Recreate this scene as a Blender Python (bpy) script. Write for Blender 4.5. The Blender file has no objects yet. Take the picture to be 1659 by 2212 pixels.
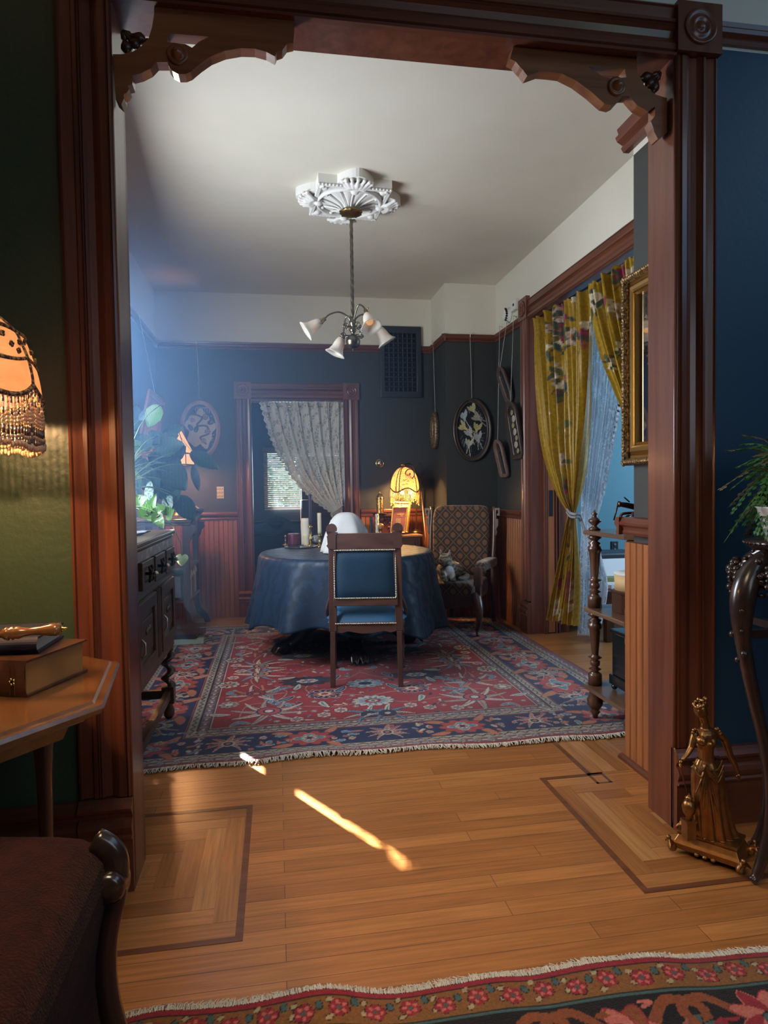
import bpy, math, random
import numpy as np
from mathutils import Vector, Matrix
from mathutils.geometry import tessellate_polygon
random.seed(7)
PI = math.pi
SC = bpy.context.scene
COL = SC.collection
sin, cos, rad = math.sin, math.cos, math.radians
rnd = random.random
def ru(a, b): return a + (b - a) * random.random()

# ---------------------------------------------------------------- camera
F = 1402.5164
EYE = Vector((0, 0, 1.25))
_ya, _pi, _ro = rad(-9.3624), rad(2.0557), rad(-0.8405)
FW = Vector((-sin(_ya) * cos(_pi), cos(_ya) * cos(_pi), -sin(_pi)))
_rt = Vector((cos(_ya), sin(_ya), 0)); _up = _rt.cross(FW)
RT = _rt * cos(_ro) + _up * sin(_ro)
UP = -_rt * sin(_ro) + _up * cos(_ro)
cd = bpy.data.cameras.new('camera'); cam = bpy.data.objects.new('camera', cd); COL.objects.link(cam)
cd.sensor_fit = 'HORIZONTAL'; cd.sensor_width = 36.0; cd.lens = 36.0 * F / 1659.0
cd.clip_start = 0.05; cd.clip_end = 200
mw = Matrix((RT, UP, -FW)).transposed().to_4x4(); mw.translation = EYE
cam.matrix_world = mw
SC.camera = cam

def at(px, py, X=None, Y=None, Z=None):
    """measured photo point -> point of the room on the plane X=, Y= or Z="""
    d = FW + RT * ((px - 829.5) / F) - UP * ((py - 1106) / F)
    if X is not None: t = X / d.x
    elif Y is not None: t = Y / d.y
    else: t = (Z - 1.25) / d.z
    return EYE + d * t

# ---------------------------------------------------------------- materials
MATS = {}
def M(name, col=(.5, .5, .5), rough=.5, metal=0., col2=None, scale=(6, 6, 6), bump=0., bscale=None, spec=.5, coat=0., sheen=0.,
      emit=None, estr=0., alpha=None, trans=0., kind='noise', detail=5, attr=False, lo=.3, hi=.7, sss=0, transl=0.):
    if name in MATS: return MATS[name]
    m = bpy.data.materials.new(name); m.use_nodes = True
    nt = m.node_tree; N = nt.nodes; L = nt.links
    b = N['Principled BSDF']
    b.inputs['Base Color'].default_value = (*col, 1)
    b.inputs['Roughness'].default_value = rough
    b.inputs['Metallic'].default_value = metal
    b.inputs['Specular IOR Level'].default_value = spec
    b.inputs['Coat Weight'].default_value = coat
    b.inputs['Coat Roughness'].default_value = .15
    b.inputs['Sheen Weight'].default_value = sheen
    b.inputs['Transmission Weight'].default_value = trans
    if sss: b.inputs['Subsurface Weight'].default_value = sss
    if emit is not None:
        b.inputs['Emission Color'].default_value = (*emit, 1); b.inputs['Emission Strength'].default_value = estr
    if alpha is not None: b.inputs['Alpha'].default_value = alpha
    tc = N.new('ShaderNodeTexCoord'); mp = N.new('ShaderNodeMapping'); mp.inputs['Scale'].default_value = scale
    L.new(tc.outputs['Object'], mp.inputs['Vector'])
    if col2 is not None or attr:
        if kind == 'wave':
            t = N.new('ShaderNodeTexWave'); t.inputs['Scale'].default_value = 1; t.inputs['Distortion'].default_value = 6
            t.inputs['Detail'].default_value = detail
            L.new(mp.outputs['Vector'], t.inputs['Vector']); out = t.outputs['Fac']
        elif kind == 'voronoi':
            t = N.new('ShaderNodeTexVoronoi'); t.inputs['Scale'].default_value = 1
            L.new(mp.outputs['Vector'], t.inputs['Vector']); out = t.outputs['Distance']
        else:
            t = N.new('ShaderNodeTexNoise'); t.inputs['Scale'].default_value = 1; t.inputs['Detail'].default_value = detail
            t.inputs['Roughness'].default_value = .6
            L.new(mp.outputs['Vector'], t.inputs['Vector']); out = t.outputs['Fac']
        cr = N.new('ShaderNodeValToRGB'); L.new(out, cr.inputs['Fac'])
        cr.color_ramp.elements[0].position = lo; cr.color_ramp.elements[1].position = hi
        c1 = col; c2 = col2 if col2 is not None else col
        if attr:
            va = N.new('ShaderNodeVertexColor'); va.layer_name = 'Col'
            cr.color_ramp.elements[0].color = (.72, .72, .72, 1); cr.color_ramp.elements[1].color = (1.1, 1.1, 1.1, 1)
            mx = N.new('ShaderNodeMix'); mx.data_type = 'RGBA'; mx.blend_type = 'MULTIPLY'; mx.inputs['Factor'].default_value = 1
            L.new(va.outputs['Color'], mx.inputs[6]); L.new(cr.outputs['Color'], mx.inputs[7])
            L.new(mx.outputs[2], b.inputs['Base Color'])
        else:
            cr.color_ramp.elements[0].color = (*c1, 1); cr.color_ramp.elements[1].color = (*c2, 1)
            L.new(cr.outputs['Color'], b.inputs['Base Color'])
    if bump:
        t2 = N.new('ShaderNodeTexNoise'); t2.inputs['Scale'].default_value = 1; t2.inputs['Detail'].default_value = 4
        mp2 = N.new('ShaderNodeMapping'); s = bscale or scale; mp2.inputs['Scale'].default_value = s if isinstance(s, tuple) else (s, s, s)
        L.new(tc.outputs['Object'], mp2.inputs['Vector']); L.new(mp2.outputs['Vector'], t2.inputs['Vector'])
        bp = N.new('ShaderNodeBump'); bp.inputs['Strength'].default_value = bump; bp.inputs['Distance'].default_value = .004
        L.new(t2.outputs['Fac'], bp.inputs['Height']); L.new(bp.outputs['Normal'], b.inputs['Normal'])
    if transl:
        tr = N.new('ShaderNodeBsdfTranslucent'); mxs = N.new('ShaderNodeMixShader'); mxs.inputs[0].default_value = transl
        tr.inputs['Color'].default_value = (*(col2 or col), 1)
        if b.inputs['Base Color'].links: L.new(b.inputs['Base Color'].links[0].from_socket, tr.inputs['Color'])
        L.new(b.outputs[0], mxs.inputs[1]); L.new(tr.outputs[0], mxs.inputs[2]); L.new(mxs.outputs[0], N['Material Output'].inputs['Surface'])
    MATS[name] = m
    return m

def wood(name, c1, c2, rough=.35, axis='z', coat=.15, g=1.0, bump=.08):
    s = {'z': (26 * g, 26 * g, 1.6 * g), 'x': (1.6 * g, 26 * g, 26 * g), 'y': (26 * g, 1.6 * g, 26 * g)}[axis]
    return M(name, c1, rough, 0, c2, s, bump=bump, bscale=(s[0] * 3, s[1] * 3, s[2] * 3), coat=coat, lo=.32, hi=.68)

# ---------------------------------------------------------------- mesh builder
def tag(o, label=None, cat=None, group=None, kind=None):
    if label: o['label'] = label
    if cat: o['category'] = cat
    if group: o['group'] = group
    if kind: o['kind'] = kind
    return o

def thing(name, label, cat, loc=(0, 0, 0), group=None, rz=0):
    o = bpy.data.objects.new(name, None); COL.objects.link(o); o.location = loc; o.rotation_euler = (0, 0, rz)
    o.empty_display_size = .05
    return tag(o, label, cat, group)

class MB:
    def __init__(s): s.v = []; s.f = []; s.m = []; s.s = []
    def add(s, vs, fs, mat=0, smooth=False):
        n = len(s.v); s.v.extend([tuple(x) for x in vs])
        for f in fs: s.f.append([i + n for i in f]); s.m.append(mat); s.s.append(smooth)
        return s
    def box(s, x0, y0, z0, x1, y1, z1, mat=0):
        x0, x1 = sorted((x0, x1)); y0, y1 = sorted((y0, y1)); z0, z1 = sorted((z0, z1))
        return s.add([(x0, y0, z0), (x1, y0, z0), (x1, y1, z0), (x0, y1, z0), (x0, y0, z1), (x1, y0, z1), (x1, y1, z1), (x0, y1, z1)],
              [(3, 2, 1, 0), (4, 5, 6, 7), (0, 1, 5, 4), (1, 2, 6, 5), (2, 3, 7, 6), (3, 0, 4, 7)], mat)
    def obox(s, c, size, rot=None, mat=0):
        c = Vector(c); hx, hy, hz = [a / 2 for a in size]
        R = rot or Matrix.Identity(3)
        vs = [c + R @ Vector(p) for p in [(-hx, -hy, -hz), (hx, -hy, -hz), (hx, hy, -hz), (-hx, hy, -hz), (-hx, -hy, hz), (hx, -hy, hz), (hx, hy, hz), (-hx, hy, hz)]]
        return s.add(vs, [(3, 2, 1, 0), (4, 5, 6, 7), (0, 1, 5, 4), (1, 2, 6, 5), (2, 3, 7, 6), (3, 0, 4, 7)], mat)
    def lathe(s, prof, o=(0, 0, 0), seg=24, R=None, mat=0, fn=None, cap=True):
        o = Vector(o); n0 = len(prof); vs = []
        for r, z in prof:
            for k in range(seg):
                a = 2 * PI * k / seg
                rr = r if fn is None else fn(r, z, a)
                p = Vector((rr * cos(a), rr * sin(a), z)); vs.append(o + (R @ p if R else p))
        fs = [(i * seg + k, i * seg + (k + 1) % seg, (i + 1) * seg + (k + 1) % seg, (i + 1) * seg + k) for i in range(n0 - 1) for k in range(seg)]
        if cap:
            if prof[0][0] > 1e-5: fs.append(tuple(reversed(range(seg))))
            if prof[-1][0] > 1e-5: fs.append(tuple(range((n0 - 1) * seg, n0 * seg)))
        return s.add(vs, fs, mat, True)
    def tube(s, pts, r, seg=8, mat=0, cap=True, flat=None):
        P = [Vector(p) for p in pts]; n = len(P)
        R = r if isinstance(r, (list, tuple)) else [r] * n
        vs = []; prev = None
        for i, p in enumerate(P):
            t = (P[min(i + 1, n - 1)] - P[max(i - 1, 0)])
            if t.length < 1e-9: t = Vector((0, 0, 1))
            t.normalize()
            if prev is None:
                a = Vector((0, 0, 1)) if abs(t.z) < .9 else Vector((1, 0, 0)); u = t.cross(a).normalized()
            else:
                u = (prev - t * prev.dot(t))
                u = u.normalized() if u.length > 1e-6 else t.orthogonal().normalized()
            prev = u; w = t.cross(u)
            for k in range(seg):
                a = 2 * PI * k / seg
                vs.append(p + (u * cos(a) + w * sin(a) * (flat or 1)) * R[i])
        fs = [(i * seg + k, i * seg + (k + 1) % seg, (i + 1) * seg + (k + 1) % seg, (i + 1) * seg + k) for i in range(n - 1) for k in range(seg)]
        if cap: fs += [tuple(reversed(range(seg))), tuple(range((n - 1) * seg, n * seg))]
        return s.add(vs, fs, mat, True)
    def ball(s, c, r, seg=14, sc=(1, 1, 1), R=None, mat=0):
        c = Vector(c); n = max(5, seg // 2 + 1); vs = []
        for i in range(n):
            ph = -PI / 2 + PI * i / (n - 1)
            for k in range(seg):
                a = 2 * PI * k / seg
                p = Vector((r * cos(ph) * cos(a) * sc[0], r * cos(ph) * sin(a) * sc[1], r * sin(ph) * sc[2]))
                vs.append(c + (R @ p if R else p))
        fs = [(i * seg + k, i * seg + (k + 1) % seg, (i + 1) * seg + (k + 1) % seg, (i + 1) * seg + k) for i in range(n - 1) for k in range(seg)]
        return s.add(vs, fs, mat, True)
    def prism(s, loops, fn, d0, d1, mat=0, smooth=False):
        """loops of 2-D points (outer, then holes); fn(u,v,d)->3-D"""
        tri = tessellate_polygon([[Vector((a, b, 0)) for a, b in lp] for lp in loops])
        flat = [p for lp in loops for p in lp]; n = len(flat)
        vs = [fn(a, b, d0) for a, b in flat] + [fn(a, b, d1) for a, b in flat]
        fs = [tuple(t) for t in tri] + [tuple(n + i for i in reversed(t)) for t in tri]
        o = 0
        for lp in loops:
            k = len(lp)
            fs += [(o + i, o + (i + 1) % k, n + o + (i + 1) % k, n + o + i) for i in range(k)]
            o += k
        return s.add(vs, fs, mat, smooth)
    def sweep(s, prof, o, U, N, D, L, mat=0, m0=0, m1=0):
        """extrude closed 2-D profile (u,n) along D by L; m0/m1 mitre slopes in u"""
        o, U, N, D = map(Vector, (o, U, N, D)); k = len(prof)
        vs = [o + U * a + N * b + D * (m0 * a) for a, b in prof] + [o + U * a + N * b + D * (L + m1 * a) for a, b in prof]
        fs = [(i, (i + 1) % k, k + (i + 1) % k, k + i) for i in range(k)] + [tuple(reversed(range(k))), tuple(range(k, 2 * k))]
        return s.add(vs, fs, mat)
    def grid(s, fn, nu, nv, mat=0, smooth=True, closeu=False):
        vs = [fn(i / nu, j / nv) for j in range(nv + 1) for i in range(nu + 1)]
        w = nu + 1
        fs = [(j * w + i, j * w + i + 1, (j + 1) * w + i + 1, (j + 1) * w + i) for j in range(nv) for i in range(nu)]
        return s.add(vs, fs, mat, smooth)
    def ring(s, path, prof, closed=True, mat=0, nrm=(0, -1, 0), smooth=True):
        """sweep profile (outward, along nrm) round a planar closed path"""
        P = [Vector(p) for p in path]; n = len(P); Nn = Vector(nrm); k = len(prof); vs = []
        for i in range(n):
            a = P[(i - 1) % n]; b = P[(i + 1) % n]
            t1 = (P[i] - a).normalized(); t2 = (b - P[i]).normalized(); t = (t1 + t2).normalized()
            o = t.cross(Nn).normalized(); c = max(.35, t.dot(t1))
            for (u, w) in prof: vs.append(P[i] + o * (u / c) + Nn * w)
        fs = [(i * k + j, i * k + (j + 1) % k, ((i + 1) % n) * k + (j + 1) % k, ((i + 1) % n) * k + j) for i in range(n) for j in range(k)]
        return s.add(vs, fs, mat, smooth)
    def build(s, name, mats, parent=None, bevel=0, remesh=0, subsurf=0, solid=0, recalc=True, smooth=None):
        me = bpy.data.meshes.new(name); me.from_pydata(s.v, [], s.f)
        if not isinstance(mats, (list, tuple)): mats = [mats]
        for m in mats: me.materials.append(m)
        me.polygons.foreach_set('material_index', s.m)
        me.polygons.foreach_set('use_smooth', s.s if smooth is None else [smooth] * len(s.s))
        me.update()
        if recalc:
            import bmesh
            bm = bmesh.new(); bm.from_mesh(me); bmesh.ops.remove_doubles(bm, verts=bm.verts, dist=1e-6)
            bmesh.ops.recalc_face_normals(bm, faces=bm.faces); bm.to_mesh(me); bm.free()
        o = bpy.data.objects.new(name, me); COL.objects.link(o)
        if parent is not None:
            o.parent = parent
            if parent.type == 'EMPTY': o.matrix_parent_inverse = parent.matrix_basis.inverted()
        if solid:
            md = o.modifiers.new('solidify', 'SOLIDIFY'); md.thickness = solid; md.offset = 0
        if remesh:
            md = o.modifiers.new('remesh', 'REMESH'); md.mode = 'VOXEL'; md.voxel_size = remesh; md.use_smooth_shade = True
            md2 = o.modifiers.new('smooth', 'SMOOTH'); md2.factor = .5; md2.iterations = 3
        if subsurf:
            md = o.modifiers.new('subsurf', 'SUBSURF'); md.levels = subsurf; md.render_levels = subsurf
        if bevel:
            md = o.modifiers.new('bevel', 'BEVEL'); md.width = bevel; md.segments = 2; md.limit_method = 'ANGLE'; md.angle_limit = rad(50)
            md.harden_normals = False
        return o
def struct(mb, name, mats, **k):
    o = mb.build(name, mats, **k); o['kind'] = 'structure'; return o
def Rz(a): return Matrix.Rotation(a, 3, 'Z')
def Rx(a): return Matrix.Rotation(a, 3, 'X')
def Ry(a): return Matrix.Rotation(a, 3, 'Y')
def align(d):
    return Vector((0, 0, 1)).rotation_difference(Vector(d).normalized()).to_matrix()
def copy_tree(o, parent=None):
    c = o.copy(); COL.objects.link(c)
    if parent is not None: c.parent = parent
    for ch in list(o.children): copy_tree(ch, c)
    return c
def spline(pts, n=8):
    P = [Vector(p) for p in pts]; out = []
    for i in range(len(P) - 1):
        a, b, c, d = P[max(i - 1, 0)], P[i], P[i + 1], P[min(i + 2, len(P) - 1)]
        for k in range(n):
            t = k / n
            out.append(.5 * ((2 * b) + (c - a) * t + (2 * a - 5 * b + 4 * c - d) * t * t + (-a + 3 * b - 3 * c + d) * t ** 3))
    out.append(P[-1]); return out
def lerp_path(P, t):
    """P: list of (t, value Vector) -> smooth interpolation"""
    n = len(P)
    if t <= P[0][0]: return P[0][1].copy()
    for i in range(n - 1):
        if t <= P[i + 1][0]:
            s_ = (t - P[i][0]) / (P[i + 1][0] - P[i][0])
            a, b, c, d = P[max(i - 1, 0)][1], P[i][1], P[i + 1][1], P[min(i + 2, n - 1)][1]
            return .5 * ((2 * b) + (c - a) * s_ + (2 * a - 5 * b + 4 * c - d) * s_ * s_ + (-a + 3 * b - 3 * c + d) * s_ ** 3)
    return P[-1][1].copy()

# ---------------------------------------------------------------- woven / painted pattern on a fine grid
class Canvas:
    def __init__(s, w, h, res, base):
        s.nx = int(round(w / res)) + 1; s.ny = int(round(h / res)) + 1; s.w = w; s.h = h
        s.xs = np.linspace(0, w, s.nx); s.ys = np.linspace(0, h, s.ny)
        s.c = np.empty((s.ny, s.nx, 3)); s.c[:] = base
    def win(s, x, y, r):
        i0, i1 = np.searchsorted(s.xs, [x - r, x + r]); j0, j1 = np.searchsorted(s.ys, [y - r, y + r])
        X, Y = np.meshgrid(s.xs[i0:i1] - x, s.ys[j0:j1] - y); return slice(j0, j1), slice(i0, i1), X, Y
    def rect(s, x0, y0, x1, y1, col):
        i0, i1 = np.searchsorted(s.xs, [x0, x1]); j0, j1 = np.searchsorted(s.ys, [y0, y1]); s.c[j0:j1, i0:i1] = col
    def polar(s, x, y, rf, rmax, col, rot=0, sx=1, sy=1):
        js, is_, X, Y = s.win(x, y, rmax * max(sx, sy) * 1.05)
        if X.size == 0: return
        c, n = cos(rot), sin(rot); U = (X * c + Y * n) / sx; V = (-X * n + Y * c) / sy
        m = np.hypot(U, V) < rf(np.arctan2(V, U)) * rmax
        s.c[js, is_][m] = col
    def disc(s, x, y, r, col, rot=0, sx=1, sy=1): s.polar(x, y, lambda a: 1 + 0 * a, r, col, rot, sx, sy)
    def leaf(s, x, y, L, W, rot, col, bend=0.0):
        js, is_, X, Y = s.win(x, y, L * 1.1 + W)
        if X.size == 0: return
        c, n = cos(rot), sin(rot); U = X * c + Y * n; V = -X * n + Y * c
        t = U / L; V = V - bend * L * (t * t)
        m = (t > 0) & (t < 1) & (np.abs(V) < W * np.sqrt(np.clip(np.sin(PI * np.clip(t, 0, 1) ** .8), 0, 1)))
        s.c[js, is_][m] = col
    def oleaf(s, x, y, L, W, rot, col, out, bend=0, o=.005):
        s.leaf(x - cos(rot) * o, y - sin(rot) * o, L + 2 * o, W + o, rot, out, bend); s.leaf(x, y, L, W, rot, col, bend)
    def stem(s, pts, r, col):
        for a, b in zip(pts[:-1], pts[1:]):
            d = math.hypot(b[0] - a[0], b[1] - a[1]); n = max(1, int(d / (r * .8)))
            for k in range(n + 1):
                t = k / n; s.disc(a[0] + (b[0] - a[0]) * t, a[1] + (b[1] - a[1]) * t, r, col)
    def rosette(s, x, y, R, n, cols, rot=0, sx=1, sy=1, out=None):
        pet = lambda a: .80 + .2 * np.abs(np.cos(a * n / 2))
        if out is not None: s.polar(x, y, lambda a: pet(a) + .06, R, out, rot, sx, sy)
        s.polar(x, y, pet, R, cols[0], rot, sx, sy)
        if len(cols) > 1: s.polar(x, y, lambda a: .35 + .45 * np.abs(np.cos(a * n / 2 + PI / 4)) ** 2, R, cols[1], rot, sx, sy)
        if len(cols) > 2: s.disc(x, y, R * .38, cols[2], rot, sx, sy)
        if len(cols) > 3: s.disc(x, y, R * .22, cols[3], rot, sx, sy)
        if len(cols) > 4: s.disc(x, y, R * .1, cols[4], rot, sx, sy)
    def palmette(s, x, y, R, rot, c1, c2, c3, out, n=9, spread=2.4):
        for k in range(n):
            t = k / (n - 1) - .5
            a = rot + t * spread; L = R * (1.05 - .5 * abs(t))
            s.oleaf(x, y, L, R * .10, a, c1 if k % 2 else c2, out, bend=(.75 if t > 0 else -.75) * (.3 + abs(t) * 1.6), o=.0045); s.leaf(x, y, L * .8, R * .025, a, c3, (.75 if t > 0 else -.75) * (.3 + abs(t) * 1.6))
        s.disc(x, y, R * .34, out); s.disc(x, y, R * .29, c3); s.disc(x, y, R * .16, out); s.disc(x, y, R * .11, c1)
    def mesh(s, name, fn, mat, parent=None):
        ny, nx = s.ny, s.nx
        X, Y = np.meshgrid(s.xs, s.ys)
        co = fn(X, Y)                                   # (ny,nx,3)
        me = bpy.data.meshes.new(name)
        nv = nx * ny; nf = (nx - 1) * (ny - 1)
        me.vertices.add(nv); me.vertices.foreach_set('co', co.reshape(-1).astype('f'))
        i = (np.arange(ny - 1)[:, None] * nx + np.arange(nx - 1)[None, :]).reshape(-1)
        q = np.stack([i, i + 1, i + nx + 1, i + nx], 1).reshape(-1)
        me.loops.add(nf * 4); me.loops.foreach_set('vertex_index', q.astype('i'))
        me.polygons.add(nf); me.polygons.foreach_set('loop_start', (np.arange(nf) * 4).astype('i')); me.polygons.foreach_set('loop_total', np.full(nf, 4, 'i'))
        me.polygons.foreach_set('use_smooth', np.ones(nf, bool))
        me.update(calc_edges=True); me.validate()
        ca = me.color_attributes.new('Col', 'FLOAT_COLOR', 'POINT')
        rgba = np.ones((nv, 4)); rgba[:, :3] = np.clip(s.c.reshape(-1, 3), 0, 1); ca.data.foreach_set('color', rgba.reshape(-1).astype('f'))
        me.materials.append(mat)
        o = bpy.data.objects.new(name, me); COL.objects.link(o)
        if parent is not None:
            o.parent = parent
            if parent.type == 'EMPTY': o.matrix_parent_inverse = parent.matrix_basis.inverted()
        return o

# ---------------------------------------------------------------- shared materials
CAS = wood('casing_wood', (.095, .028, .016), (.18, .056, .030), .32, 'z', .3)
CASX = wood('casing_wood_x', (.092, .027, .015), (.17, .053, .028), .32, 'x', .3)
CASY = wood('casing_wood_y', (.092, .027, .015), (.17, .053, .028), .32, 'y', .3)
BEAD = wood('beadboard_wood', (.24, .078, .028), (.40, .145, .05), .38, 'z', .2)
DARK = wood('dark_walnut', (.035, .014, .008), (.085, .035, .018), .35, 'z', .25)
DARKX = wood('dark_walnut_x', (.035, .014, .008), (.085, .035, .018), .35, 'x', .25)
DARKY = wood('dark_walnut_y', (.04, .018, .01), (.10, .045, .022), .38, 'y', .25)
OAKD = wood('sideboard_oak', (.028, .014, .007), (.075, .038, .018), .4, 'y', .2)
SLATE = M('slate_paint', (.027, .029, .027), .62, col2=(.031, .033, .031), scale=(3, 3, 3), bump=.15, bscale=60)
WHITE = M('plaster_white', (.66, .62, .52), .8, col2=(.72, .68, .58), scale=(2, 2, 2), bump=.08, bscale=25)
BRASS = M('aged_brass', (.42, .28, .10), .32, 1., col2=(.20, .13, .05), scale=(25, 25, 25), lo=.4, hi=.8)
BRASSB = M('polished_brass', (.65, .45, .18), .22, 1.)
BLACK = M('black_iron', (.012, .012, .014), .45, .3)
# ================================================================ SHELL
XL, XW, YB, YN, XN, ZC, XS = -1.118, 2.106, 6.567, 6.02, 1.602, 3.18, 1.58
YF, YK, XJL, XJR, ZH = 2.105, 2.278, -.465, 1.397, 2.743
OAK = bpy.data.materials.new('oak_floor'); OAK.use_nodes = True
def floor_nodes(m, c1, c2, mort=(.09, .035, .012), bw=1.15, rh=.068, brick=True, axis='x'):
    nt = m.node_tree; N = nt.nodes; L = nt.links; b = N['Principled BSDF']
    tc = N.new('ShaderNodeTexCoord'); mp = N.new('ShaderNodeMapping'); L.new(tc.outputs['Object'], mp.inputs['Vector'])
    g = N.new('ShaderNodeTexNoise'); g.inputs['Scale'].default_value = 1; g.inputs['Detail'].default_value = 7; g.inputs['Roughness'].default_value = .65
    mg = N.new('ShaderNodeMapping'); mg.inputs['Scale'].default_value = (3, 75, 3) if axis == 'x' else (75, 3, 3)
    L.new(tc.outputs['Object'], mg.inputs['Vector']); L.new(mg.outputs['Vector'], g.inputs['Vector'])
    gr = N.new('ShaderNodeValToRGB'); gr.color_ramp.elements[0].position = .3; gr.color_ramp.elements[1].position = .62
    gr.color_ramp.elements[0].color = (.62, .56, .50, 1); gr.color_ramp.elements[1].color = (1.08, 1.06, 1.04, 1); L.new(g.outputs['Fac'], gr.inputs['Fac'])
    if brick:
        t = N.new('ShaderNodeTexBrick'); t.offset = .43; t.offset_frequency = 2; t.squash = 1.31; t.squash_frequency = 3
        t.inputs['Scale'].default_value = 1; t.inputs['Color1'].default_value = (*c1, 1); t.inputs['Color2'].default_value = (*c2, 1)
        t.inputs['Mortar'].default_value = (*mort, 1); t.inputs['Mortar Size'].default_value = .0011; t.inputs['Mortar Smooth'].default_value = .3
        t.inputs['Bias'].default_value = -.1; t.inputs['Brick Width'].default_value = bw; t.inputs['Row Height'].default_value = rh
        L.new(mp.outputs['Vector'], t.inputs['Vector']); src = t.outputs['Color']
    else:
        t = N.new('ShaderNodeRGB'); t.outputs[0].default_value = (*c1, 1); src = t.outputs[0]
    mx = N.new('ShaderNodeMix'); mx.data_type = 'RGBA'; mx.blend_type = 'MULTIPLY'; mx.inputs['Factor'].default_value = 1
    L.new(src, mx.inputs[6]); L.new(gr.outputs['Color'], mx.inputs[7]); L.new(mx.outputs[2], b.inputs['Base Color'])
    b.inputs['Roughness'].default_value = .34; b.inputs['Coat Weight'].default_value = .25; b.inputs['Coat Roughness'].default_value = .22
    bp = N.new('ShaderNodeBump'); bp.inputs['Strength'].default_value = .12; bp.inputs['Distance'].default_value = .002
    L.new(g.outputs['Fac'], bp.inputs['Height']); L.new(bp.outputs['Normal'], b.inputs['Normal'])
floor_nodes(OAK, (.47, .200, .062), (.31, .118, .034))
def plank(n, c, axis):
    m = bpy.data.materials.new(n); m.use_nodes = True; floor_nodes(m, c, c, brick=False, axis=axis); return m
PL = [plank('oak_plank_a', (.40, .18, .058), 'y'), plank('oak_plank_b', (.32, .135, .04), 'y'), plank('oak_plank_c', (.46, .235, .085), 'y')]  # inlay oak tones, darkened slightly to stand in for the jamb's shade
PX = [plank('oak_plank_d', (.40, .175, .055), 'x'), plank('oak_plank_e', (.31, .125, .036), 'x'), plank('oak_plank_f', (.45, .205, .07), 'x')]
INL = wood('inlay_walnut', (.10, .034, .014), (.17, .062, .026), .36, 'x', .25)
fl = MB()
fl.box(-3.2, -1.6, -.05, 5.0, 10.6, 0, 0)
FM = [OAK] + PL + PX + [INL]
def bd(x0, y0, x1, y1, m, z=.0010):
    g = .0008; fl.box(x0 + g, y0 + g, -.001, x1 - g, y1 - g, z, m)
def strip(x0, y0, x1, y1): fl.box(x0, y0, -.001, x1, y1, .0018, 7)
# left inlay border round the jamb
x1, ya, yb = -.14, 1.825, 2.572; w = .068
strip(-1.05, ya - .022, x1 + .022, ya); strip(x1, ya, x1 + .022, yb); strip(-.8, yb, x1 + .022, yb + .022)
for k in range(5):
    ym = (ya + yb) / 2
    bd(x1 - (k + 1) * w, ya + (k + 1) * w, x1 - k * w, yb - (k + 1) * w, 1 + (k * 2 + (k > 2)) % 3)
    bd(-1.05, ya + k * w, x1 - k * w, ya + (k + 1) * w, 4 + (k * 2) % 3)
    bd(-.8, yb - (k + 1) * w, x1 - k * w, yb - k * w, 4 + (k + 1) % 3)
# right inlay border
x0, ya, yb = 1.108, 1.812, 2.575
strip(x0 - .022, ya - .022, 1.9, ya); strip(x0 - .022, ya, x0, yb); strip(x0 - .022, yb, 1.36, yb + .022)
for k in range(5):
    bd(x0 + k * w, ya + (k + 1) * w, x0 + (k + 1) * w, yb - (k + 1) * w, 1 + (k + 1) % 3)
    bd(x0 + k * w, ya + k * w, 1.9, ya + (k + 1) * w, 4 + (k) % 3)
    if k < 3: bd(x0 + k * w, yb - (k + 1) * w, 1.39, yb - k * w, 4 + (k + 2) % 3)
# knot square and the line running back
strip(1.30, 2.50, 1.37, 2.51); strip(1.30, 2.585, 1.37, 2.597); strip(1.36, 2.50, 1.372, 2.597)
strip(1.30, 2.50, 1.312, 2.60)
strip(1.30, 2.60, 1.322, 3.3)
for k in range(4): bd(1.324 + k * .062, 2.60, 1.324 + (k + 1) * .062, 3.4, 1 + (k * 2) % 3)
struct(fl, 'floor', FM, recalc=False)

GREEN = M('green_paint', (.046, .078, .048), .42, col2=(.054, .09, .056), scale=(4, 4, 4), bump=.5, bscale=48, coat=.1)
BLUE = M('blue_paint', (.008, .045, .095), .55, col2=(.010, .052, .11), scale=(4, 4, 4), bump=.3, bscale=50)
SKYB = M('room_blue_paint', (.11, .27, .33), .6)
ce = MB(); ce.box(-3.2, -1.6, ZC, 2.45, 6.8, ZC + .1)
struct(ce, 'ceiling', WHITE)
ce = MB(); ce.box(2.45, 2.0, 2.95, 5.0, 6.8, 3.05); ce.box(-1.3, 6.72, 2.75, 2.5, 10.6, 2.85)
struct(ce, 'ceiling', WHITE)

# dividing wall (slots: green, blue, slate, white)
dv = MB(); G = .004
RZ0 = 2.79
dv.box(-3.2, 2.13, 0, XJL - .02, 2.25, RZ0, 0)
dv.box(-3.2, 2.13, RZ0, XJL - .02, 2.25, ZC, 3)
dv.box(XJR + .02, 2.13, 0, 3.2, 2.25, RZ0, 1)
dv.box(XJR + .02, 2.13, RZ0, 3.2, 2.25, ZC, 3)
dv.box(XJL - .02, 2.13, ZH + .02, XJR + .02, 2.25, ZC, 3)
dv.box(XL, 2.25, 0, XJL - .02, 2.254, 2.70, 2)
dv.box(XL, 2.25, 2.70, XJL - .02, 2.254, ZC, 3)
struct(dv, 'wall_divider', [GREEN, BLUE, SLATE, WHITE])

def wallbox(name, boxes, mats):
    m = MB()
    for b in boxes: m.box(*b)
    return struct(m, name, mats)
ZR = 2.70
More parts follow.
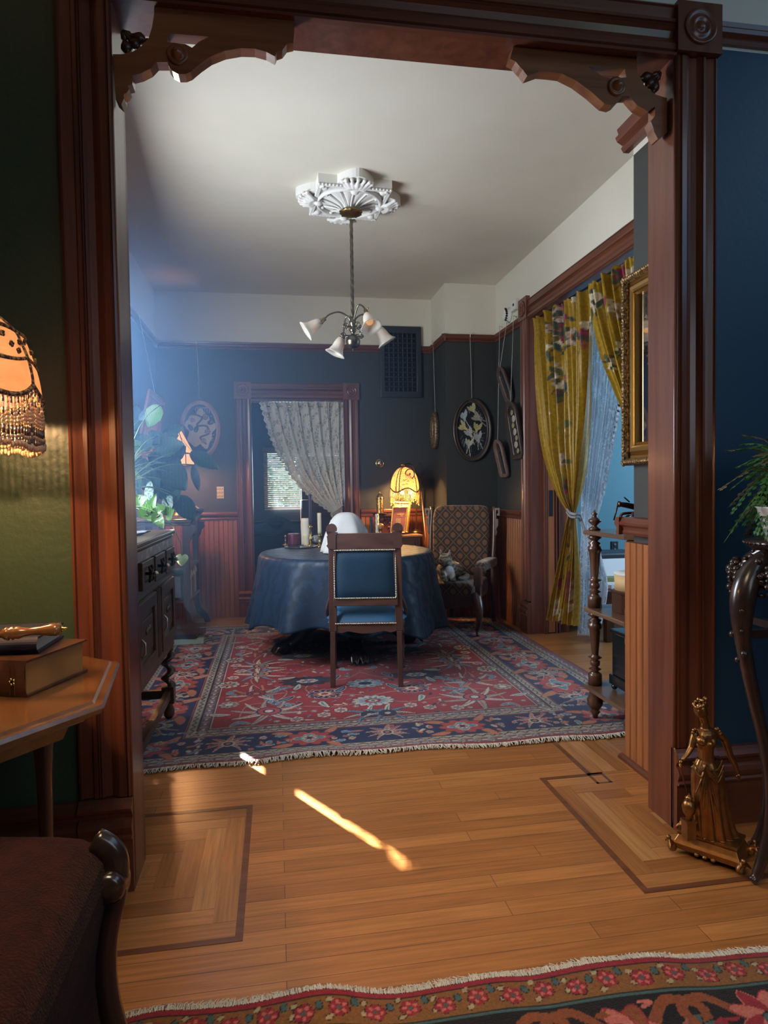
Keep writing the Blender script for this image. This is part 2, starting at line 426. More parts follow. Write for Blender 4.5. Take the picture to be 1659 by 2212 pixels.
# dining room left wall with the two window openings
W1 = (3.05, 4.35, 1.0, 2.45); W2 = (4.58, 4.88, .98, 2.2)
lw = MB()
for (a, b) in ((2.25, W1[0]), (W1[1], W2[0]), (W2[1], YB + .1)):
    lw.box(XL - .12, a, 0, XL, b, ZR, 0)
lw.box(XL - .12, W1[0], 0, XL, W1[1], W1[2]); lw.box(XL - .12, W1[0], W1[3], XL, W1[1], ZR)
lw.box(XL - .12, W2[0], 0, XL, W2[1], W2[2]); lw.box(XL - .12, W2[0], W2[3], XL, W2[1], ZR)
lw.box(XL - .12, W2[0], 1.31, XL - .06, W2[1], 1.41)
lw.box(XL - .12, 2.25, ZR, XL, YB + .1, ZC, 1)
struct(lw, 'wall_left', [SLATE, WHITE])
# back wall with door opening -.232 .. .68, z 2.133
DX0, DX1, DZ = -.232, .682, 2.133
bw = MB()
bw.box(XL, YB, 0, DX0 - .02, YB + .14, ZR); bw.box(DX1 + .02, YB, 0, XN + .6, YB + .14, ZR); bw.box(DX0 - .02, YB, DZ + .02, DX1 + .02, YB + .14, ZR)
bw.box(XL, YB, ZR, XN + .6, YB + .14, ZC, 1)
struct(bw, 'wall_back', [SLATE, WHITE])
nb = MB(); nb.box(XN, YN, 0, XW + .1, YB - .002, ZR); nb.box(XN, YN, ZR, XW + .1, YB - .002, ZC, 1)
struct(nb, 'wall_chimney', [SLATE, WHITE])
# right wall with wide doorway y 3.35..5.187
RY0, RY1, RZH = 3.30, 5.19, 2.66
rw = MB()
rw.box(XW, RY1, 0, XW + .34, YN, ZR); rw.box(XW, 2.25, 0, XW + .34, RY0, ZR); rw.box(XW, RY0, RZH, XW + .34, RY1, ZR)
rw.box(XW, 2.25, ZR, XW + .34, YN, ZC, 1)
struct(rw, 'wall_right', [SLATE, WHITE])
# stub wall beside the opening
sw = MB(); sw.box(XS, 2.25, 0, XW, 2.69, ZR); sw.box(XS, 2.25, ZR, XW, 2.69, ZC, 1)
struct(sw, 'wall_stub', [SLATE, WHITE])
# front room closing walls
m = MB(); m.box(-3.3, -1.6, 0, -3.2, 2.13, ZC); struct(m, 'wall_front_left', GREEN)
m = MB(); m.box(3.1, -1.6, 0, 3.2, 2.13, ZC); struct(m, 'wall_front_right', BLUE)
m = MB(); m.box(-3.3, -1.7, 0, 3.2, -1.6, ZC); struct(m, 'wall_front_rear', GREEN)
# side room through the right doorway
m = MB(); m.box(XW + .34, 5.75, 0, 5.0, 5.85, 3.0); struct(m, 'wall_side_room_far', SKYB)
m = MB(); m.box(5.0, 2.0, 0, 5.1, 5.85, 3.0); struct(m, 'wall_side_room_right', SKYB)
m = MB(); m.box(XW + .34, 2.0, 0, 5.0, 2.1, 3.0); struct(m, 'wall_side_room_near', SKYB)
# back room through the curtained door, with its window
m = MB(); BY = 8.9
DKR = M('back_room_paint', (.05, .075, .09), .7)
wx0, wx1, wz0, wz1 = at(571, 1000, Y=BY).x, at(750, 1000, Y=BY).x, at(600, 1102, Y=BY).z, at(600, 972, Y=BY).z
m.box(-1.2, BY, 0, wx0, BY + .12, 2.8); m.box(wx1, BY, 0, 2.5, BY + .12, 2.8); m.box(wx0, BY, 0, wx1, BY + .12, wz0); m.box(wx0, BY, wz1, wx1, BY + .12, 2.8)
struct(m, 'wall_back_room_far', DKR)
m = MB(); m.box(-1.3, 6.71, 0, -1.2, BY, 2.8); struct(m, 'wall_back_room_left', DKR)
m = MB(); m.box(2.4, 6.71, 0, 2.5, BY, 2.8); struct(m, 'wall_back_room_right', DKR)

# ---- beadboard
def bead(mb, p, D, N, L, z0, z1, bw_=.046, mat=0):
    p, D, N = Vector(p), Vector(D), Vector(N); n = max(1, round(L / bw_)); s = L / n
    for k in range(n):
        a = p + D * (k * s)
        pr = [(.0022, 0), (s - .0022, 0), (s - .0022, .010), (s - .006, .014), (.006, .014), (.0022, .010)]
        mb.sweep(pr, a + Vector((0, 0, z0)), D, N, (0, 0, 1), z1 - z0, mat)
    mb.sweep([(0, 0), (L, 0), (L, .006), (0, .006)], p + Vector((0, 0, z0)), D, N, (0, 0, 1), z1 - z0, mat)
CAP = [(0, 0), (0, .022), (.012, .026), (.022, .020), (.034, .022), (.044, .038), (.056, .040), (.064, .030), (.075, .026), (.078, .014), (.078, 0)]
def cap(mb, p, D, N, L, z): mb.sweep([(a, b) for a, b in CAP], Vector(p) + Vector((0, 0, z - .078)), (0, 0, 1), N, D, L)
ZW = 1.045
b = MB(); bead(b, (XL, YB, 0), (1, 0, 0), (0, -1, 0), -.385 - XL, 0, ZW - .07); struct(b, 'wall_back_wainscot', BEAD)
b = MB(); bead(b, (.843, YB, 0), (1, 0, 0), (0, -1, 0), XN - .843, 0, ZW - .07); struct(b, 'wall_back_wainscot', BEAD)
b = MB(); bead(b, (XN, YB, 0), (0, -1, 0), (-1, 0, 0), YB - YN, 0, ZW - .07); bead(b, (XN, YN, 0), (1, 0, 0), (0, -1, 0), XW - XN, 0, ZW - .07); struct(b, 'wall_chimney_wainscot', BEAD)
b = MB(); bead(b, (XW, YN, 0), (0, -1, 0), (-1, 0, 0), YN - 5.34, 0, ZW - .07); struct(b, 'wall_right_wainscot', BEAD)
b = MB(); bead(b, (XS - .022, 2.71, 0), (0, -1, 0), (-1, 0, 0), .45, 0, ZW - .05, .052); bead(b, (XS - .022, 2.71, 0), (1, 0, 0), (0, 1, 0), .5, 0, ZW - .05)
b.box(XS - .022, 2.26, 0, XW, 2.71, ZW - .05)
struct(b, 'wall_stub_wainscot', BEAD)
b = MB(); bead(b, (XL, YB, 0), (0, -1, 0), (1, 0, 0), YB - 2.3, 0, ZW - .07); struct(b, 'wall_left_wainscot', BEAD)
tn = [0]
def trim(mb, mats, **k):
    tn[0] += 1; return struct(mb, 'trim_%d' % tn[0], mats, **k)
b = MB(); cap(b, (XL, YB, 0), (1, 0, 0), (0, -1, 0), -.385 - XL, ZW); trim(b, CASX)
b = MB(); cap(b, (.843, YB, 0), (1, 0, 0), (0, -1, 0), XN - .843, ZW); trim(b, CASX)
b = MB(); cap(b, (XN, YB, 0), (0, -1, 0), (-1, 0, 0), YB - YN + .03, ZW); cap(b, (XN - .03, YN, 0), (1, 0, 0), (0, -1, 0), XW - XN + .03, ZW); trim(b, CASX)
b = MB(); cap(b, (XW, YN, 0), (0, -1, 0), (-1, 0, 0), YN - 5.34, ZW); trim(b, CASY)
b = MB(); cap(b, (XL, YB, 0), (0, -1, 0), (1, 0, 0), YB - 2.3, ZW); trim(b, CASY)
b = MB(); ZS = at(1372, 1117, X=XS).z
for q in (0,):
    cap(b, (XS - .022, 2.735, 0), (0, -1, 0), (-1, 0, 0), .46, ZS); cap(b, (XS - .062, 2.71, 0), (1, 0, 0), (0, 1, 0), .5, ZS)
    b.box(XS - .022, 2.27, ZS - .078, XW, 2.71, ZS)
trim(b, CASY)
# shoe moulding at the stub
b = MB(); b.sweep([(0, 0), (.022, 0), (.020, .012), (.010, .020), (0, .022)], (XS - .036, 2.73, 0), (-1, 0, 0), (0, 0, 1), (0, -1, 0), .46); trim(b, CASY)
# picture rails (z top 2.704)
RAILP = [(0, 0), (0, .014), (.012, .020), (.020, .016), (.030, .030), (.042, .034), (.052, .026), (.066, .030), (.072, .018), (.072, 0)]
def rail(mb, p, D, N, L, z=ZR): mb.sweep(RAILP, Vector(p) + Vector((0, 0, z - .068)), (0, 0, 1), N, D, L)
b = MB(); rail(b, (XL, YB, 0), (1, 0, 0), (0, -1, 0), 1.066 - XL); rail(b, (1.494, YB, 0), (1, 0, 0), (0, -1, 0), XN - 1.494); trim(b, CASX)
b = MB(); rail(b, (XN, YB, 0), (0, -1, 0), (-1, 0, 0), YB - YN + .034); rail(b, (XN - .034, YN, 0), (1, 0, 0), (0, -1, 0), XW - XN + .034); trim(b, CASX)
b = MB(); rail(b, (XW, YN, 0), (0, -1, 0), (-1, 0, 0), YN - 5.36); trim(b, CASY)
b = MB(); rail(b, (XL, YB, 0), (0, -1, 0), (1, 0, 0), YB - 2.3); trim(b, CASY)
b = MB(); zq = at(1358, 262, X=XS - .04).z
b.sweep([(a * 1.5, c * 1.9) for a, c in RAILP], (XS, 2.73, zq - .10), (0, 0, 1), (-1, 0, 0), (0, -1, 0), .47); trim(b, CASY)
b = MB(); rail(b, (XJR + .16, 2.13, 0), (1, 0, 0), (0, -1, 0), 1.6, 2.868); trim(b, CASX)
b = MB(); rail(b, (-3.2, 2.13, 0), (1, 0, 0), (0, -1, 0), 3.2 - .62, 2.868); trim(b, CASX)

# fluted casing profile (u across width w, n outward)
def cprof(w, d=.026):
    P = [(0, 0), (0, d * .8), (.008, d), (.012, d * .75), (w * .20, d * .62), (w * .26, d * .55), (w * .30, d * .95), (w * .36, d * .95), (w * .38, d * .7), (w * .40, d * .95),
         (w * .43, d * .7), (w * .45, d * .95), (w * .50, d * .55), (w * .62, d * .35), (w * .72, d * .75), (w * .78, d * .95), (w * .90, d), (w * .93, d * .7), (w * .96, d), (w, d * .85), (w, 0)]
    return P
def rosette_block(mb, c, N, U, s, d=.034, V=(0, 0, 1)):
    c, N, U, V = map(Vector, (c, N, U, V)); h = s / 2
    mb.add([c + U * a * h + V * b_ * h + N * n_ for n_ in (0, d) for a, b_ in ((-1, -1), (1, -1), (1, 1), (-1, 1))],
           [(0, 1, 2, 3), (4, 5, 6, 7), (0, 1, 5, 4), (1, 2, 6, 5), (2, 3, 7, 6), (3, 0, 4, 7)])
    R = Matrix((U, V, N)).transposed()
    r = s * .36
    mb.lathe([(r, 0), (r, .006), (r * .88, .009), (r * .78, .003), (r * .62, .003), (r * .55, .009), (r * .45, .009), (r * .38, .003), (r * .25, .004), (r * .18, .012), (0, .014)], c + N * d, 24, R)
WC = .152
# opening casings front side
b = MB(); b.sweep(cprof(WC), (XJL - WC - .004, 2.13, .30), (1, 0, 0), (0, -1, 0), (0, 0, 1), 2.44); 
# plinth with mouldings
pz = [(0, .036), (.17, .036), (.172, .046), (.180, .05), (.186, .040), (.196, .044), (.212, .050), (.228, .042), (.236, .030), (.25, .034), (.262, .046), (.272, .05), (.285, .034), (.296, .024), (.296, 0), (0, 0)]
b.sweep([(z_, n_) for z_, n_ in pz], (XJL - WC - .006, 2.13, 0), (0, 0, 1), (0, -1, 0), (1, 0, 0), WC + .006)
trim(b, CAS)
b = MB(); b.sweep(cprof(WC), (XJR + WC + .008, 2.13, .30), (-1, 0, 0), (0, -1, 0), (0, 0, 1), 2.44)
b.sweep([(z_, n_) for z_, n_ in pz], (XJR, 2.13, 0), (0, 0, 1), (0, -1, 0), (1, 0, 0), WC + .006)
trim(b, CAS)
b = MB(); b.sweep(cprof(WC + .02, .03), (XJL, 2.13, ZH + .165), (0, 0, -1), (0, -1, 0), (1, 0, 0), XJR - XJL); trim(b, CASX)
b = MB(); rosette_block(b, (XJR + .08, 2.13, ZH + .085), (0, -1, 0), (1, 0, 0), .168, .042); rosette_block(b, (XJL - .08, 2.13, ZH + .085), (0, -1, 0), (1, 0, 0), .168, .042); trim(b, CAS)
# jambs and head lining
b = MB(); b.box(XJL - .03, YF + .012, 0, XJL, YK, ZH + .03); b.box(XJR, YF + .012, 0, XJR + .03, YK, ZH + .03); b.box(XJL, YF + .012, ZH, XJR, YK, ZH + .03)
b.tube([(XJR + .008, YF + .012, .02), (XJR + .008, YF + .012, ZH)], .010, 10); b.tube([(XJL - .008, YF + .012, .02), (XJL - .008, YF + .012, ZH)], .010, 10)
trim(b, CAS)
b = MB(); b.sweep(cprof(WC), (XJL - WC, 2.254, .0), (1, 0, 0), (0, 1, 0), (0, 0, 1), 2.9); b.box(XJL, 2.254, ZH + .01, XJR, YK, ZH + .16); b.box(XJR + .02, 2.254, 0, XS, YK, ZH + .16); trim(b, CAS)
# baseboard of the green wall
b = MB(); b.sweep([(z_ * .97, n_ * .8) for z_, n_ in pz], (-3.2, 2.13, 0), (0, 0, 1), (0, -1, 0), (1, 0, 0), 3.2 + XJL - WC - .006); struct(b, 'baseboard_left', CASX)
b = MB(); b.sweep([(z_ * .97, n_ * .8) for z_, n_ in pz], (XJR + WC + .01, 2.13, 0), (0, 0, 1), (0, -1, 0), (1, 0, 0), 1.5); struct(b, 'baseboard_right', CASX)
# back door casing
bw_ = .152
b = MB(); b.sweep(cprof(bw_), (DX0 - bw_, YB, .25), (1, 0, 0), (0, -1, 0), (0, 0, 1), DZ + .02 - .25); b.sweep([(z_ * .86, n_) for z_, n_ in pz], (DX0 - bw_ - .003, YB, 0), (0, 0, 1), (0, -1, 0), (1, 0, 0), bw_ + .003); trim(b, CAS)
b = MB(); b.sweep(cprof(bw_), (DX1 + bw_, YB, .25), (-1, 0, 0), (0, -1, 0), (0, 0, 1), DZ + .02 - .25); b.sweep([(z_ * .86, n_) for z_, n_ in pz], (DX1, YB, 0), (0, 0, 1), (0, -1, 0), (1, 0, 0), bw_ + .003); trim(b, CAS)
b = MB(); b.sweep(cprof(bw_ + .01), (DX0, YB, DZ + .18), (0, 0, -1), (0, -1, 0), (1, 0, 0), DX1 - DX0); trim(b, CASX)
b = MB(); rosette_block(b, (DX0 - .077, YB, DZ + .10), (0, -1, 0), (1, 0, 0), .165); rosette_block(b, (DX1 + .077, YB, DZ + .10), (0, -1, 0), (1, 0, 0), .165); trim(b, CAS)
b = MB(); b.box(DX0 - .02, YB + .001, 0, DX0, YB + .14, DZ); b.box(DX1, YB + .001, 0, DX1 + .02, YB + .14, DZ); b.box(DX0 - .02, YB + .001, DZ, DX1 + .02, YB + .14, DZ + .02); trim(b, CAS)
# right doorway casing + head + pocket jamb
b = MB(); b.sweep(cprof(.15), (XW, RY1 + .15, .28), (0, -1, 0), (-1, 0, 0), (0, 0, 1), RZH - .28); b.sweep([(z_ * .9, n_) for z_, n_ in pz], (XW, RY1, 0), (0, 0, 1), (-1, 0, 0), (0, 1, 0), .153); trim(b, CAS)
b = MB(); b.sweep(cprof(.15), (XW, RY0 - .15, .0), (0, 1, 0), (-1, 0, 0), (0, 0, 1), RZH); trim(b, CAS)
hz = at(1240, 575, X=XW).z
b = MB(); b.sweep(cprof(hz - RZH + .02), (XW, RY0, hz), (0, 0, -1), (-1, 0, 0), (0, 1, 0), RY1 - RY0); trim(b, CASY)
b = MB(); rosette_block(b, (XW, RY1 + .075, RZH + .085), (-1, 0, 0), (0, 1, 0), .18); trim(b, CAS)
b = MB()
b.box(XW, RY1 - .004, 0, XW + .12, RY1 + .02, RZH); b.box(XW + .22, RY1 - .004, 0, XW + .34, RY1 + .02, RZH)
for xx in (XW + .11, XW + .125, XW + .215, XW + .24): b.box(xx, RY1 - .03, 0, xx + .011, RY1, RZH)
b.box(XW, RY0 - .02, 0, XW + .34, RY0 + .004, RZH); b.box(XW, RY0, RZH - .004, XW + .34, RY1, RZH + .01)
trim(b, CAS)
dr = MB(); dr.box(XW + .145, RY1 - .02, .01, XW + .205, RY1 + .3, RZH - .02)
d = struct(dr, 'door_1', BEAD)
lk = MB(); lp = at(1198, 1087, Y=RY1 - .025); lk.box(XW + .158, RY1 - .023, lp.z - .11, XW + .190, RY1 - .019, lp.z + .11); lk.build('lock_plate', BLACK, d)
# window frames
FRM = M('window_frame_paint', (.25, .12, .06), .5)
def winframe(n, y0, y1, z0, z1):
    m = MB(); t = .02
    for (a, b_, c, d_) in ((y0, y0 + t, z0, z1), (y1 - t, y1, z0, z1), (y0, y1, z0, z0 + t), (y0, y1, z1 - t, z1)): m.box(XL - .09, a, c, XL - .05, b_, d_)
    if y1 - y0 > .5: m.box(XL - .09, y0, (z0 + z1) / 2 - .02, XL - .05, y1, (z0 + z1) / 2 + .02)
    struct(m, n, FRM)
winframe('window_1', *W1)
m = MB(); t = .04; zt = (wz0 + wz1) / 2
for (a, b_, c, d_) in ((wx0, wx0 + t, wz0, wz1), (wx1 - t, wx1, wz0, wz1), (wx0, wx1, wz0, wz0 + t), (wx0, wx1, wz1 - t, wz1), ((wx0 + wx1) / 2 - .03, (wx0 + wx1) / 2 + .03, wz0, wz1)): m.box(a, BY + .03, c, b_, BY + .07, d_)
struct(m, 'window_2', FRM)
# ================================================================ RUGS
RNG = np.random.RandomState(5)
RED = (.245, .022, .030); NAVY = (.014, .022, .072); IVORY = (.40, .36, .29); SKY = (.10, .19, .26); SALMON = (.38, .13, .075); BROWN = (.10, .035, .035)
MAUVE = (.13, .065, .085); DKB = (.018, .012, .02); ROSE = (.34, .05, .05); OUT = (.27, .235, .19)
RUGM = M('wool_pile', rough=.95, scale=(140, 140, 30), attr=True, bump=.5, bscale=260, sheen=.15, spec=.15, lo=.25, hi=.75)
def zig(cv, x0, y0, x1, y1, w, bg, fg, n, edge):
    """guard stripe with a running zig-zag"""
    L = math.hypot(x1 - x0, y1 - y0); dx, dy = (x1 - x0) / L, (y1 - y0) / L; nx_, ny_ = -dy, dx
    pts = []
    for k in range(n + 1):
        s = (k / n) * L; o = (w * .26 if k % 2 else -w * .26)
        pts.append((x0 + dx * s + nx_ * o, y0 + dy * s + ny_ * o))
    cv.rect(min(x0, x1) - abs(nx_) * w / 2, min(y0, y1) - abs(ny_) * w / 2, max(x0, x1) + abs(nx_) * w / 2, max(y0, y1) + abs(ny_) * w / 2, bg)
    cv.stem(pts, w * .09, fg)
    for k in range(n):
        s = ((k + .5) / n) * L; cv.disc(x0 + dx * s + nx_ * (w * .3 if k % 2 == 0 else -w * .3) * .0, y0 + dy * s, w * .10, edge)
RX0, RX1, RY_0, RY_1 = -.955, 2.02, 3.0, 6.05
RW, RH = RX1 - RX0, RY_1 - RY_0
cv = Canvas(RW, RH, .0055, RED)
# side widths / end widths of nested bands
def nest(i, side, end, col): cv.rect(side, end, RW - side, RH - end, col)
cv.c[:] = BROWN; cv.rect(.014, 0, RW - .014, RH, (.22, .02, .025))
nest(0, .03, .025, MAUVE); nest(0, .095, .07, OUT); nest(0, .14, .115, DKB); nest(0, .146, .12, NAVY)
nest(0, .462, .33, ROSE); nest(0, .470, .336, DKB); nest(0, .476, .342, OUT); nest(0, .522, .385, DKB); nest(0, .528, .39, MAUVE); nest(0, .582, .435, DKB); nest(0, .586, .44, IVORY); nest(0, .592, .446, RED)
# guards
for (a, e, w, n, m_) in ((.1175, .0925, .04, 96, 92), (.499, .3635, .04, 66, 74)):
    zig(cv, a, e, a, RH - e, w, OUT, DKB, m_, DKB); zig(cv, RW - a, e, RW - a, RH - e, w, OUT, DKB, m_, DKB)
    zig(cv, a, e, RW - a, e, w, OUT, DKB, n, DKB); zig(cv, a, RH - e, RW - a, RH - e, w, OUT, DKB, n, DKB)
for (a, e, w) in ((.0625, .0475, .05), (.555, .4125, .045)):
    for x in (a, RW - a):
        y = .1
        while y < RH - .1:
            cv.rosette(x, y, w * .42, 4, [OUT, MAUVE, SKY], rot=ru(0, 1)); cv.leaf(x, y + .028, .03, .007, PI / 2, IVORY); y += .075
    for y in (e, RH - e):
        x = .1
        while x < RW - .1:
            cv.rosette(x, y, w * .42, 4, [OUT, MAUVE, SKY], rot=ru(0, 1)); cv.leaf(x + .028, y, .03, .007, 0, IVORY); x += .075
# main border
def border_unit(x, y, rot, k, s=1.0):
    c, n = cos(rot), sin(rot)
    def T(a, b_): return x + a * c - b_ * n, y + a * n + b_ * c
    if k % 2 == 0:
        for sg in (-1, 1):
            for q in (-1, 1):
                px, py = T(sg * .10 * s, q * .07 * s); cv.oleaf(px, py, .12 * s, .026 * s, rot + (0 if sg > 0 else PI) + q * sg * .6, SALMON, BROWN, bend=.3 * q, o=.004)
        cv.polar(x, y, lambda a: .72 + .28 * np.abs(np.cos(a * 5)), .155 * s, BROWN, rot, 1, .75)
        cv.polar(x, y, lambda a: .72 + .28 * np.abs(np.cos(a * 5)), .145 * s, ROSE, rot, 1, .75)
        cv.polar(x, y, lambda a: .8 + .2 * np.cos(a * 4), .10 * s, IVORY, rot, 1, .7); cv.polar(x, y, lambda a: .8 + .2 * np.cos(a * 4), .09 * s, SKY, rot, 1, .7)
        cv.rosette(x, y, .045 * s, 6, [IVORY, ROSE, NAVY], rot)
    else:
        cv.palmette(x, y, .12 * s, rot + PI / 2, ROSE, SALMON, SKY, IVORY, n=9, spread=3.6)
        cv.disc(x, y, .04 * s, IVORY); cv.disc(x, y, .028 * s, NAVY); cv.disc(x, y, .015 * s, SALMON)
    for (a, b_) in ((.2, .055), (.2, -.06), (.235, .0), (-.2, .06), (-.22, -.05)):
        px, py = T(a * s, b_ * s); r_ = ru(0, 6.28); q = random.random()
        if q < .4: cv.oleaf(px, py, .055 * s, .014 * s, r_, IVORY if rnd() < .5 else SALMON, BROWN, bend=.4, o=.003)
        elif q < .8: cv.rosette(px, py, .024 * s, 5, [SALMON, IVORY, SKY], r_, out=IVORY)
        else: cv.oleaf(px, py, .06 * s, .018 * s, r_, SKY, IVORY, bend=-.4, o=.003)
n = 7; ym = (.12 + .33) / 2
for k in range(n):
    x = .30 + (RW - .60) * k / (n - 1)
    for y, r_ in ((ym, 0), (RH - ym, PI)): border_unit(x, y, r_, k, .84)
n = 9; xm = (.146 + .462) / 2
for k in range(n):
    y = .55 + (RH - 1.1) * k / (n - 1)
    for x, r_ in ((xm, PI / 2), (RW - xm, -PI / 2)): border_unit(x, y, r_, k + 1, 1.15)
for _ in range(260):
    side = rnd() < .6
    if side: x = ru(.16, .45); x = x if rnd() < .5 else RW - x; y = ru(.15, RH - .15)
    else: y = ru(.135, .315); y = y if rnd() < .5 else RH - y; x = ru(.2, RW - .2)
    i = min(cv.nx - 1, int(x / RW * (cv.nx - 1))); j = min(cv.ny - 1, int(y / RH * (cv.ny - 1)))
    if abs(cv.c[j, i, 2] - NAVY[2]) < .01 and cv.c[j, i, 0] < .02:
        q = rnd(); 
        if q < .5: cv.oleaf(x, y, .042, .010, ru(0, 6.3), SALMON if rnd() < .5 else SKY, BROWN, bend=.4, o=.002)
        else: cv.rosette(x, y, .016, 5, [IVORY if rnd() < .5 else SALMON, ROSE], ru(0, 3))
# field motifs (mirrored in both axes)
cx, cy = RW / 2, RH / 2
def sym(fn, dx, dy):
    for sx in (-1, 1):
        for sy in (-1, 1):
            if dx == 0 and sx < 0: continue
            if dy == 0 and sy < 0: continue
            fn(cx + sx * dx, cy + sy * dy, sx, sy)
def arc(x, y, sx, sy):
    for k in range(15):
        a = rad(-58 + 116 * k / 14)
        px, py = x + sx * .27 * cos(a), y + .20 * sin(a)
        cv.oleaf(px, py, .065, .016, math.atan2(sin(a), sx * cos(a)) + .9, SKY if k % 2 else (.05, .09, .16), IVORY, bend=.3, o=.003)
    cv.stem([(x + sx * .255 * cos(rad(-60 + 10 * k)), y + .185 * sin(rad(-60 + 10 * k))) for k in range(13)], .006, SKY)
def vine(pts): cv.stem(pts, .0028, OUT)
for sx in (-1, 1):
    for sy in (-1, 1):
        P = [(cx + sx * a, cy + sy * b_) for a, b_ in ((0, .2), (.12, .34), (.3, .36), (.38, .5), (.30, .64), (.12, .66), (0, .74), (.2, .86), (.42, .82), (.6, .95))]
        vine([(p.x, p.y) for p in spline([(a, b_, 0) for a, b_ in P], 10)])
        P = [(cx + sx * a, cy + sy * b_) for a, b_ in ((.3, .02), (.45, .12), (.6, .05), (.72, .2), (.66, .42), (.5, .5), (.55, .68), (.72, .74), (.76, .95))]
        vine([(p.x, p.y) for p in spline([(a, b_, 0) for a, b_ in P], 10)])
sym(lambda x, y, sx, sy: cv.rosette(x, y, .115, 14, [IVORY, SKY, RED, IVORY, NAVY], 0, 1.1, .8, out=NAVY), 0, .80)
sym(lambda x, y, sx, sy: cv.rosette(x, y, .10, 12, [NAVY, SALMON, IVORY, RED], 0, 1.05, .85, out=IVORY), .27, .62)
sym(lambda x, y, sx, sy: cv.rosette(x, y, .105, 10, [SKY, IVORY, NAVY], 0, 1.1, .8, out=IVORY), 0, .46)
sym(arc, .33, .60)
sym(lambda x, y, sx, sy: cv.palmette(x, y, .21, PI / 2 * sy + sx * .2, IVORY, OUT, ROSE, NAVY, n=9, spread=4.4), .60, .86)
sym(lambda x, y, sx, sy: cv.palmette(x, y, .18, PI / 2 * sy, SALMON, IVORY, RED, NAVY, n=8, spread=4.6), .68, .52)
sym(lambda x, y, sx, sy: cv.palmette(x, y, .18, (0 if sx > 0 else PI), SKY, IVORY, SALMON, DKB, n=9, spread=4.0), .66, .10)
sym(lambda x, y, sx, sy: (cv.polar(x, y, lambda a: .8 + .2 * np.abs(np.cos(a * 6)), .15, DKB, 0, 1.25, .7), cv.polar(x, y, lambda a: .8 + .2 * np.cos(a * 8), .10, NAVY, 0, 1.2, .7), cv.rosette(x, y, .055, 6, [IVORY, RED, SKY], 0, 1.3, .8)), .36, .33)
sym(lambda x, y, sx, sy: cv.palmette(x, y, .15, -PI / 2 * sy, IVORY, SKY, NAVY, DKB, n=7, spread=3.8), .05, 1.02)
sym(lambda x, y, sx, sy: cv.rosette(x, y, .07, 8, [IVORY, NAVY, SALMON], 0, out=DKB), .86, .30)
sym(lambda x, y, sx, sy: cv.rosette(x, y, .06, 8, [OUT, MAUVE, IVORY], 0, out=DKB), .83, .70)
for (dx, dy) in ((.45, 1.02), (.30, .98), (.20, .92), (.76, 1.0), (.42, .46), (.16, .56), (.86, .48), (.50, .25), (.80, .0), (.18, .28), (.88, .88), (.3, .80), (.5, .68), (.12, .12), (.84, .15)):
    q = rnd(); r_ = ru(0, 6.28)
    def f(x, y, sx, sy):
        rr = math.atan2(sy * sin(r_), sx * cos(r_))
        if q < .45: cv.oleaf(x - cos(rr) * .05, y - sin(rr) * .05, .11, .022, rr, NAVY if q < .2 else IVORY, IVORY if q < .2 else DKB, bend=.35 * sx * sy, o=.005); cv.leaf(x - cos(rr) * .04, y - sin(rr) * .04, .08, .008, rr, SKY, .35 * sx * sy)
        elif q < .75: cv.rosette(x, y, .04, 6, [IVORY, ROSE, SKY], rr, out=DKB)
        else:
            for t in (-.5, .5): cv.oleaf(x, y, .075, .016, rr + t, SKY, IVORY, bend=t * .5, o=.003)
    sym(f, dx, dy)
for _ in range(1100):
    x = ru(.62, RW - .62); y = ru(.47, RH - .47)
    i = int(x / RW * (cv.nx - 1)); j = int(y / RH * (cv.ny - 1)); w_ = cv.c[j - 3:j + 4, i - 4:i + 5]
    if np.abs(w_ - np.array(RED)).max() < .01:
        q = rnd()
        if q < .35: cv.oleaf(x - .02, y, .045, .009, ru(0, 6.3), IVORY if rnd() < .5 else NAVY, DKB if rnd() < .5 else OUT, bend=.4, o=.0025)
        elif q < .75: cv.rosette(x, y, .017, 5, [OUT, NAVY if rnd() < .5 else SKY, IVORY], ru(0, 3), out=DKB)
        else: cv.leaf(x, y, .04, .006, ru(0, 6.3), SKY, .5)
# abrash: slow shifts of tone along the warp + wool noise
ab = 1 + .10 * np.sin(cv.ys * 9 + 1) + .08 * np.sin(cv.ys * 23)
cv.c *= ab[:, None, None]; cv.c *= (1 + .16 * (RNG.rand(cv.ny, cv.nx, 1) - .5))
def rugfn(X, Y):
    xx = X + RX0; yy = Y + RY_0
    e = np.clip((.12 - Y) / .12, 0, 1)
    yy = yy + e * (.018 * np.sin(xx * 3.1 + .7) + .010 * np.sin(xx * 11)) - .03 * e * (xx - .5) * .4
    z = .011 + .002 * np.sin(xx * 4) * np.sin(yy * 5) + e * .006 * np.clip(np.sin(xx * 5 + 1), 0, 1) ** 3
    return np.stack([xx, yy, z], -1)
rug = thing('area_rug', 'large red and navy patterned wool rug with a floral border under the round table', 'rug', (.53, 4.5, 0))
cv.mesh('rug_pile', rugfn, RUGM, rug)
m = MB(); m.box(RX0 + .01, RY_0 + .06, .0022, RX1 - .01, RY_1 - .02, .006); m.build('rug_backing', M('rug_jute', (.2, .12, .08), .9), rug)
FRG = M('cotton_fringe', (.50, .46, .38), .95, col2=(.62, .58, .50), scale=(90, 90, 90), bump=.6, bscale=150)
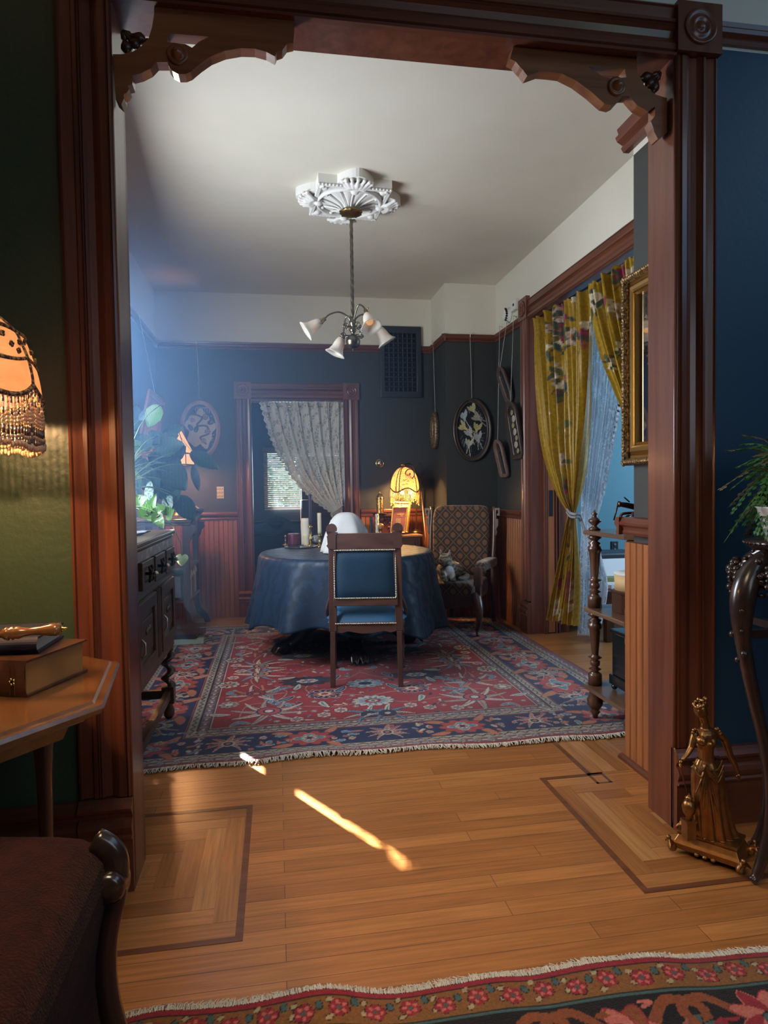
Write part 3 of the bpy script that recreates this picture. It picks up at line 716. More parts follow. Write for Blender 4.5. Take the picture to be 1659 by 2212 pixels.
def fringe(name, edge, n, L, parent, up=1, w=.0035):
    m = MB()
    for k in range(n):
        t = (k + rnd()) / n; p = edge(t)
        l = L * ru(.65, 1.15); dx = ru(-.4, .4) * L; kx = ru(-.5, .5) * L
        q = [p, p + Vector((kx * .5, -up * l * .5, ru(.001, .006) - 0)), p + Vector((dx, -up * l, -p.z + .003 + ru(0, .004)))]
        m.tube(q, [w, w * .9, w * .5], 4, cap=False)
    return m.build(name, FRG, parent, recalc=False)
def e1(t):
    x = RX0 + t * RW; o = rugfn(np.array([[t * RW]]), np.array([[0.]]))[0, 0]; return Vector((o[0], o[1] + .004, o[2]))
f1 = fringe('fringe', e1, 620, .034, rug); f1['kind'] = 'stuff'
f2 = fringe('fringe', lambda t: Vector((RX0 + t * RW, RY_1, .012)), 420, .03, rug, -1); f2['kind'] = 'stuff'

# near rug
NX0, NX1 = -1.0, 1.75; NW = NX1 - NX0; NH = 1.25
GOLD = (.20, .085, .022); BLK = (.010, .008, .010); CRIM = (.25, .018, .028); PINK = (.46, .13, .10); TEAL = (.05, .10, .10); RUST = (.22, .06, .022)
cv = Canvas(NW, NH, .0038, BLK)
H = NH
cv.rect(0, H - .016, NW, H, CRIM); cv.rect(0, H - .10, NW, H - .016, BLK); cv.rect(0, H - .096, NW, H - .02, GOLD); cv.rect(0, H - .108, NW, H - .10, TEAL); cv.rect(0, H - .102, NW, H - .100, RUST)
k = 0; x = .03
while x < NW:
    y = H - .058 + (.006 if k % 2 else -.004)
    cv.stem([(x + .0 + .012 * i, H - .058 + .020 * sin(i * 1.05)) for i in range(9)], .0022, RUST)
    cv.rosette(x, y, .026, 5, [CRIM, PINK, CRIM, TEAL], ru(0, 3), out=BLK)
    cv.oleaf(x + .038, y + .006, .024, .008, PI / 2 + ru(-.3, .3), TEAL, BLK, o=.002); cv.oleaf(x + .052, y - .022, .02, .006, ru(0, 1), (.35, .28, .16), BLK, o=.0015)
    cv.oleaf(x - .03, y + .02, .018, .006, ru(0, 1), (.35, .28, .16), BLK, o=.0015)
    x += .084; k += 1
rows = ((H - .205, 0), (H - .42, .17), (H - .65, 0), (H - .87, .17))
def flower(x, y, R, st):
    if st == 0:
        for i in range(8): cv.oleaf(x, y, R, R * .24, 2 * PI * i / 8 + .3, PINK if i % 2 else CRIM, CRIM if i % 2 else PINK, o=R * .04)
        cv.disc(x, y, R * .22, BLK); cv.disc(x, y, R * .18, TEAL, 0, 1.3, .8)
    elif st == 1:
        cv.disc(x, y - R * .1, R * .95, CRIM, 0, 1.15, .9); cv.disc(x, y - R * .1, R * .8, RUST, 0, 1.15, .85)
        for i in range(7): cv.oleaf(x, y, R * .8, R * .2, PI / 2 + (i - 3) * .5, CRIM if i % 2 else PINK, BLK, o=R * .04)
        cv.disc(x, y, R * .3, (.4, .35, .22)); cv.disc(x, y, R * .22, TEAL); cv.disc(x, y, R * .1, (.4, .35, .22))
    else:
        for i in range(6): cv.oleaf(x, y, R * .9, R * .3, 2 * PI * i / 6, RUST if i % 2 else PINK, CRIM, o=R * .04)
        cv.disc(x, y, R * .28, (.4, .35, .22)); cv.disc(x, y, R * .17, CRIM)
for ri, (y, off) in enumerate(rows):
    for k in range(9):
        x = .10 + k * .335 + off
        for sg in (-1, 1):
            cv.stem([(p.x, p.y) for p in spline([(x + sg * .06, y + .02, 0), (x + sg * .12, y + .075, 0), (x + sg * .19, y + .05, 0), (x + sg * .17, y - .03, 0)], 8)], .013, RUST)
            cv.stem([(p.x, p.y) for p in spline([(x + sg * .05, y - .02, 0), (x + sg * .11, y - .08, 0), (x + sg * .17, y - .07, 0)], 8)], .005, CRIM)
            cv.oleaf(x + sg * .11, y - .01, .07, .018, (0 if sg > 0 else PI) + ru(-.4, .4), TEAL, BLK, bend=.3, o=.003)
for ri, (y, off) in enumerate(rows):
    for k in range(9):
        x = .10 + k * .335 + off; flower(x, y, .088, (k + ri) % 3)
for _ in range(900):
    x = ru(.02, NW - .02); y = ru(.02, H - .125); i = int(x / NW * (cv.nx - 1)); j = int(y / NH * (cv.ny - 1))
    if cv.c[j, i].sum() < .04:
        c_ = [PINK, CRIM, RUST, TEAL, (.3, .1, .07)][int(rnd() * 5)]
        for t in (-.5, 0, .5)[:1 + int(rnd() * 3)]: cv.leaf(x, y, .036, .0065, ru(0, .4) + t * 1.2 + (PI if rnd() < .5 else 0), c_, .3)
cv.c *= (1 + .22 * (RNG.rand(cv.ny, cv.nx, 1) - .5))
_ea, _eb = at(250, 2203, Z=.008), at(1659, 2052, Z=.008)
def ny0(x): return _ea.y + (x - _ea.x) / (_eb.x - _ea.x) * (_eb.y - _ea.y)
def rug2(X, Y):
    xx = X + NX0; e = np.clip((Y - (NH - .22)) / .22, 0, 1)
    yy = ny0(xx) - NH + Y + e * (.010 * np.sin(xx * 7.5 + 2.2) + .006 * np.sin(xx * 17 + .6))
    z = .010 + e * (.010 * np.clip(np.sin(xx * 7.5 + .8), 0, 1) ** 2 + .006 * np.clip(np.sin(xx * 15), 0, 1) ** 2)
    return np.stack([xx, yy, z], -1)
rug = thing('near_rug', 'black and crimson floral rug with white fringe in the near foreground', 'rug', (.4, 1.0, 0))
cv.mesh('rug_pile', rug2, RUGM, rug)
def e2(t):
    o = rug2(np.array([[t * NW]]), np.array([[NH]]))[0, 0]; return Vector((o[0], o[1] - .004, o[2] - .002))
f = fringe('fringe', e2, 1500, .030, rug, -1, .0017); f['kind'] = 'stuff'
m = MB(); m.grid(lambda u, v: Vector((NX0 + .02 + u * (NW - .04), ny0(NX0 + u * NW) - NH + .02 + v * (NH - .06), .004)), 8, 4); m.build('rug_backing', MATS['rug_jute'], rug)
# ================================================================ DINING TABLE, CHAIRS, CAT
# ---- round table with claw feet
TC = Vector((.53, 5.05, 0)); TR = .665; TZ = .765
PINE = wood('claw_table_wood', (.012, .008, .008), (.03, .016, .012), .3, 'z', .4)
t = thing('round_table', 'round pedestal table with carved dark claw feet, hidden under a navy cloth', 'table', TC)
m = MB(); m.lathe([(0, TZ - .035), (TR - .02, TZ - .035), (TR - .01, TZ - .02), (TR - .01, TZ - .004), (0, TZ - .004)], TC, 48); m.build('tabletop', PINE, t)
m = MB(); m.lathe([(.16, .16), (.17, .2), (.10, .26), (.085, .34), (.13, .42), (.15, .5), (.10, .58), (.09, .66), (.2, .72), (.22, .729)], TC, 24); m.build('pedestal', PINE, t)
for a in (rad(193), rad(-88), rad(3), rad(88)):
    d = Vector((cos(a), sin(a), 0)); s_ = Vector((-sin(a), cos(a), 0)); m = MB()
    P = spline([TC + d * .08 + Vector((0, 0, .25)), TC + d * .2 + Vector((0, 0, .27)), TC + d * .33 + Vector((0, 0, .20)), TC + d * .42 + Vector((0, 0, .11)), TC + d * .5 + Vector((0, 0, .065))], 5)
    m.tube(P, [.075 - .03 * i / (len(P) - 1) for i in range(len(P))], 10)
    m.ball(TC + d * .50 + Vector((0, 0, .062)), .058, 14, (1, 1, .9))
    for q in (-1.1, -.4, .4, 1.1):
        b0 = TC + d * .50 + s_ * (q * .034) + Vector((0, 0, .085)); b1 = TC + d * .56 + s_ * (q * .045) + Vector((0, 0, .07)); b2 = TC + d * .60 + s_ * (q * .05) + Vector((0, 0, .025))
        m.tube([b0, b1, b2], [.022, .02, .008], 7)
    m.build('claw_foot', PINE, t, remesh=.008)
# ---- tablecloth: damask, folded, hanging unevenly
CLO = bpy.data.materials.new('navy_damask'); CLO.use_nodes = True
def damask(m, c1, c2, s=9):
    nt = m.node_tree; N = nt.nodes; L = nt.links; b = N['Principled BSDF']
    tc = N.new('ShaderNodeTexCoord'); w = N.new('ShaderNodeTexWave'); w.wave_type = 'RINGS'; w.inputs['Scale'].default_value = s * .45; w.inputs['Distortion'].default_value = 9; w.inputs['Detail'].default_value = 3; w.inputs['Detail Scale'].default_value = 2.2
    L.new(tc.outputs['Object'], w.inputs['Vector'])
    cr = N.new('ShaderNodeValToRGB'); cr.color_ramp.elements[0].position = .42; cr.color_ramp.elements[1].position = .55
    cr.color_ramp.elements[0].color = (*c1, 1); cr.color_ramp.elements[1].color = (*c2, 1)
    L.new(w.outputs['Fac'], cr.inputs['Fac']); L.new(cr.outputs['Color'], b.inputs['Base Color'])
    r2 = N.new('ShaderNodeMapRange'); r2.inputs['To Min'].default_value = .62; r2.inputs['To Max'].default_value = .42; L.new(w.outputs['Fac'], r2.inputs['Value']); L.new(r2.outputs[0], b.inputs['Roughness'])
    b.inputs['Sheen Weight'].default_value = .04; b.inputs['Specular IOR Level'].default_value = .3
damask(CLO, (.005, .015, .036), (.010, .026, .056))
def hem(a):
    # lower at the left (viewer side), shorter at front centre
    return .185 + .055 * sin(a * 2 + .6) + .02 * sin(a * 9) + (.12 * max(0, -sin(a)) ** 2 )
def clothpt(u, v):
    a = 2 * PI * u
    if v < .32:
        r = (v / .32) * TR; return TC + Vector((r * cos(a), r * sin(a), TZ + .002 + .0012 * sin(a * 3 + r * 9)))
    s_ = (v - .32) / .68; s2 = min(1, s_ * 1.0)
    fold = .5 + .5 * sin(a * 11 + .8 * sin(a * 2) + .4); fold2 = .5 + .5 * sin(a * 17 + 1.3)
    r = TR + .006 + s2 ** 1.2 * (.035 + .070 * fold ** 1.4 + .022 * fold2) + .010 * min(1, s_ * 14)
    z = TZ - .004 * (1 - math.exp(-s_ * 20)) - s_ * (TZ - hem(a))
    if s_ > 0: z += .006 * math.exp(-s_ * 30)
    return TC + Vector((r * cos(a), r * sin(a), z))
m = MB(); m.grid(clothpt, 220, 44); c = m.build('tablecloth', CLO, None, solid=.002)
tag(c, 'navy blue damask tablecloth hanging in folds from the round table', 'tablecloth')

# ---- chair with blue leather (seen from behind)
CHW = wood('chair_oak', (.062, .028, .022), (.12, .056, .042), .42, 'z', .15)
CHX = wood('chair_oak_x', (.062, .028, .022), (.12, .056, .042), .42, 'x', .15)
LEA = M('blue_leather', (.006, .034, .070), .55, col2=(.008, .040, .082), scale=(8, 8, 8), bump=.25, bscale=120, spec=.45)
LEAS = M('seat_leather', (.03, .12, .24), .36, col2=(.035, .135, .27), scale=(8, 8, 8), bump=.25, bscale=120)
pL, pR = at(720, 1483, Z=.012), at(866, 1481, Z=.012)
ang = math.atan2(pR.y - pL.y, pR.x - pL.x); cmid = (pL + pR) / 2; cmid.z = .012
ch = thing('dining_chair', 'wooden dining chair with blue leather back and brass nailheads, its back to the viewer', 'chair', cmid)
CU = Vector((cos(ang), sin(ang), 0)); CV = Vector((-sin(ang), cos(ang), 0))   # right, forward(away)
def cp(u, v, z): return cmid + CU * u + CV * v + Vector((0, 0, z))
HW = (pR - pL).length / 2
def stile(sg):
    m = MB(); lean = lambda z: (-.05 * max(0, (z - .45)) - .03 * max(0, .4 - z) * 1.2)
    zs = [0, .15, .35, .45, .55, .7, .85, .93]
    off = lambda z: -.012 * (z / .9)
    for a, b_ in zip(zs[:-1], zs[1:]):
        w0, w1 = .016 if a < .35 else .024, .016 if b_ <= .35 else .024
        vs = []
        for z, w in ((a, w0), (b_, w1)):
            for (x, y) in ((-w, -.016), (w, -.016), (w, .016), (-w, .016)): vs.append(cp(sg * (HW + off(z)) + x, lean(z) + y, z))
        m.add(vs, [(0, 1, 5, 4), (1, 2, 6, 5), (2, 3, 7, 6), (3, 0, 4, 7), (3, 2, 1, 0), (4, 5, 6, 7)])
    o = m.build('leg' if False else 'back_post', CHW, ch, bevel=.003)
    m = MB(); e = sg * (HW - .012); r_ = .034
    P = [(e - sg * .022, .87), (e - sg * .022, .955), (e - sg * .030, .962), (e - sg * .034, .972)]
    for k in range(13):
        a = rad(200 - k * 18.3); P.append((e - sg * (-.004) + sg * -cos(a) * -1 * r_ * -1, .992 + r_ * sin(a)))
    P += [(e + sg * .030, .962), (e + sg * .026, .955), (e + sg * .033, .948), (e + sg * .030, .930), (e + sg * .028, .90), (e + sg * .036, .892), (e + sg * .022, .87)]
    m.prism([P], lambda u, v, d_: cp(u, d_ - .026, v), -.018, .018); m.build('finial', CHW, ch)
for sg in (-1, 1): stile(sg)
m = MB(); 
def hz_(u0, u1, v0, v1, z0, z1): m.add([cp(u, v, z) for z in (z0, z1) for (u, v) in ((u0, v0), (u1, v0), (u1, v1), (u0, v1))], [(0, 1, 5, 4), (1, 2, 6, 5), (2, 3, 7, 6), (3, 0, 4, 7), (3, 2, 1, 0), (4, 5, 6, 7)])
hz_(-HW + .012, HW - .012, -.040, -.012, .858, .965); m.build('top_rail', CHX, ch, bevel=.003)
m = MB(); hz_(-HW + .012, HW - .012, -.030, -.004, .512, .562); m.build('back_rail', CHX, ch, bevel=.003)
m = MB(); P = [(-HW + .015, .405), (HW - .015, .405), (HW - .015, .352), (HW - .06, .340), (HW - .10, .352), (.03, .336), (-.03, .336), (-HW + .10, .350), (-HW + .06, .340), (-HW + .015, .350)]
m.prism([P], lambda u, v, d_: cp(u, d_, v), -.012, .012); m.build('rear_apron', CHX, ch)
def pad(u0, u1, z0, z1, vb, th, nu=12, nz=12):
    m = MB()
    def f(u, v):
        e = min(1, 6 * min(u, 1 - u)) * min(1, 6 * min(v, 1 - v)); return cp(u0 + (u1 - u0) * u, vb - th * math.sqrt(max(0, e)), z0 + (z1 - z0) * v)
    m.grid(f, nu, nz); return m
m = pad(-HW + .018, HW - .018, .556, .864, -.022, .016); 
hh = Vector((0, 0, 0)); m.grid(lambda u, v: cp(-HW + .018 + (2 * HW - .036) * u, .012, .556 + .308 * v), 2, 2)
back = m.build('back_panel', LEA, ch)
NAIL = M('nailhead_brass', (.62, .58, .48), .3, 1.)
m = MB()
def nails(p0, p1, n):
    for k in range(n):
        q = p0 + (p1 - p0) * ((k + .5) / n); m.ball(q, .0066, 6, (1, 1, 1))
a0, a1, z0, z1, vv = -HW + .022, HW - .022, .560, .860, -.030
nails(cp(a0, vv, z0), cp(a1, vv, z0), 38); nails(cp(a0, vv - .008, z1), cp(a1, vv - .008, z1), 38); nails(cp(a0, vv, z0), cp(a0, vv, z1), 28); nails(cp(a1, vv, z0), cp(a1, vv, z1), 28)
o = m.build('nailhead_trim', NAIL, ch, recalc=False)
m = MB(); nails(cp(-HW + .02, -.014, .398), cp(HW - .02, -.014, .398), 38); 
m.build('seat_nailhead_trim', NAIL, ch, recalc=False)
for sg in (-1, 1):
    m = MB(); nails(cp(sg * (HW + .008), .0, .41), cp(sg * (HW + .035), .40, .40), 34); m.build('seat_nailhead_trim', NAIL, ch, recalc=False)
m = MB()
def seat(u, v):
    w = HW - .004 + .04 * min(1, v * 3); e = min(1, 5 * min(u, 1 - u)) * min(1, 5 * min(v, 1 - v)); e = math.sqrt(max(0, e))
    bul = 1 + .05 * sin(PI * v) 
    return cp((u * 2 - 1) * w * bul, .0 + v * .44, .405 + .095 * e + .012 * sin(PI * u) * sin(PI * v))
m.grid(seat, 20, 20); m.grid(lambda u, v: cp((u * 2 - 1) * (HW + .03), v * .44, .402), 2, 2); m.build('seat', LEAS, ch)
for sg in (-1, 1):
    m = MB()
    m.add([cp(sg * (HW + o_), v, z) for z in (.345, .405) for (o_, v) in ((-.01, .0), (.012, .0), (.042, .42), (.02, .42))], [(0, 1, 5, 4), (1, 2, 6, 5), (2, 3, 7, 6), (3, 0, 4, 7), (3, 2, 1, 0), (4, 5, 6, 7)])
    m.build('side_rail', CHX, ch)
for sg in (-1, 1):
    m = MB(); m.lathe([(.014, 0), (.020, .008), (.014, .02), (.012, .05), (.017, .06), (.013, .075), (.015, .2), (.019, .27), (.014, .285), (.021, .30), (.021, .345), (.024, .41)], cp(sg * (HW + .022), .42, 0), 14)
    m.build('front_leg', CHW, ch)
    m = MB(); m.tube([cp(sg * (HW - .004), -.01, .16), cp(sg * (HW + .022), .42, .16)], .008, 8); m.build('stretcher', CHW, ch)
    m = MB(); P = spline([cp(sg * (HW + .0), .0, .58), cp(sg * (HW + .03), .06, .50), cp(sg * (HW + .042), .14, .44), cp(sg * (HW + .036), .2, .40)], 5); m.tube(P, .013, 8); m.build('hip_bracket', CHW, ch)

# ---- wing armchair with patterned upholstery
UPH = bpy.data.materials.new('gold_brocade'); UPH.use_nodes = True
def brocade(m):
    nt = m.node_tree; N = nt.nodes; L = nt.links; b = N['Principled BSDF']
    tc = N.new('ShaderNodeTexCoord'); mp = N.new('ShaderNodeMapping'); mp.inputs['Scale'].default_value = (10, 10, 8); mp.inputs['Rotation'].default_value = (0, rad(0), 0)
    L.new(tc.outputs['Object'], mp.inputs['Vector'])
    sp = N.new('ShaderNodeSeparateXYZ'); L.new(mp.outputs['Vector'], sp.inputs['Vector'])
    def mth(op, a, b_=None):
        n = N.new('ShaderNodeMath'); n.operation = op
        for i, q in enumerate((a, b_)):
            if q is None: continue
            if isinstance(q, (int, float)): n.inputs[i].default_value = q
            else: L.new(q, n.inputs[i])
        return n.outputs[0]
    s1 = mth('ADD', sp.outputs['X'], sp.outputs['Z']); s2 = mth('SUBTRACT', sp.outputs['X'], sp.outputs['Z'])
    w1 = mth('ABSOLUTE', mth('SINE', mth('MULTIPLY', s1, PI))); w2 = mth('ABSOLUTE', mth('SINE', mth('MULTIPLY', s2, PI)))
    mn = mth('MINIMUM', w1, w2); dot = mth('MULTIPLY', w1, w2)
    line = mth('LESS_THAN', mn, .16); fl_ = mth('GREATER_THAN', dot, .62); pat = mth('MAXIMUM', line, fl_)
    mx = N.new('ShaderNodeMix'); mx.data_type = 'RGBA'; L.new(pat, mx.inputs['Factor']); mx.inputs[6].default_value = (.022, .016, .014, 1); mx.inputs[7].default_value = (.15, .065, .024, 1)
    L.new(mx.outputs[2], b.inputs['Base Color']); b.inputs['Roughness'].default_value = .85; b.inputs['Sheen Weight'].default_value = .3
brocade(UPH)
ac = thing('armchair', 'brocade upholstered armchair with carved wooden frame in the far right corner', 'armchair', (1.50, 5.6, 0))
AC = Vector((1.565, 5.635, 0)); aa = rad(-33)      # facing viewer-left
AU = Vector((cos(aa), sin(aa), 0)); AV = Vector((-sin(aa), cos(aa), 0))
def ap(u, v, z): return AC + AU * u + AV * v + Vector((0, 0, z))
def cushion(mb, u0, u1, v0, v1, z0, z1, p=4, shear=0, crown=0):
    def f(a, b_):
        th = 2 * PI * a; ph = PI * (b_ - .5)
        def se(c, e=2 / p): return math.copysign(abs(c) ** e, c)
        x = se(cos(ph)) * se(cos(th)); y = se(cos(ph)) * se(sin(th)); z = se(sin(ph))
        zz = (z0 + z1) / 2 + z * (z1 - z0) / 2
        return ap((u0 + u1) / 2 + x * (u1 - u0) / 2 * (1 + crown * (zz - z0)), (v0 + v1) / 2 + y * (v1 - v0) / 2 + shear * (zz - z0), zz)
    mb.grid(f, 40, 28)
m = MB(); cushion(m, -.26, .26, .12, .25, .40, 1.085, 7, .10, .10); m.build('backrest', UPH, ac)
m = MB(); cushion(m, -.29, .27, -.36, .24, .27, .455, 6); m.build('seat', UPH, ac)
ACW = wood('armchair_walnut', (.045, .02, .014), (.13, .06, .04), .35, 'z', .3)
for sg in (-1, 1):
    m = MB(); cushion(m, sg * .31 - .05, sg * .31 + .05, -.28, .17, .545, .625, 5); m.build('arm_pad', UPH, ac)
    m = MB(); P = spline([ap(sg * .30, .27, 1.07), ap(sg * .305, .235, .8), ap(sg * .30, .20, .55), ap(sg * .30, .19, .35), ap(sg * .29, .26, .02)], 5); m.tube(P, .022, 8); m.build('back_post', ACW, ac)
    m = MB()  # carved fret ear
    Q = [(0, 0), (.045, 0), (.045, -.07), (.02, -.07), (.02, -.05), (.03, -.05), (.03, -.018), (.012, -.018), (.012, -.10), (.03, -.10), (.03, -.16), (.012, -.19), (.02, -.22), (.006, -.26), (0, -.26)]
    m.prism([[(sg * a, b_) for a, b_ in Q]], lambda u, v, d_: ap(sg * .315 + u, .235 + d_, 1.06 + v), -.01, .01); m.build('carved_ear', ACW, ac)
    m = MB(); m.box(0, 0, 0, 0, 0, 0) if False else None
    m.prism([[(-.032, .44), (-.032, .55), (-.03, .585), (.03, .585), (.032, .55), (.032, .44), (.02, .42), (.022, .34), (-.022, .34), (-.02, .42)]], lambda u, v, d_: ap(sg * .31 + u, -.335 + d_, v), -.03, .03)
    m.tube([ap(sg * .31, -.36, .575), ap(sg * .31, .20, .555)], .018, 8)
    m.build('arm_support', ACW, ac)
    m = MB(); P = spline([ap(sg * .29, -.33, .36), ap(sg * .33, -.39, .25), ap(sg * .325, -.38, .14), ap(sg * .30, -.34, .06), ap(sg * .31, -.36, .012)], 6)
    m.tube(P, [.042 - .03 * i / (len(P) - 1) for i in range(len(P))], 9); m.build('front_leg', ACW, ac)
m = MB(); P = [(-.30, .345), (.30, .345), (.30, .28), (.22, .25), (.1, .235), (0, .215), (-.1, .235), (-.22, .25), (-.30, .28)]
m.prism([P], lambda u, v, d_: ap(u, -.355 + d_, v), -.012, .012); m.build('front_apron', ACW, ac)

# ---- cat sitting on the armchair
CATM = bpy.data.materials.new('tabby_fur'); CATM.use_nodes = True
CT = at(962, 1252, Z=.452)
def tabby(m):
    nt = m.node_tree; N = nt.nodes; L = nt.links; b = N['Principled BSDF']
    tc = N.new('ShaderNodeTexCoord'); w = N.new('ShaderNodeTexWave'); w.inputs['Scale'].default_value = 9; w.inputs['Distortion'].default_value = 9; w.inputs['Detail'].default_value = 3; w.bands_direction = 'Z'
    L.new(tc.outputs['Object'], w.inputs['Vector'])
    cr = N.new('ShaderNodeValToRGB'); cr.color_ramp.elements[0].position = .3; cr.color_ramp.elements[1].position = .6; cr.color_ramp.elements[0].color = (.10, .08, .062, 1); cr.color_ramp.elements[1].color = (.30, .24, .18, 1)
    L.new(w.outputs['Fac'], cr.inputs['Fac'])
    # white bib: soft sphere round the chest
    mp = N.new('ShaderNodeMapping'); mp.inputs['Location'].default_value = tuple(-(a * k) for a, k in zip(CT + Vector((.005, -.115, .075)), (19, 11, 15))); mp.inputs['Scale'].default_value = (19, 11, 15)
    L.new(tc.outputs['Object'], mp.inputs['Vector']); g = N.new('ShaderNodeTexGradient'); g.gradient_type = 'SPHERICAL'; L.new(mp.outputs['Vector'], g.inputs['Vector'])
    c2 = N.new('ShaderNodeValToRGB'); c2.color_ramp.elements[0].position = .05; c2.color_ramp.elements[1].position = .18; L.new(g.outputs['Fac'], c2.inputs['Fac'])
    mx = N.new('ShaderNodeMix'); mx.data_type = 'RGBA'; L.new(c2.outputs['Color'], mx.inputs['Factor']); L.new(cr.outputs['Color'], mx.inputs[6]); mx.inputs[7].default_value = (.78, .76, .74, 1)
    L.new(mx.outputs[2], b.inputs['Base Color']); b.inputs['Roughness'].default_value = .9; b.inputs['Sheen Weight'].default_value = .4
    n2 = N.new('ShaderNodeTexNoise'); n2.inputs['Scale'].default_value = 160; bp = N.new('ShaderNodeBump'); bp.inputs['Strength'].default_value = .5; bp.inputs['Distance'].default_value = .003; L.new(tc.outputs['Object'], n2.inputs['Vector']); L.new(n2.outputs['Fac'], bp.inputs['Height']); L.new(bp.outputs['Normal'], b.inputs['Normal'])
tabby(CATM)
cat = thing('cat', 'brown tabby cat with a white bib lying on the armchair seat', 'cat', CT)
m = MB()
def cb(x, y, z, r, sc=(1, 1, 1), R=None): m.ball(CT + Vector((x, y, z)), r, 16, sc, R)
cb(.06, .07, .075, .105, (1.15, 1.25, .78)); cb(.02, -.03, .085, .082, (1, 1, 1.0)); cb(.0, -.075, .085, .066, (.95, .9, 1.15)); cb(-.01, -.085, .135, .045, (1, .9, 1))
HC = Vector((-.025, -.105, .19)); hR = Rz(rad(-38)) @ Rx(rad(6))
def hb(x, y, z, r, sc=(1, 1, 1)): m.ball(CT + HC + hR @ Vector((x, y, z)), r, 16, sc, hR)
hb(0, 0, 0, .056, (1.05, .95, .92)); hb(0, -.030, -.006, .036, (1.05, .9, .85)); hb(0, -.052, -.018, .021, (1.15, .9, .8)); hb(.028, -.025, -.022, .026); hb(-.028, -.025, -.022, .026); hb(0, -.040, -.034, .018)
for sg in (-1, 1):
    m.tube([CT + Vector((sg * .035 - .01, -.08, .10)), CT + Vector((sg * .04 - .01, -.13, .04)), CT + Vector((sg * .036 - .01, -.155, .018))], [.032, .026, .022], 10); cb(sg * .035 - .01, -.172, .018, .024, (1, 1.3, .75))
    p0 = CT + HC + hR @ Vector((sg * .034, .0, .035)); p1 = CT + HC + hR @ Vector((sg * .046, .006, .088)); m.tube([p0, (p0 + p1) / 2, p1], [.026, .018, .004], 10, flat=.5)
tl = spline([CT + Vector((.14, .12, .05)), CT + Vector((.2, .03, .03)), CT + Vector((.16, -.08, .025)), CT + Vector((.08, -.13, .022))], 6); m.tube(tl, [.024] * (len(tl) - 4) + [.022, .02, .016, .01], 9)
m.build('cat_body', CATM, cat, remesh=.0045)
for sg in (-1, 1):
    m = MB(); m.ball(CT + HC + hR @ Vector((sg * .023, -.0535, .010)), .0085, 10, (1.1, .5, .75), hR)
    m.build('eye', M('cat_eye', (.25, .30, .08), .1, coat=1.), cat)
m = MB(); m.ball(CT + HC + hR @ Vector((0, -.073, -.012)), .006, 8, (1.2, .6, .8), hR); m.build('nose', M('cat_nose', (.35, .12, .10), .5), cat)
for sg in (-1, 1):
    m = MB()
    p0 = CT + HC + hR @ Vector((sg * .036, -.014, .042)); p1 = CT + HC + hR @ Vector((sg * .045, -.006, .078)); m.tube([p0, (p0 + p1) / 2, p1], [.014, .010, .002], 8, flat=.3)
    m.build('inner_ear', M('cat_ear_skin', (.45, .25, .22), .7), cat)
# ================================================================ CHANDELIER + MEDALLION
PLA = M('medallion_plaster', (.80, .79, .76), .7)
MC = Vector((.505, 4.285, ZC)); ma = rad(4)
med = thing('ceiling_medallion', 'white plaster ceiling medallion, a star of fans with leafy points, above the chandelier', 'ceiling medallion', MC)
def mp_(u, v, d): 
    c, s_ = cos(ma), sin(ma); return MC + Vector((u * c - v * s_, u * s_ + v * c, -d))
m = MB()
S_ = .232
out = [(-S_, -S_), (S_, -S_), (S_, S_), (-S_, S_)]
# square plate + four round lobes
ol = []
for q in range(4):
    a0 = q * PI / 2 - PI / 2; c, s_ = cos(a0), sin(a0)
    loc = [(S_, -S_), (S_, -.115), (S_ + .012, -.110), (S_ + .03, -.100)]
    loc += [(S_ + .03 + .085 * sin(PI * k / 10) * (1 if 0 < k < 10 else 1), -.10 + .20 * k / 10) for k in range(1, 10)] 
    loc += [(S_ + .03, .100), (S_ + .012, .110), (S_, .115)]
    ol += [(x * c - y * s_, x * s_ + y * c) for x, y in loc]
m.prism([ol], mp_, 0, .052)
m.build('plate', PLA, med, bevel=.004)
m = MB(); m.ring([mp_(x, y, .052) for x, y in [(-S_ + .014, -S_ + .014), (S_ - .014, -S_ + .014), (S_ - .014, S_ - .014), (-S_ + .014, S_ - .014)]], [(-.010, 0), (.010, 0), (.010, .016), (-.010, .016)], nrm=(0, 0, -1), smooth=False); m.build('square_border', PLA, med)
m = MB()
for q in range(4):
    a0 = q * PI / 2
    for k in range(21):
        x = -S_ + .006 + (2 * S_ - .012) * k / 20; y = S_ - .004
        m.ball(mp_(x * cos(a0) - y * sin(a0), x * sin(a0) + y * cos(a0), .062), .008, 8)
m.build('bead_border', PLA, med, recalc=False)
m = MB(); m.ring([mp_(.205 * cos(2 * PI * k / 48), .205 * sin(2 * PI * k / 48), .052) for k in range(48)], [(-.011, 0), (.011, 0), (.009, .022), (0, .028), (-.009, .022)], nrm=(0, 0, -1)); m.build('ring', PLA, med)
m = MB()   # fluted fan bowl rising to the canopy
def fan(u, v):
    a = 2 * PI * u; n = 12; fl_ = abs(sin(a * n / 2)); r = .045 + (.185 - .045) * v; d = .115 - .062 * v ** .55 - .012 * (1 - fl_) * (1 - v * .3)
    r *= 1 + .05 * fl_ * v; return mp_(r * cos(a), r * sin(a), d)
m.grid(fan, 192, 14)
m.build('fluted_bowl', PLA, med)
m = MB()
for k in range(12):
    a = 2 * PI * (k + .0) / 12; P = [mp_((.05 + .135 * t) * cos(a), (.05 + .135 * t) * sin(a), .118 - .062 * t ** .55) for t in (0, .15, .3, .5, .7, .85, 1)]
    m.tube(P, [.004, .005, .0055, .006, .007, .008, .006], 6)
    m.ball(mp_(.186 * cos(a), .186 * sin(a), .066), .013, 10, (1, 1, .7))
m.build('rib_bead', PLA, med, recalc=False)
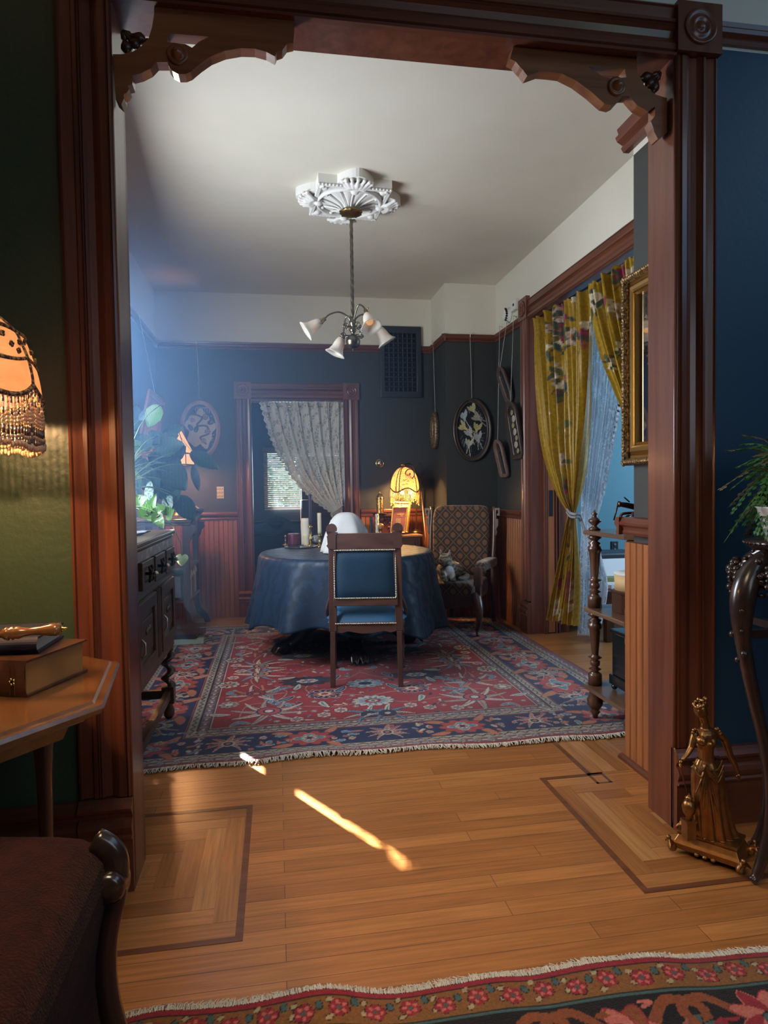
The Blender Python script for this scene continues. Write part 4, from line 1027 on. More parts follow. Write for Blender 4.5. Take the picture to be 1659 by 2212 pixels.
for q in range(4):
    a0 = q * PI / 2; c, s_ = cos(a0), sin(a0)
    def L_(x, y, d): return mp_(x * c - y * s_, x * s_ + y * c, d)
    m = MB()
    for t in (-1.2, -.8, -.4, 0, .4, .8, 1.2):
        P = [L_(S_ - .035, 0, .06), L_(S_ + .03 * cos(t), .055 * sin(t), .08), L_(S_ + .03 + .06 * cos(t), .105 * sin(t) * .95, .062)]
        m.tube(P, [.010, .014, .010], 8); m.ball(P[2], .014, 10)
    m.ball(L_(S_ - .03, 0, .078), .022, 12, (1.3, 1, 1)); m.ball(L_(S_ + .05, 0, .074), .018, 10)
    m.build('leaf_point', PLA, med, remesh=.005)
    a1 = a0 + PI / 4; m = MB()
    for t in (-.5, -.25, 0, .25, .5): m.tube([mp_(.27 * cos(a1), .27 * sin(a1), .056), mp_(.30 * cos(a1 + t * .1) , .30 * sin(a1 + t * .1), .072)], [.016, .007], 7)
    m.ball(mp_(.262 * cos(a1), .262 * sin(a1), .058), .026, 12, (1, 1, .8)); m.build('corner_bud', PLA, med, remesh=.005)

CP = at(757, 455, Z=3.06); CPx, CPy = MC.x + .012, MC.y
CC = lambda z: Vector((CPx, CPy, z))
cht = thing('chandelier', 'brass four-arm chandelier with frosted bell glass shades hanging from the plaster medallion', 'chandelier', CC(3.06))
GBR = M('gunmetal_brass', (.22, .19, .13), .3, 1., col2=(.10, .085, .06), scale=(30, 30, 30))
m = MB(); m.lathe([(.012, 3.030), (.03, 3.034), (.05, 3.042), (.070, 3.050), (.074, 3.058), (.060, 3.068), (0, 3.072)], Vector((CPx, CPy, 0)), 32, fn=lambda r, z, a: r * (1 + .09 * sin(a * 14) + .07 * sin(a * 23 + z * 300))); m.build('canopy', BRASS, cht)
zb = at(760, 738, Y=CPy).z    # ball centre
m = MB(); 
def twist(u, v):
    a = 2 * PI * u; z = 3.01 + (zb + .09 - 3.01) * v; r = .0105 * (1 + .10 * sin(a * 3 + v * 90)); return CC(z) + Vector((r * cos(a), r * sin(a), 0))
m.grid(twist, 18, 260); m.build('twisted_rod', GBR, cht)
m = MB(); m.lathe([(0, -.062), (.006, -.058), (.005, -.048), (.012, -.044), (.030, -.038), (.044, -.02), (.047, 0), (.0475, .004), (.044, .02), (.030, .037), (.014, .045), (.010, .055), (.018, .062), (.024, .075), (.018, .09), (.012, .098), (.02, .108), (.024, .13), (.014, .145), (.011, .16)], CC(zb), 28); m.build('ball_body', GBR, cht)
FRO = M('frosted_glass', (.80, .76, .68), .45, col2=(.88, .85, .79), scale=(20, 20, 20), transl=.5)
BULB = M('bulb_amber', (.9, .55, .25), .1, emit=(1, .5, .2), estr=.5)
zc_ = at(757, 690, Y=CPy).z
for i, a in enumerate((rad(186), rad(228), rad(-40), rad(-62))):
    tgt = [at(700, 690, Y=CPy), at(742, 722, Y=CPy + .05), at(790, 672, Y=CPy - .10), at(812, 700, Y=CPy + .08)][i]
    end = [at(676, 705, Y=CPy), at(732, 745, Y=CPy + .05), at(800, 700, Y=CPy - .16), at(836, 738, Y=CPy + .08)][i]
    start = CC(zb + .07)
    mid = (start + tgt) / 2; topz = max(tgt.z, zb + .12) + .05
    P = spline([start, Vector((start.x + (tgt.x - start.x) * .12, start.y + (tgt.y - start.y) * .12, zb + .15)), Vector((start.x + (tgt.x - start.x) * .45, start.y + (tgt.y - start.y) * .45, topz)), Vector((start.x + (tgt.x - start.x) * .8, start.y + (tgt.y - start.y) * .8, topz - .015)), tgt], 6)
    m = MB(); m.tube(P, .0055, 8); arm = m.build('arm', GBR, cht)
    m = MB()
    dx = (tgt - start); dx.z = 0; dx.normalize()
    for (z0_, s0, r0) in ((zb + .10, .045, .022), (zb + .04, .065, .018)):
        c0 = CC(z0_) + dx * s0; sp_ = [c0 + dx * (r0 * (1 - k / 26) * cos(k * .42)) + Vector((0, 0, r0 * (1 - k / 26) * sin(k * .42))) for k in range(24)]
        m.tube([CC(z0_) + dx * .012] + sp_[::1], .0035, 6)
    m.build('scroll', GBR, arm)
    ax = (end - tgt).normalized(); R_ = align(ax)
    m = MB(); m.lathe([(.0, -.012), (.012, -.010), (.014, .012), (.019, .02), (.019, .036), (.022, .04), (.024, .045), (0, .046)], tgt, 16, R_); m.tube([tgt + R_ @ Vector((0, .012, 0)), tgt + R_ @ Vector((0, .03, -.004))], .004, 6); m.build('socket', BRASS, cht)
    m = MB(); m.lathe([(.022, .03), (.030, .045), (.036, .07), (.040, .10), (.052, .128), (.068, .142), (.066, .144), (.049, .130), (.037, .101), (.033, .07), (.027, .046), (.020, .032)], tgt, 40, R_, fn=lambda r, z, a: r * (1 + max(0, z - .10) * 1.6 * sin(a * 5) * .8 + .01 * sin(a * 24)), cap=False)
    m.build('glass_shade', FRO, cht)
    m = MB(); m.lathe([(.008, .046), (.020, .07), (.026, .09), (.020, .108), (0, .114)], tgt, 14, R_); m.build('bulb', BULB, cht)

# ================================================================ THINGS ON THE ROUND TABLE
TT = TZ + .0045
def on(px, py): p = at(px, py, Z=TT); return p
WAXC = M('cream_wax', (.72, .66, .50), .5, sss=.0); WAXW = M('white_wax', (.80, .77, .68), .5); WAXP = M('plum_wax', (.13, .018, .045), .42); WAXV = M('violet_wax', (.035, .025, .06), .4)
WICK = M('wick', (.03, .025, .02), .9)
def px2m(px, Y): return px / F * Y / .98
tr = on(660, 1181)
def Zat(p, py, px=None): return at(px or 660, py, Y=p.y).z
def candle(label, p, r, h, mat, cat='candle', tw=False, lean=0, z0=TT, grp=None):
    t = thing('candle', label, cat, (p.x, p.y, z0), grp); m = MB()
    fn = (lambda r_, z, a: r_ * (1 + .12 * sin(a * 3 + z * 120))) if tw else (lambda r_, z, a: r_ * (1 + .03 * sin(a * 3 + z * 30)))
    n = 34 if tw else 8; prof = [(0, 0), (r, 0)] + [(r, h * k / n) for k in range(1, n)] + [(r * .98, h - .002), (r * .6, h - (.004 if r > .02 else 0)), (0, h - (.008 if r > .02 else 0))]
    m.lathe(prof, (p.x, p.y, z0), 24, fn=fn); m.build('wax', mat, t)
    m = MB(); m.tube([(p.x, p.y, z0 + h - .008), (p.x + .002, p.y, z0 + h + .008)], .0013, 5); m.build('wick', WICK, t); return t
def holder(label, p, h, r=.04, z0=TT):
    t = thing('candlestick', label, 'candlestick', (p.x, p.y, z0)); m = MB()
    m.lathe([(0, 0), (r, 0), (r, .005), (r * .8, .010), (r * .4, .016), (r * .25, .03)], (p.x, p.y, z0), 24); m.build('base', BRASSB, t)
    m = MB(); m.lathe([(r * .25, .03), (r * .38, h * .35), (r * .2, h * .45), (r * .34, h * .6), (r * .18, h * .75), (r * .35, h * .86), (r * .5, h * .9), (r * .3, h * .92), (r * .32, h), (0, h)], (p.x, p.y, z0), 20); m.build('stem', BRASSB, t)
    return t
trayc = on(650, 1182)
t = thing('tray', 'dark metal tray under the plum candle on the round table', 'tray', trayc)
m = MB(); m.lathe([(0, 0), (.125, 0), (.14, .008), (.137, .009), (.124, .003), (0, .003)], trayc, 40); m.build('tray_dish', M('pewter', (.16, .16, .17), .35, .9), t)
TZ2 = TT + .0035
def P_(px, py, z=TZ2): return at(px, py, Z=z)
p = P_(635, 1177); candle('wide plum-coloured pillar candle with a melted rim on the tray', p, px2m(12.5, p.y), Zat(p, 1152, 635) - TZ2, WAXP, z0=TZ2)
p = P_(662, 1178); candle('short cream pillar candle in front of the tall white one', p, px2m(6.5, p.y), Zat(p, 1155, 662) - TZ2, WAXC, z0=TZ2)
p = P_(657, 1169, TT); p = Vector((p.x, trayc.y + .165, 0)); candle('tall thick white pillar candle behind the tray', p, px2m(11, p.y), Zat(p, 1119, 660) - TT, WAXW)
p = P_(617, 1178); holder('small brass candlestick with no candle at the left edge of the tray', p, Zat(p, 1156, 617) - TZ2, .028, TZ2)
p = Vector((at(672, 1172, Z=TT).x, trayc.y + .12, 0)); p.x = at(671, 1172, Y=p.y).x; zt = Zat(p, 1133, 670); holder('tall brass candlestick holding a dark violet taper', p, zt - TT, .045); 
candle('dark violet taper candle in the tall brass candlestick', p, px2m(3.6, p.y), Zat(p, 1068, 668) - zt, WAXV, z0=zt)
p = on(691, 1181); zt = Zat(p, 1153, 691); holder('brass candlestick holding a cream taper, nearest the draped mound', p, zt - TT, .04)
candle('cream taper candle in the right-hand brass candlestick', p, px2m(4.2, p.y), Zat(p, 1108, 690) - zt, WAXC, z0=zt)
p = on(684, 1174); p.y += .12; p.x = at(685, 1170, Y=p.y).x
t = thing('mug', 'small blue and white mug behind the brass candlesticks', 'mug', (p.x, p.y, TT)); m = MB(); m.lathe([(0, 0), (.028, 0), (.033, .02), (.033, .065), (.030, .065), (.029, .01), (0, .008)], (p.x, p.y, TT), 20, cap=False); m.build('cup', M('blue_glaze', (.18, .36, .5), .2, coat=.5, col2=(.7, .75, .78), scale=(60, 60, 60), lo=.45, hi=.55), t)
m = MB(); m.tube([(p.x - .03, p.y, TT + .055), (p.x - .052, p.y, TT + .045), (p.x - .05, p.y, TT + .022), (p.x - .03, p.y, TT + .015)], .005, 7); m.build('handle', MATS['blue_glaze'], t)
# white cloth over a round form
LIN = M('white_linen', (.70, .71, .74), .9, col2=(.76, .77, .80), scale=(9, 9, 9), bump=.2, bscale=300, transl=.12)
pc = at(748, 1172, Y=4.93); dc = Vector((pc.x, 4.93, TT)); topz = at(742, 1107, Y=4.93).z - TT; bw2 = px2m(52, 4.93)
t = tag(MB().grid(lambda u, v: (lambda a, s_: dc + Vector(((bw2 * (s_ ** .75) * (1 + .16 * s_ ** 2 * sin(a * 5 + 1) + .07 * s_ * sin(a * 9))) * cos(a), (.15 * (s_ ** .75) * (1 + .16 * s_ ** 2 * sin(a * 5 + 1))) * sin(a), max(.002, topz * (1 - s_ ** 2.3 * (.98 + .0 * sin(a * 5)))))))(2 * PI * u, v), 120, 40).build('draped_cloth', LIN, None, solid=.002), 'white cloth draped over a domed object on the round table behind the chair', 'cloth')

# ================================================================ BACK WALL THINGS
def oval(name, label, cat, C, N, U, ru_, rv, w, mats, art, depth=.03, cat2=None, cord=None, glass=True):
    C, N, U = Vector(C), Vector(N), Vector(U); V = Vector((0, 0, 1)); t = thing(name, label, cat, C)
    path = [C + U * (ru_ - w / 2) * cos(2 * PI * k / 64) + V * (rv - w / 2) * sin(2 * PI * k / 64) for k in range(64)]
    h = w / 2; m = MB(); m.ring(path, [(-h, 0), (-h, depth * .55), (-h * .8, depth * .75), (-h * .4, depth * .55), (h * .0, depth * .6), (h * .45, depth), (h * .8, depth), (h, depth * .6), (h, 0)], nrm=N); fr = m.build('frame', mats, t)
    cvx = Canvas(2 * ru_, 2 * rv, .0035, (.012, .012, .016)); art(cvx, ru_, rv)
    def f(X, Y):
        a = (X - ru_) / ru_; b_ = (Y - rv) / rv; rr = np.maximum(np.abs(a), np.abs(b_)); hyp = np.sqrt(a * a + b_ * b_) + 1e-9; s_ = rr / hyp * .93
        uu = a * s_ * ru_; vv = b_ * s_ * rv
        return np.stack([C.x + U.x * uu + N.x * .008, C.y + U.y * uu + N.y * .008, C.z + vv], -1)
    # map the square grid radially on to the oval; art is sampled at the same place
    s2 = Canvas(2 * ru_, 2 * rv, .0035, (0, 0, 0)); X, Y = np.meshgrid(s2.xs, s2.ys)
    a = (X - ru_) / ru_; b_ = (Y - rv) / rv; rr = np.maximum(np.abs(a), np.abs(b_)); hyp = np.sqrt(a * a + b_ * b_) + 1e-9; k = rr / hyp * .93
    ii = np.clip(((a * k + 1) / 2 * (s2.nx - 1)).round().astype(int), 0, s2.nx - 1); jj = np.clip(((b_ * k + 1) / 2 * (s2.ny - 1)).round().astype(int), 0, s2.ny - 1)
    s2.c = cvx.c[jj, ii]; s2.mesh('picture', f, M('print_paper', rough=.7, attr=True, scale=(40, 40, 40), lo=.1, hi=.6), t)
    if glass:
        m = MB(); m.grid(lambda u, v: C + U * (ru_ - w) * v * cos(2 * PI * u) + V * (rv - w) * v * sin(2 * PI * u) + N * (.012 + .014 * (1 - v * v)), 40, 6); m.build('glass', GLASS, t)
    if cord:
        m = MB(); m.tube([C + V * (rv - .005) + N * .012, Vector(cord)], .0022, 5); m.build('hanging_cord', CORD, t)
        m = MB(); q = Vector(cord); m.tube([q + V * -.02 + N * .008, q + V * .012 + N * .012, q + V * .022 + N * 0, q + V * .01 - N * .01], .004, 6); m.build('hook', CORD, t)
    return t
GLASS = M('picture_glass', (1, 1, 1), .04, trans=1., spec=.5); GLASS.node_tree.nodes['Principled BSDF'].inputs['IOR'].default_value = 1.08; GLASS.node_tree.nodes['Principled BSDF'].inputs['Alpha'].default_value = .25
CORD = M('pale_cord', (.55, .55, .52), .6)
OVF = wood('oval_frame_wood', (.20, .08, .045), (.34, .15, .085), .35, 'z', .3); OVD = wood('oval_frame_dark', (.03, .02, .015), (.075, .05, .038), .3, 'z', .4)
def art_botanic(c, a, b_):
    c.c[:] = (.015, .018, .035); CR = (.62, .50, .34); BR = (.12, .06, .04)
    c.polar(a, b_, lambda t: .86 + .10 * np.sin(t * 5 + .6) + .06 * np.sin(t * 9), min(a, b_) * .78, CR, 0, 1, 1.35)
    P = spline([(a - .06, b_ + .15, 0), (a + .02, b_ + .11, 0), (a - .03, b_ + .04, 0), (a + .06, b_ + .03, 0), (a + .08, b_ - .04, 0), (a + .0, b_ - .08, 0), (a + .05, b_ - .14, 0)], 12)
    c.stem([(p.x, p.y) for p in P], .009, (.08, .045, .05))
    for x, y, r in ((a + .05, b_ + .12, .03), (a - .07, b_ + .09, .022), (a + .03, b_ - .11, .025), (a + .07, b_ - .02, .028)): c.rosette(x, y, r, 9, [BR, CR, (.3, .15, .09)], 0)
    for x, y, r in ((a - .07, b_ - .01, 2.2), (a - .05, b_ - .03, 1.2), (a + .07, b_ + .06, .2), (a + .09, b_ + .05, 1.0)): c.leaf(x, y, .07, .022, r, (.03, .04, .07)); c.leaf(x, y, .05, .008, r, (.10, .12, .2))
    for k in range(26): c.disc(a + .115 + ru(-.02, .02), b_ + ru(-.16, .14), .004, CR)
    for k in range(9): c.stem([(p.x, p.y) for p in spline([(a - .03 + .02 * k, b_ + .16, 0), (a - .04 + .022 * k, b_ + .2, 0), (a - .02 + .026 * k, b_ + .215, 0)], 5)], .002, CR)
def art_birds(c, a, b_):
    c.c[:] = (.008, .010, .014)
    for k, (x, y, r, col) in enumerate(((.01, .19, -.9, (.62, .56, .30)), (-.07, .12, -1.2, (.50, .55, .58)), (.05, .11, -.5, (.45, .38, .30)), (-.07, .02, -.5, (.66, .58, .28)), (.04, .01, -1.7, (.62, .52, .22)), (-.02, -.04, -.9, (.55, .55, .52)), (.05, -.08, -1.3, (.5, .52, .5)), (-.03, -.14, -1.6, (.62, .60, .45)))):
        X, Y = a + x * 1.15, b_ + y
        c.stem([(X + .10 * cos(r - t), Y + .10 * sin(r - t)) for t in (0, .02)], .003, col)
        c.stem([(X, Y), (X + .12 * cos(r + .15), Y + .12 * sin(r + .15))], .0035, col); c.stem([(X, Y), (X + .11 * cos(r - .25), Y + .11 * sin(r - .25))], .0035, col)
        c.leaf(X - .035 * cos(r), Y - .035 * sin(r), .075, .016, r, col); c.leaf(X, Y, .07, .020, r + 2.0, col, .5); c.leaf(X, Y, .06, .018, r - 2.2, tuple(q * .8 for q in col), -.5); c.disc(X - .04 * cos(r), Y - .04 * sin(r), .008, col)
    for k in range(30): r = ru(0, 6.3); c.stem([(a + .10 * cos(r), b_ + .16 * sin(r)), (a + .13 * cos(r + .1), b_ + .21 * sin(r + .1))], .0015, (.25, .27, .28))
oc = at(432, 927, Y=YB - .03)
oval('oval_picture', 'oval brown-framed picture of coiling plants on a cream ground, left of the curtained door', 'picture', (oc.x, YB - .004, oc.z), (0, -1, 0), (1, 0, 0), .195, .285, .045, OVF, art_botanic, cord=(at(425, 737, Y=YB - .03).x, YB - .03, 2.69))
oc = at(1021, 928, Y=YN - .03)
oval('oval_picture', 'dark oval-framed picture of pale flying birds above the brocade armchair', 'picture', (oc.x, YN - .004, oc.z), (0, -1, 0), (1, 0, 0), .192, .302, .045, OVD, art_birds, cord=(at(1015, 723, Y=YN - .03).x, YN - .035, 2.69))
oc = at(943, 928, X=XN - .03)
def art_plain(c, a, b_): c.c[:] = (.04, .035, .035); c.rosette(a, b_, min(a, b_) * .5, 7, [(.2, .16, .12), (.1, .08, .07)])
oval('oval_picture', 'small ornate gilt oval frame on the chimney breast side, seen edge-on', 'picture', (XN - .004, 6.372, oc.z), (-1, 0, 0), (0, -1, 0), .105, .185, .05, M('gilt_floral', (.36, .25, .12), .4, .7, col2=(.10, .06, .04), scale=(70, 70, 70), bump=1., bscale=90, lo=.4, hi=.6), art_plain, depth=.045, cord=(XN - .03, 6.372, 2.70))
# stadium tray frames on the right wall
def tray_frame(label, y, z, hw, hl, tilt, mat, w=.035, arch=False, cordtop=None, xo=.05, art=None):
    C = Vector((XW - xo, y, z)); t = thing('framed_mirror', label, 'framed mirror', C)
    Uv = Vector((0, -1, 0)); V = Vector((.10, 0, 1)).normalized() if False else Vector((0, 0, 1)); ct, st = cos(tilt), sin(tilt)
    def P(a, b_, n=0): a, b_ = a * ct - b_ * st, a * st + b_ * ct; return C + Uv * a + V * b_ + Vector((-n, 0, 0)) + Vector((.04 * (-b_ / hl), 0, 0)) * 1
    def outline(q):
        a_, l_ = hw - q, hl - q; pts = []; r = a_ if not arch else a_
        for k in range(13): th = PI * k / 12; pts.append((a_ * cos(th), (l_ - r) + r * sin(th)))
        rb = a_ if not arch else a_ * .35
        for k in range(13): 
            th = PI + PI * k / 12
            if arch: cx_ = -(a_ - rb) if k < 6.5 else (a_ - rb); pts.append((cx_ + rb * cos(th), -(l_ - rb) + rb * sin(th)))
            else: pts.append((a_ * cos(th), -(l_ - r) + r * sin(th)))
        return pts
    m = MB(); o_ = outline(w / 2); h = w / 2
    m.ring([P(a, b_) for a, b_ in o_], [(-h, -.01), (-h, .012), (-h * .5, .02), (0, .014), (h * .5, .03), (h, .026), (h, -.012)], nrm=(-1, 0, 0)); m.build('frame', mat, t)
    m = MB(); i_ = outline(w * .9); m.prism([i_], lambda u, v, d_: P(u, v, d_), .0, .004); m.build('glass', M('dark_mirror', (.10, .12, .14), .12, .8) if art is None else M('dark_backing', (.02, .02, .022), .25), t)
    if art:
        for k in range(7):
            m = MB(); yy = hl * (.62 - .22 * k); m.ball(P(.02 * sin(k * 2.1), yy, .006), hw * (.34 if k % 2 else .26), 10, (.15, 1, .8)); m.build('pressed_flower', M('pressed_flower', (.35, .30, .26), .8) if k % 2 else M('pressed_leaf', (.25, .22, .10), .8), t)
    if cordtop:
        m = MB(); q = Vector((XW - .038, cordtop, 2.71)); m.tube([P(0, hl), q], .0022, 5); m.tube([q, q + Vector((.0, 0, .03)), q + Vector((.03, 0, .02))], .004, 5); m.build('hanging_cord', CORD, t)
    return t
CARV = M('carved_dark_frame', (.055, .035, .03), .38, 0, col2=(.11, .07, .055), scale=(60, 60, 60), bump=.6, bscale=80, coat=.2)
p = at(1093, 832, X=XW - .05); tray_frame('oblong dark-framed mirror, highest of the three beside the doorway', p.y, p.z, .085, .17, rad(16), CARV, cordtop=at(1096, 708, X=XW - .03).y)
p = at(1113, 930, X=XW - .05); tray_frame('arch-topped dark frame of pressed flowers, largest of the three beside the doorway', p.y, p.z, .125, .25, 0, OVD, w=.04, arch=True, cordtop=at(1111, 698, X=XW - .03).y, art=1)
p = at(1082, 991, X=XW - .05); tray_frame('small arch-topped carved mirror, lowest of the three beside the doorway', p.y - .03, p.z, .10, .175, 0, M('carved_brown_frame', (.12, .07, .055), .4, 0, col2=(.2, .12, .09), scale=(60, 60, 60), bump=.6, bscale=80), w=.035, arch=True, cordtop=at(1081, 718, X=XW - .03).y)
# iron vent with pierced grille
v0, v1 = at(820, 704, Y=YB - .03), at(911, 859, Y=YB - .03)
VENT = M('vent_enamel', (.012, .016, .02), .35, coat=.3)
vt = thing('wall_vent', 'large black iron vent grille high on the back wall', 'vent', ((v0.x + v1.x) / 2, YB, v1.z))
ox0, ox1, oz0, oz1 = v0.x + .045, v1.x - .05, v1.z + .06, v0.z - .07
m = MB(); m.prism([[(v0.x, v1.z), (v1.x, v1.z), (v1.x, v0.z), (v0.x, v0.z)], [(ox0, oz0), (ox1, oz0), (ox1, oz1), (ox0, oz1)]], lambda u, v, d_: Vector((u, YB - .001 - d_, v)), .0, .04); m.build('frame', VENT, vt, bevel=.004)
m = MB(); m.box(v0.x + .01, YB - .006, v1.z + .01, v1.x - .01, YB - .002, v0.z - .01); m.build('backing', M('vent_void', (.003, .003, .003), 1), vt)
m = MB(); nx_, nz_ = 7, 12
for i in range(nx_):
    for j in range(nz_):
        cxx = ox0 + (ox1 - ox0) * (i + .5) / nx_; czz = oz0 + (oz1 - oz0) * (j + .5) / nz_; r = (ox1 - ox0) / nx_ * .62
        m.ring([Vector((cxx + r * cos(2 * PI * k / 12), YB - .028, czz + r * sin(2 * PI * k / 12))) for k in range(12)], [(-.0022, 0), (.0022, 0), (.0022, .006), (-.0022, .006)])
for i in range(nx_ + 1): x = ox0 + (ox1 - ox0) * i / nx_; m.box(x - .002, YB - .032, oz0, x + .002, YB - .026, oz1)
m.build('pierced_grille', VENT, vt, recalc=False)
# round bell, switch plate, rod + lace in the back door
p = at(820, 1001, Y=YB); t = thing('doorbell', 'round nickel and brass wall bell beside the curtained door', 'bell', (p.x, YB, p.z)); RB = Rx(rad(90))
m = MB(); m.lathe([(0, 0), (.044, 0), (.046, .010), (.038, .018), (.034, .012), (.034, .011)], (p.x, YB, p.z), 32, RB, cap=False); m.build('rim', BRASSB, t)
m = MB(); m.lathe([(.035, .010), (.030, .024), (.016, .034), (0, .037)], (p.x, YB, p.z), 28, RB, cap=False); m.build('dome', M('nickel', (.6, .58, .55), .25, 1.), t)
p = at(476, 1064, Y=YB); t = thing('switch_plate', 'small pale decorated switch plate on the back wall left of the curtained door', 'switch plate', (p.x, YB, p.z))
m = MB(); m.box(p.x - .034, YB - .006, p.z - .058, p.x + .034, YB - .001, p.z + .058); m.build('plate', M('aged_card', (.50, .48, .34), .6), t, bevel=.002)
m = MB()
for r_, zz in enumerate((.036, .0, -.036)):
    for k in range(4): 
        x = p.x - .024 + k * .016; m.box(x - .005, YB - .0072, p.z + zz - .010, x - .002, YB - .006, p.z + zz + .010); m.box(x - .002, YB - .0072, p.z + zz - (.002 if k % 2 else .008), x + .005, YB - .006, p.z + zz + (.002 if k % 2 else -.004))
m.build('printed_marks', M('print_ink', (.05, .05, .04), .8), t, recalc=False)
p = at(542, 868, Y=YB + .05); rz_ = 2.085
t = thing('curtain_rod', 'slim brass rod across the top of the back doorway', 'curtain rod', (DX0, YB + .03, rz_)); m = MB(); m.tube([(DX0 + .001, YB + .03, rz_), (DX1 - .001, YB + .03, rz_)], .006, 8); m.build('rod', BRASSB, t)
for xx in (DX0 + .004, DX1 - .004): m = MB(); m.lathe([(0, -.004), (.014, -.004), (.014, .004), (0, .004)], (xx, YB + .03, rz_), 12, Ry(rad(90))); m.build('bracket', BRASSB, t)
# lace material
def lace(name, col=(.78, .77, .74), dens=.5, sc=26, alpha_lo=.38):
    m = bpy.data.materials.new(name); m.use_nodes = True; nt = m.node_tree; N = nt.nodes; L = nt.links; b = N['Principled BSDF']
    b.inputs['Base Color'].default_value = (*col, 1); b.inputs['Roughness'].default_value = .9
    tc = N.new('ShaderNodeTexCoord'); v = N.new('ShaderNodeTexVoronoi'); v.feature = 'DISTANCE_TO_EDGE'; v.inputs['Scale'].default_value = sc
    L.new(tc.outputs['Object'], v.inputs['Vector'])
    w = N.new('ShaderNodeTexWave'); w.wave_type = 'RINGS'; w.inputs['Scale'].default_value = sc * .22; w.inputs['Distortion'].default_value = 7; w.inputs['Detail'].default_value = 2; L.new(tc.outputs['Object'], w.inputs['Vector'])
    r1 = N.new('ShaderNodeValToRGB'); r1.color_ramp.elements[0].position = .04; r1.color_ramp.elements[1].position = .12; r1.color_ramp.elements[0].color = (1, 1, 1, 1); r1.color_ramp.elements[1].color = (alpha_lo, alpha_lo, alpha_lo, 1); L.new(v.outputs['Distance'], r1.inputs['Fac'])
    r2 = N.new('ShaderNodeValToRGB'); r2.color_ramp.elements[0].position = dens; r2.color_ramp.elements[1].position = dens + .08; r2.color_ramp.elements[0].color = (0, 0, 0, 1); r2.color_ramp.elements[1].color = (.95, .95, .95, 1); L.new(w.outputs['Fac'], r2.inputs['Fac'])
    mx = N.new('ShaderNodeMath'); mx.operation = 'MAXIMUM'; L.new(r1.outputs['Color'], mx.inputs[0]); L.new(r2.outputs['Color'], mx.inputs[1]); 
    tr_ = N.new('ShaderNodeBsdfTransparent'); tl_ = N.new('ShaderNodeBsdfTranslucent'); tl_.inputs['Color'].default_value = (*col, 1); ms = N.new('ShaderNodeMixShader'); ms.inputs[0].default_value = .5
    L.new(b.outputs[0], ms.inputs[1]); L.new(tl_.outputs[0], ms.inputs[2]); m2 = N.new('ShaderNodeMixShader'); L.new(mx.outputs[0], m2.inputs[0]); L.new(tr_.outputs[0], m2.inputs[1]); L.new(ms.outputs[0], m2.inputs[2]); L.new(m2.outputs[0], N['Material Output'].inputs['Surface'])
    return m
LACE = lace('white_lace', (.95, .93, .88), .34, 26, .6)
def drape(lpts, rpts, plane, dep, folds, amp, nu=120, nv=90, scal=0, phase=0, gather=None, pinch=None):
    """cloth between two measured edges; lpts/rpts=[(t, px, py)], plane=('Y',v) or ('X',v)"""
    ax, val = plane
    Lp = [(t, at(x, y, **{ax: val})) for t, x, y in lpts]; Rp = [(t, at(x, y, **{ax: val})) for t, x, y in rpts]
    D = Vector((0, -1, 0)) if ax == 'Y' else Vector((-1, 0, 0))
    def f(u, v):
        a = lerp_path(Lp, v); b_ = lerp_path(Rp, v); w = (b_ - a); wl = w.length
        p = a + w * u; A = amp * min(1.3, wl / .5 + .25)
        if pinch: A *= (1 - .7 * math.exp(-((v - pinch) / .03) ** 2))
        fo = sin(2 * PI * folds * u + phase + 1.2 * sin(v * 3)) + .45 * sin(2 * PI * folds * 2.3 * u + v * 4 + 1)
        top = math.exp(-v / .03)
        p = p + D * (A * fo + dep) + w.normalized() * (.012 * fo * (1 - top)) * (1 if .03 < u < .97 else 0)
        if top > .05: p = p + D * (.006 * sin(2 * PI * folds * 4 * u)) * top + Vector((0, 0, .006 * sin(2 * PI * folds * 3.1 * u))) * top
        if scal: p = p - w.normalized() * (scal * abs(sin(v * PI * 26)) * (1 - u) ** 8)
        return p
    m = MB(); m.grid(f, nu, nv); return m
m = drape([(0, 563, 869), (.25, 588, 950), (.5, 624, 1020), (.75, 672, 1075), (.93, 716, 1108), (1, 716, 1128)], [(0, 742, 869), (.25, 743, 940), (.5, 743, 1010), (.75, 742, 1060), (.93, 738, 1100), (1, 736, 1128)], ('Y', YB + .03), .012, 8, .020, 170, 90, scal=.022)
lc = thing('lace_curtain', 'white lace curtain drawn aside in the back doorway', 'curtain', (.2, YB + .03, 1.0)); m.build('lace_panel', LACE, lc, recalc=False)
m = MB(); P = spline([at(714, 1112, Y=YB - .03), at(722, 1106, Y=YB - .04), at(733, 1099, Y=YB - .03), at(741, 1091, Y=YB - .005)], 5); m.tube(P, .007, 7); m.build('tie_back', M('tie_rope', (.4, .34, .28), .8), lc)
# window blinds of the back room
bl = thing('window_blinds', 'white slatted blinds on the bright window of the room behind', 'blinds', ((wx0 + wx1) / 2, BY, wz0)); bm_ = M('blind_slat', (.55, .60, .62), .6)
m = MB(); m.box(wx0 - .02, BY - .06, wz1 - .02, wx1 + .02, BY - .02, wz1 + .03); m.build('head_rail', bm_, bl)
n = 30; m = MB()
for k in range(n):
    z = wz0 + (wz1 - wz0) * (k + .5) / n; m.obox(((wx0 + wx1) / 2, BY - .04, z), (wx1 - wx0 + .02, .022, .0015), Rx(rad(48)))
m.build('slats', bm_, bl, recalc=False)
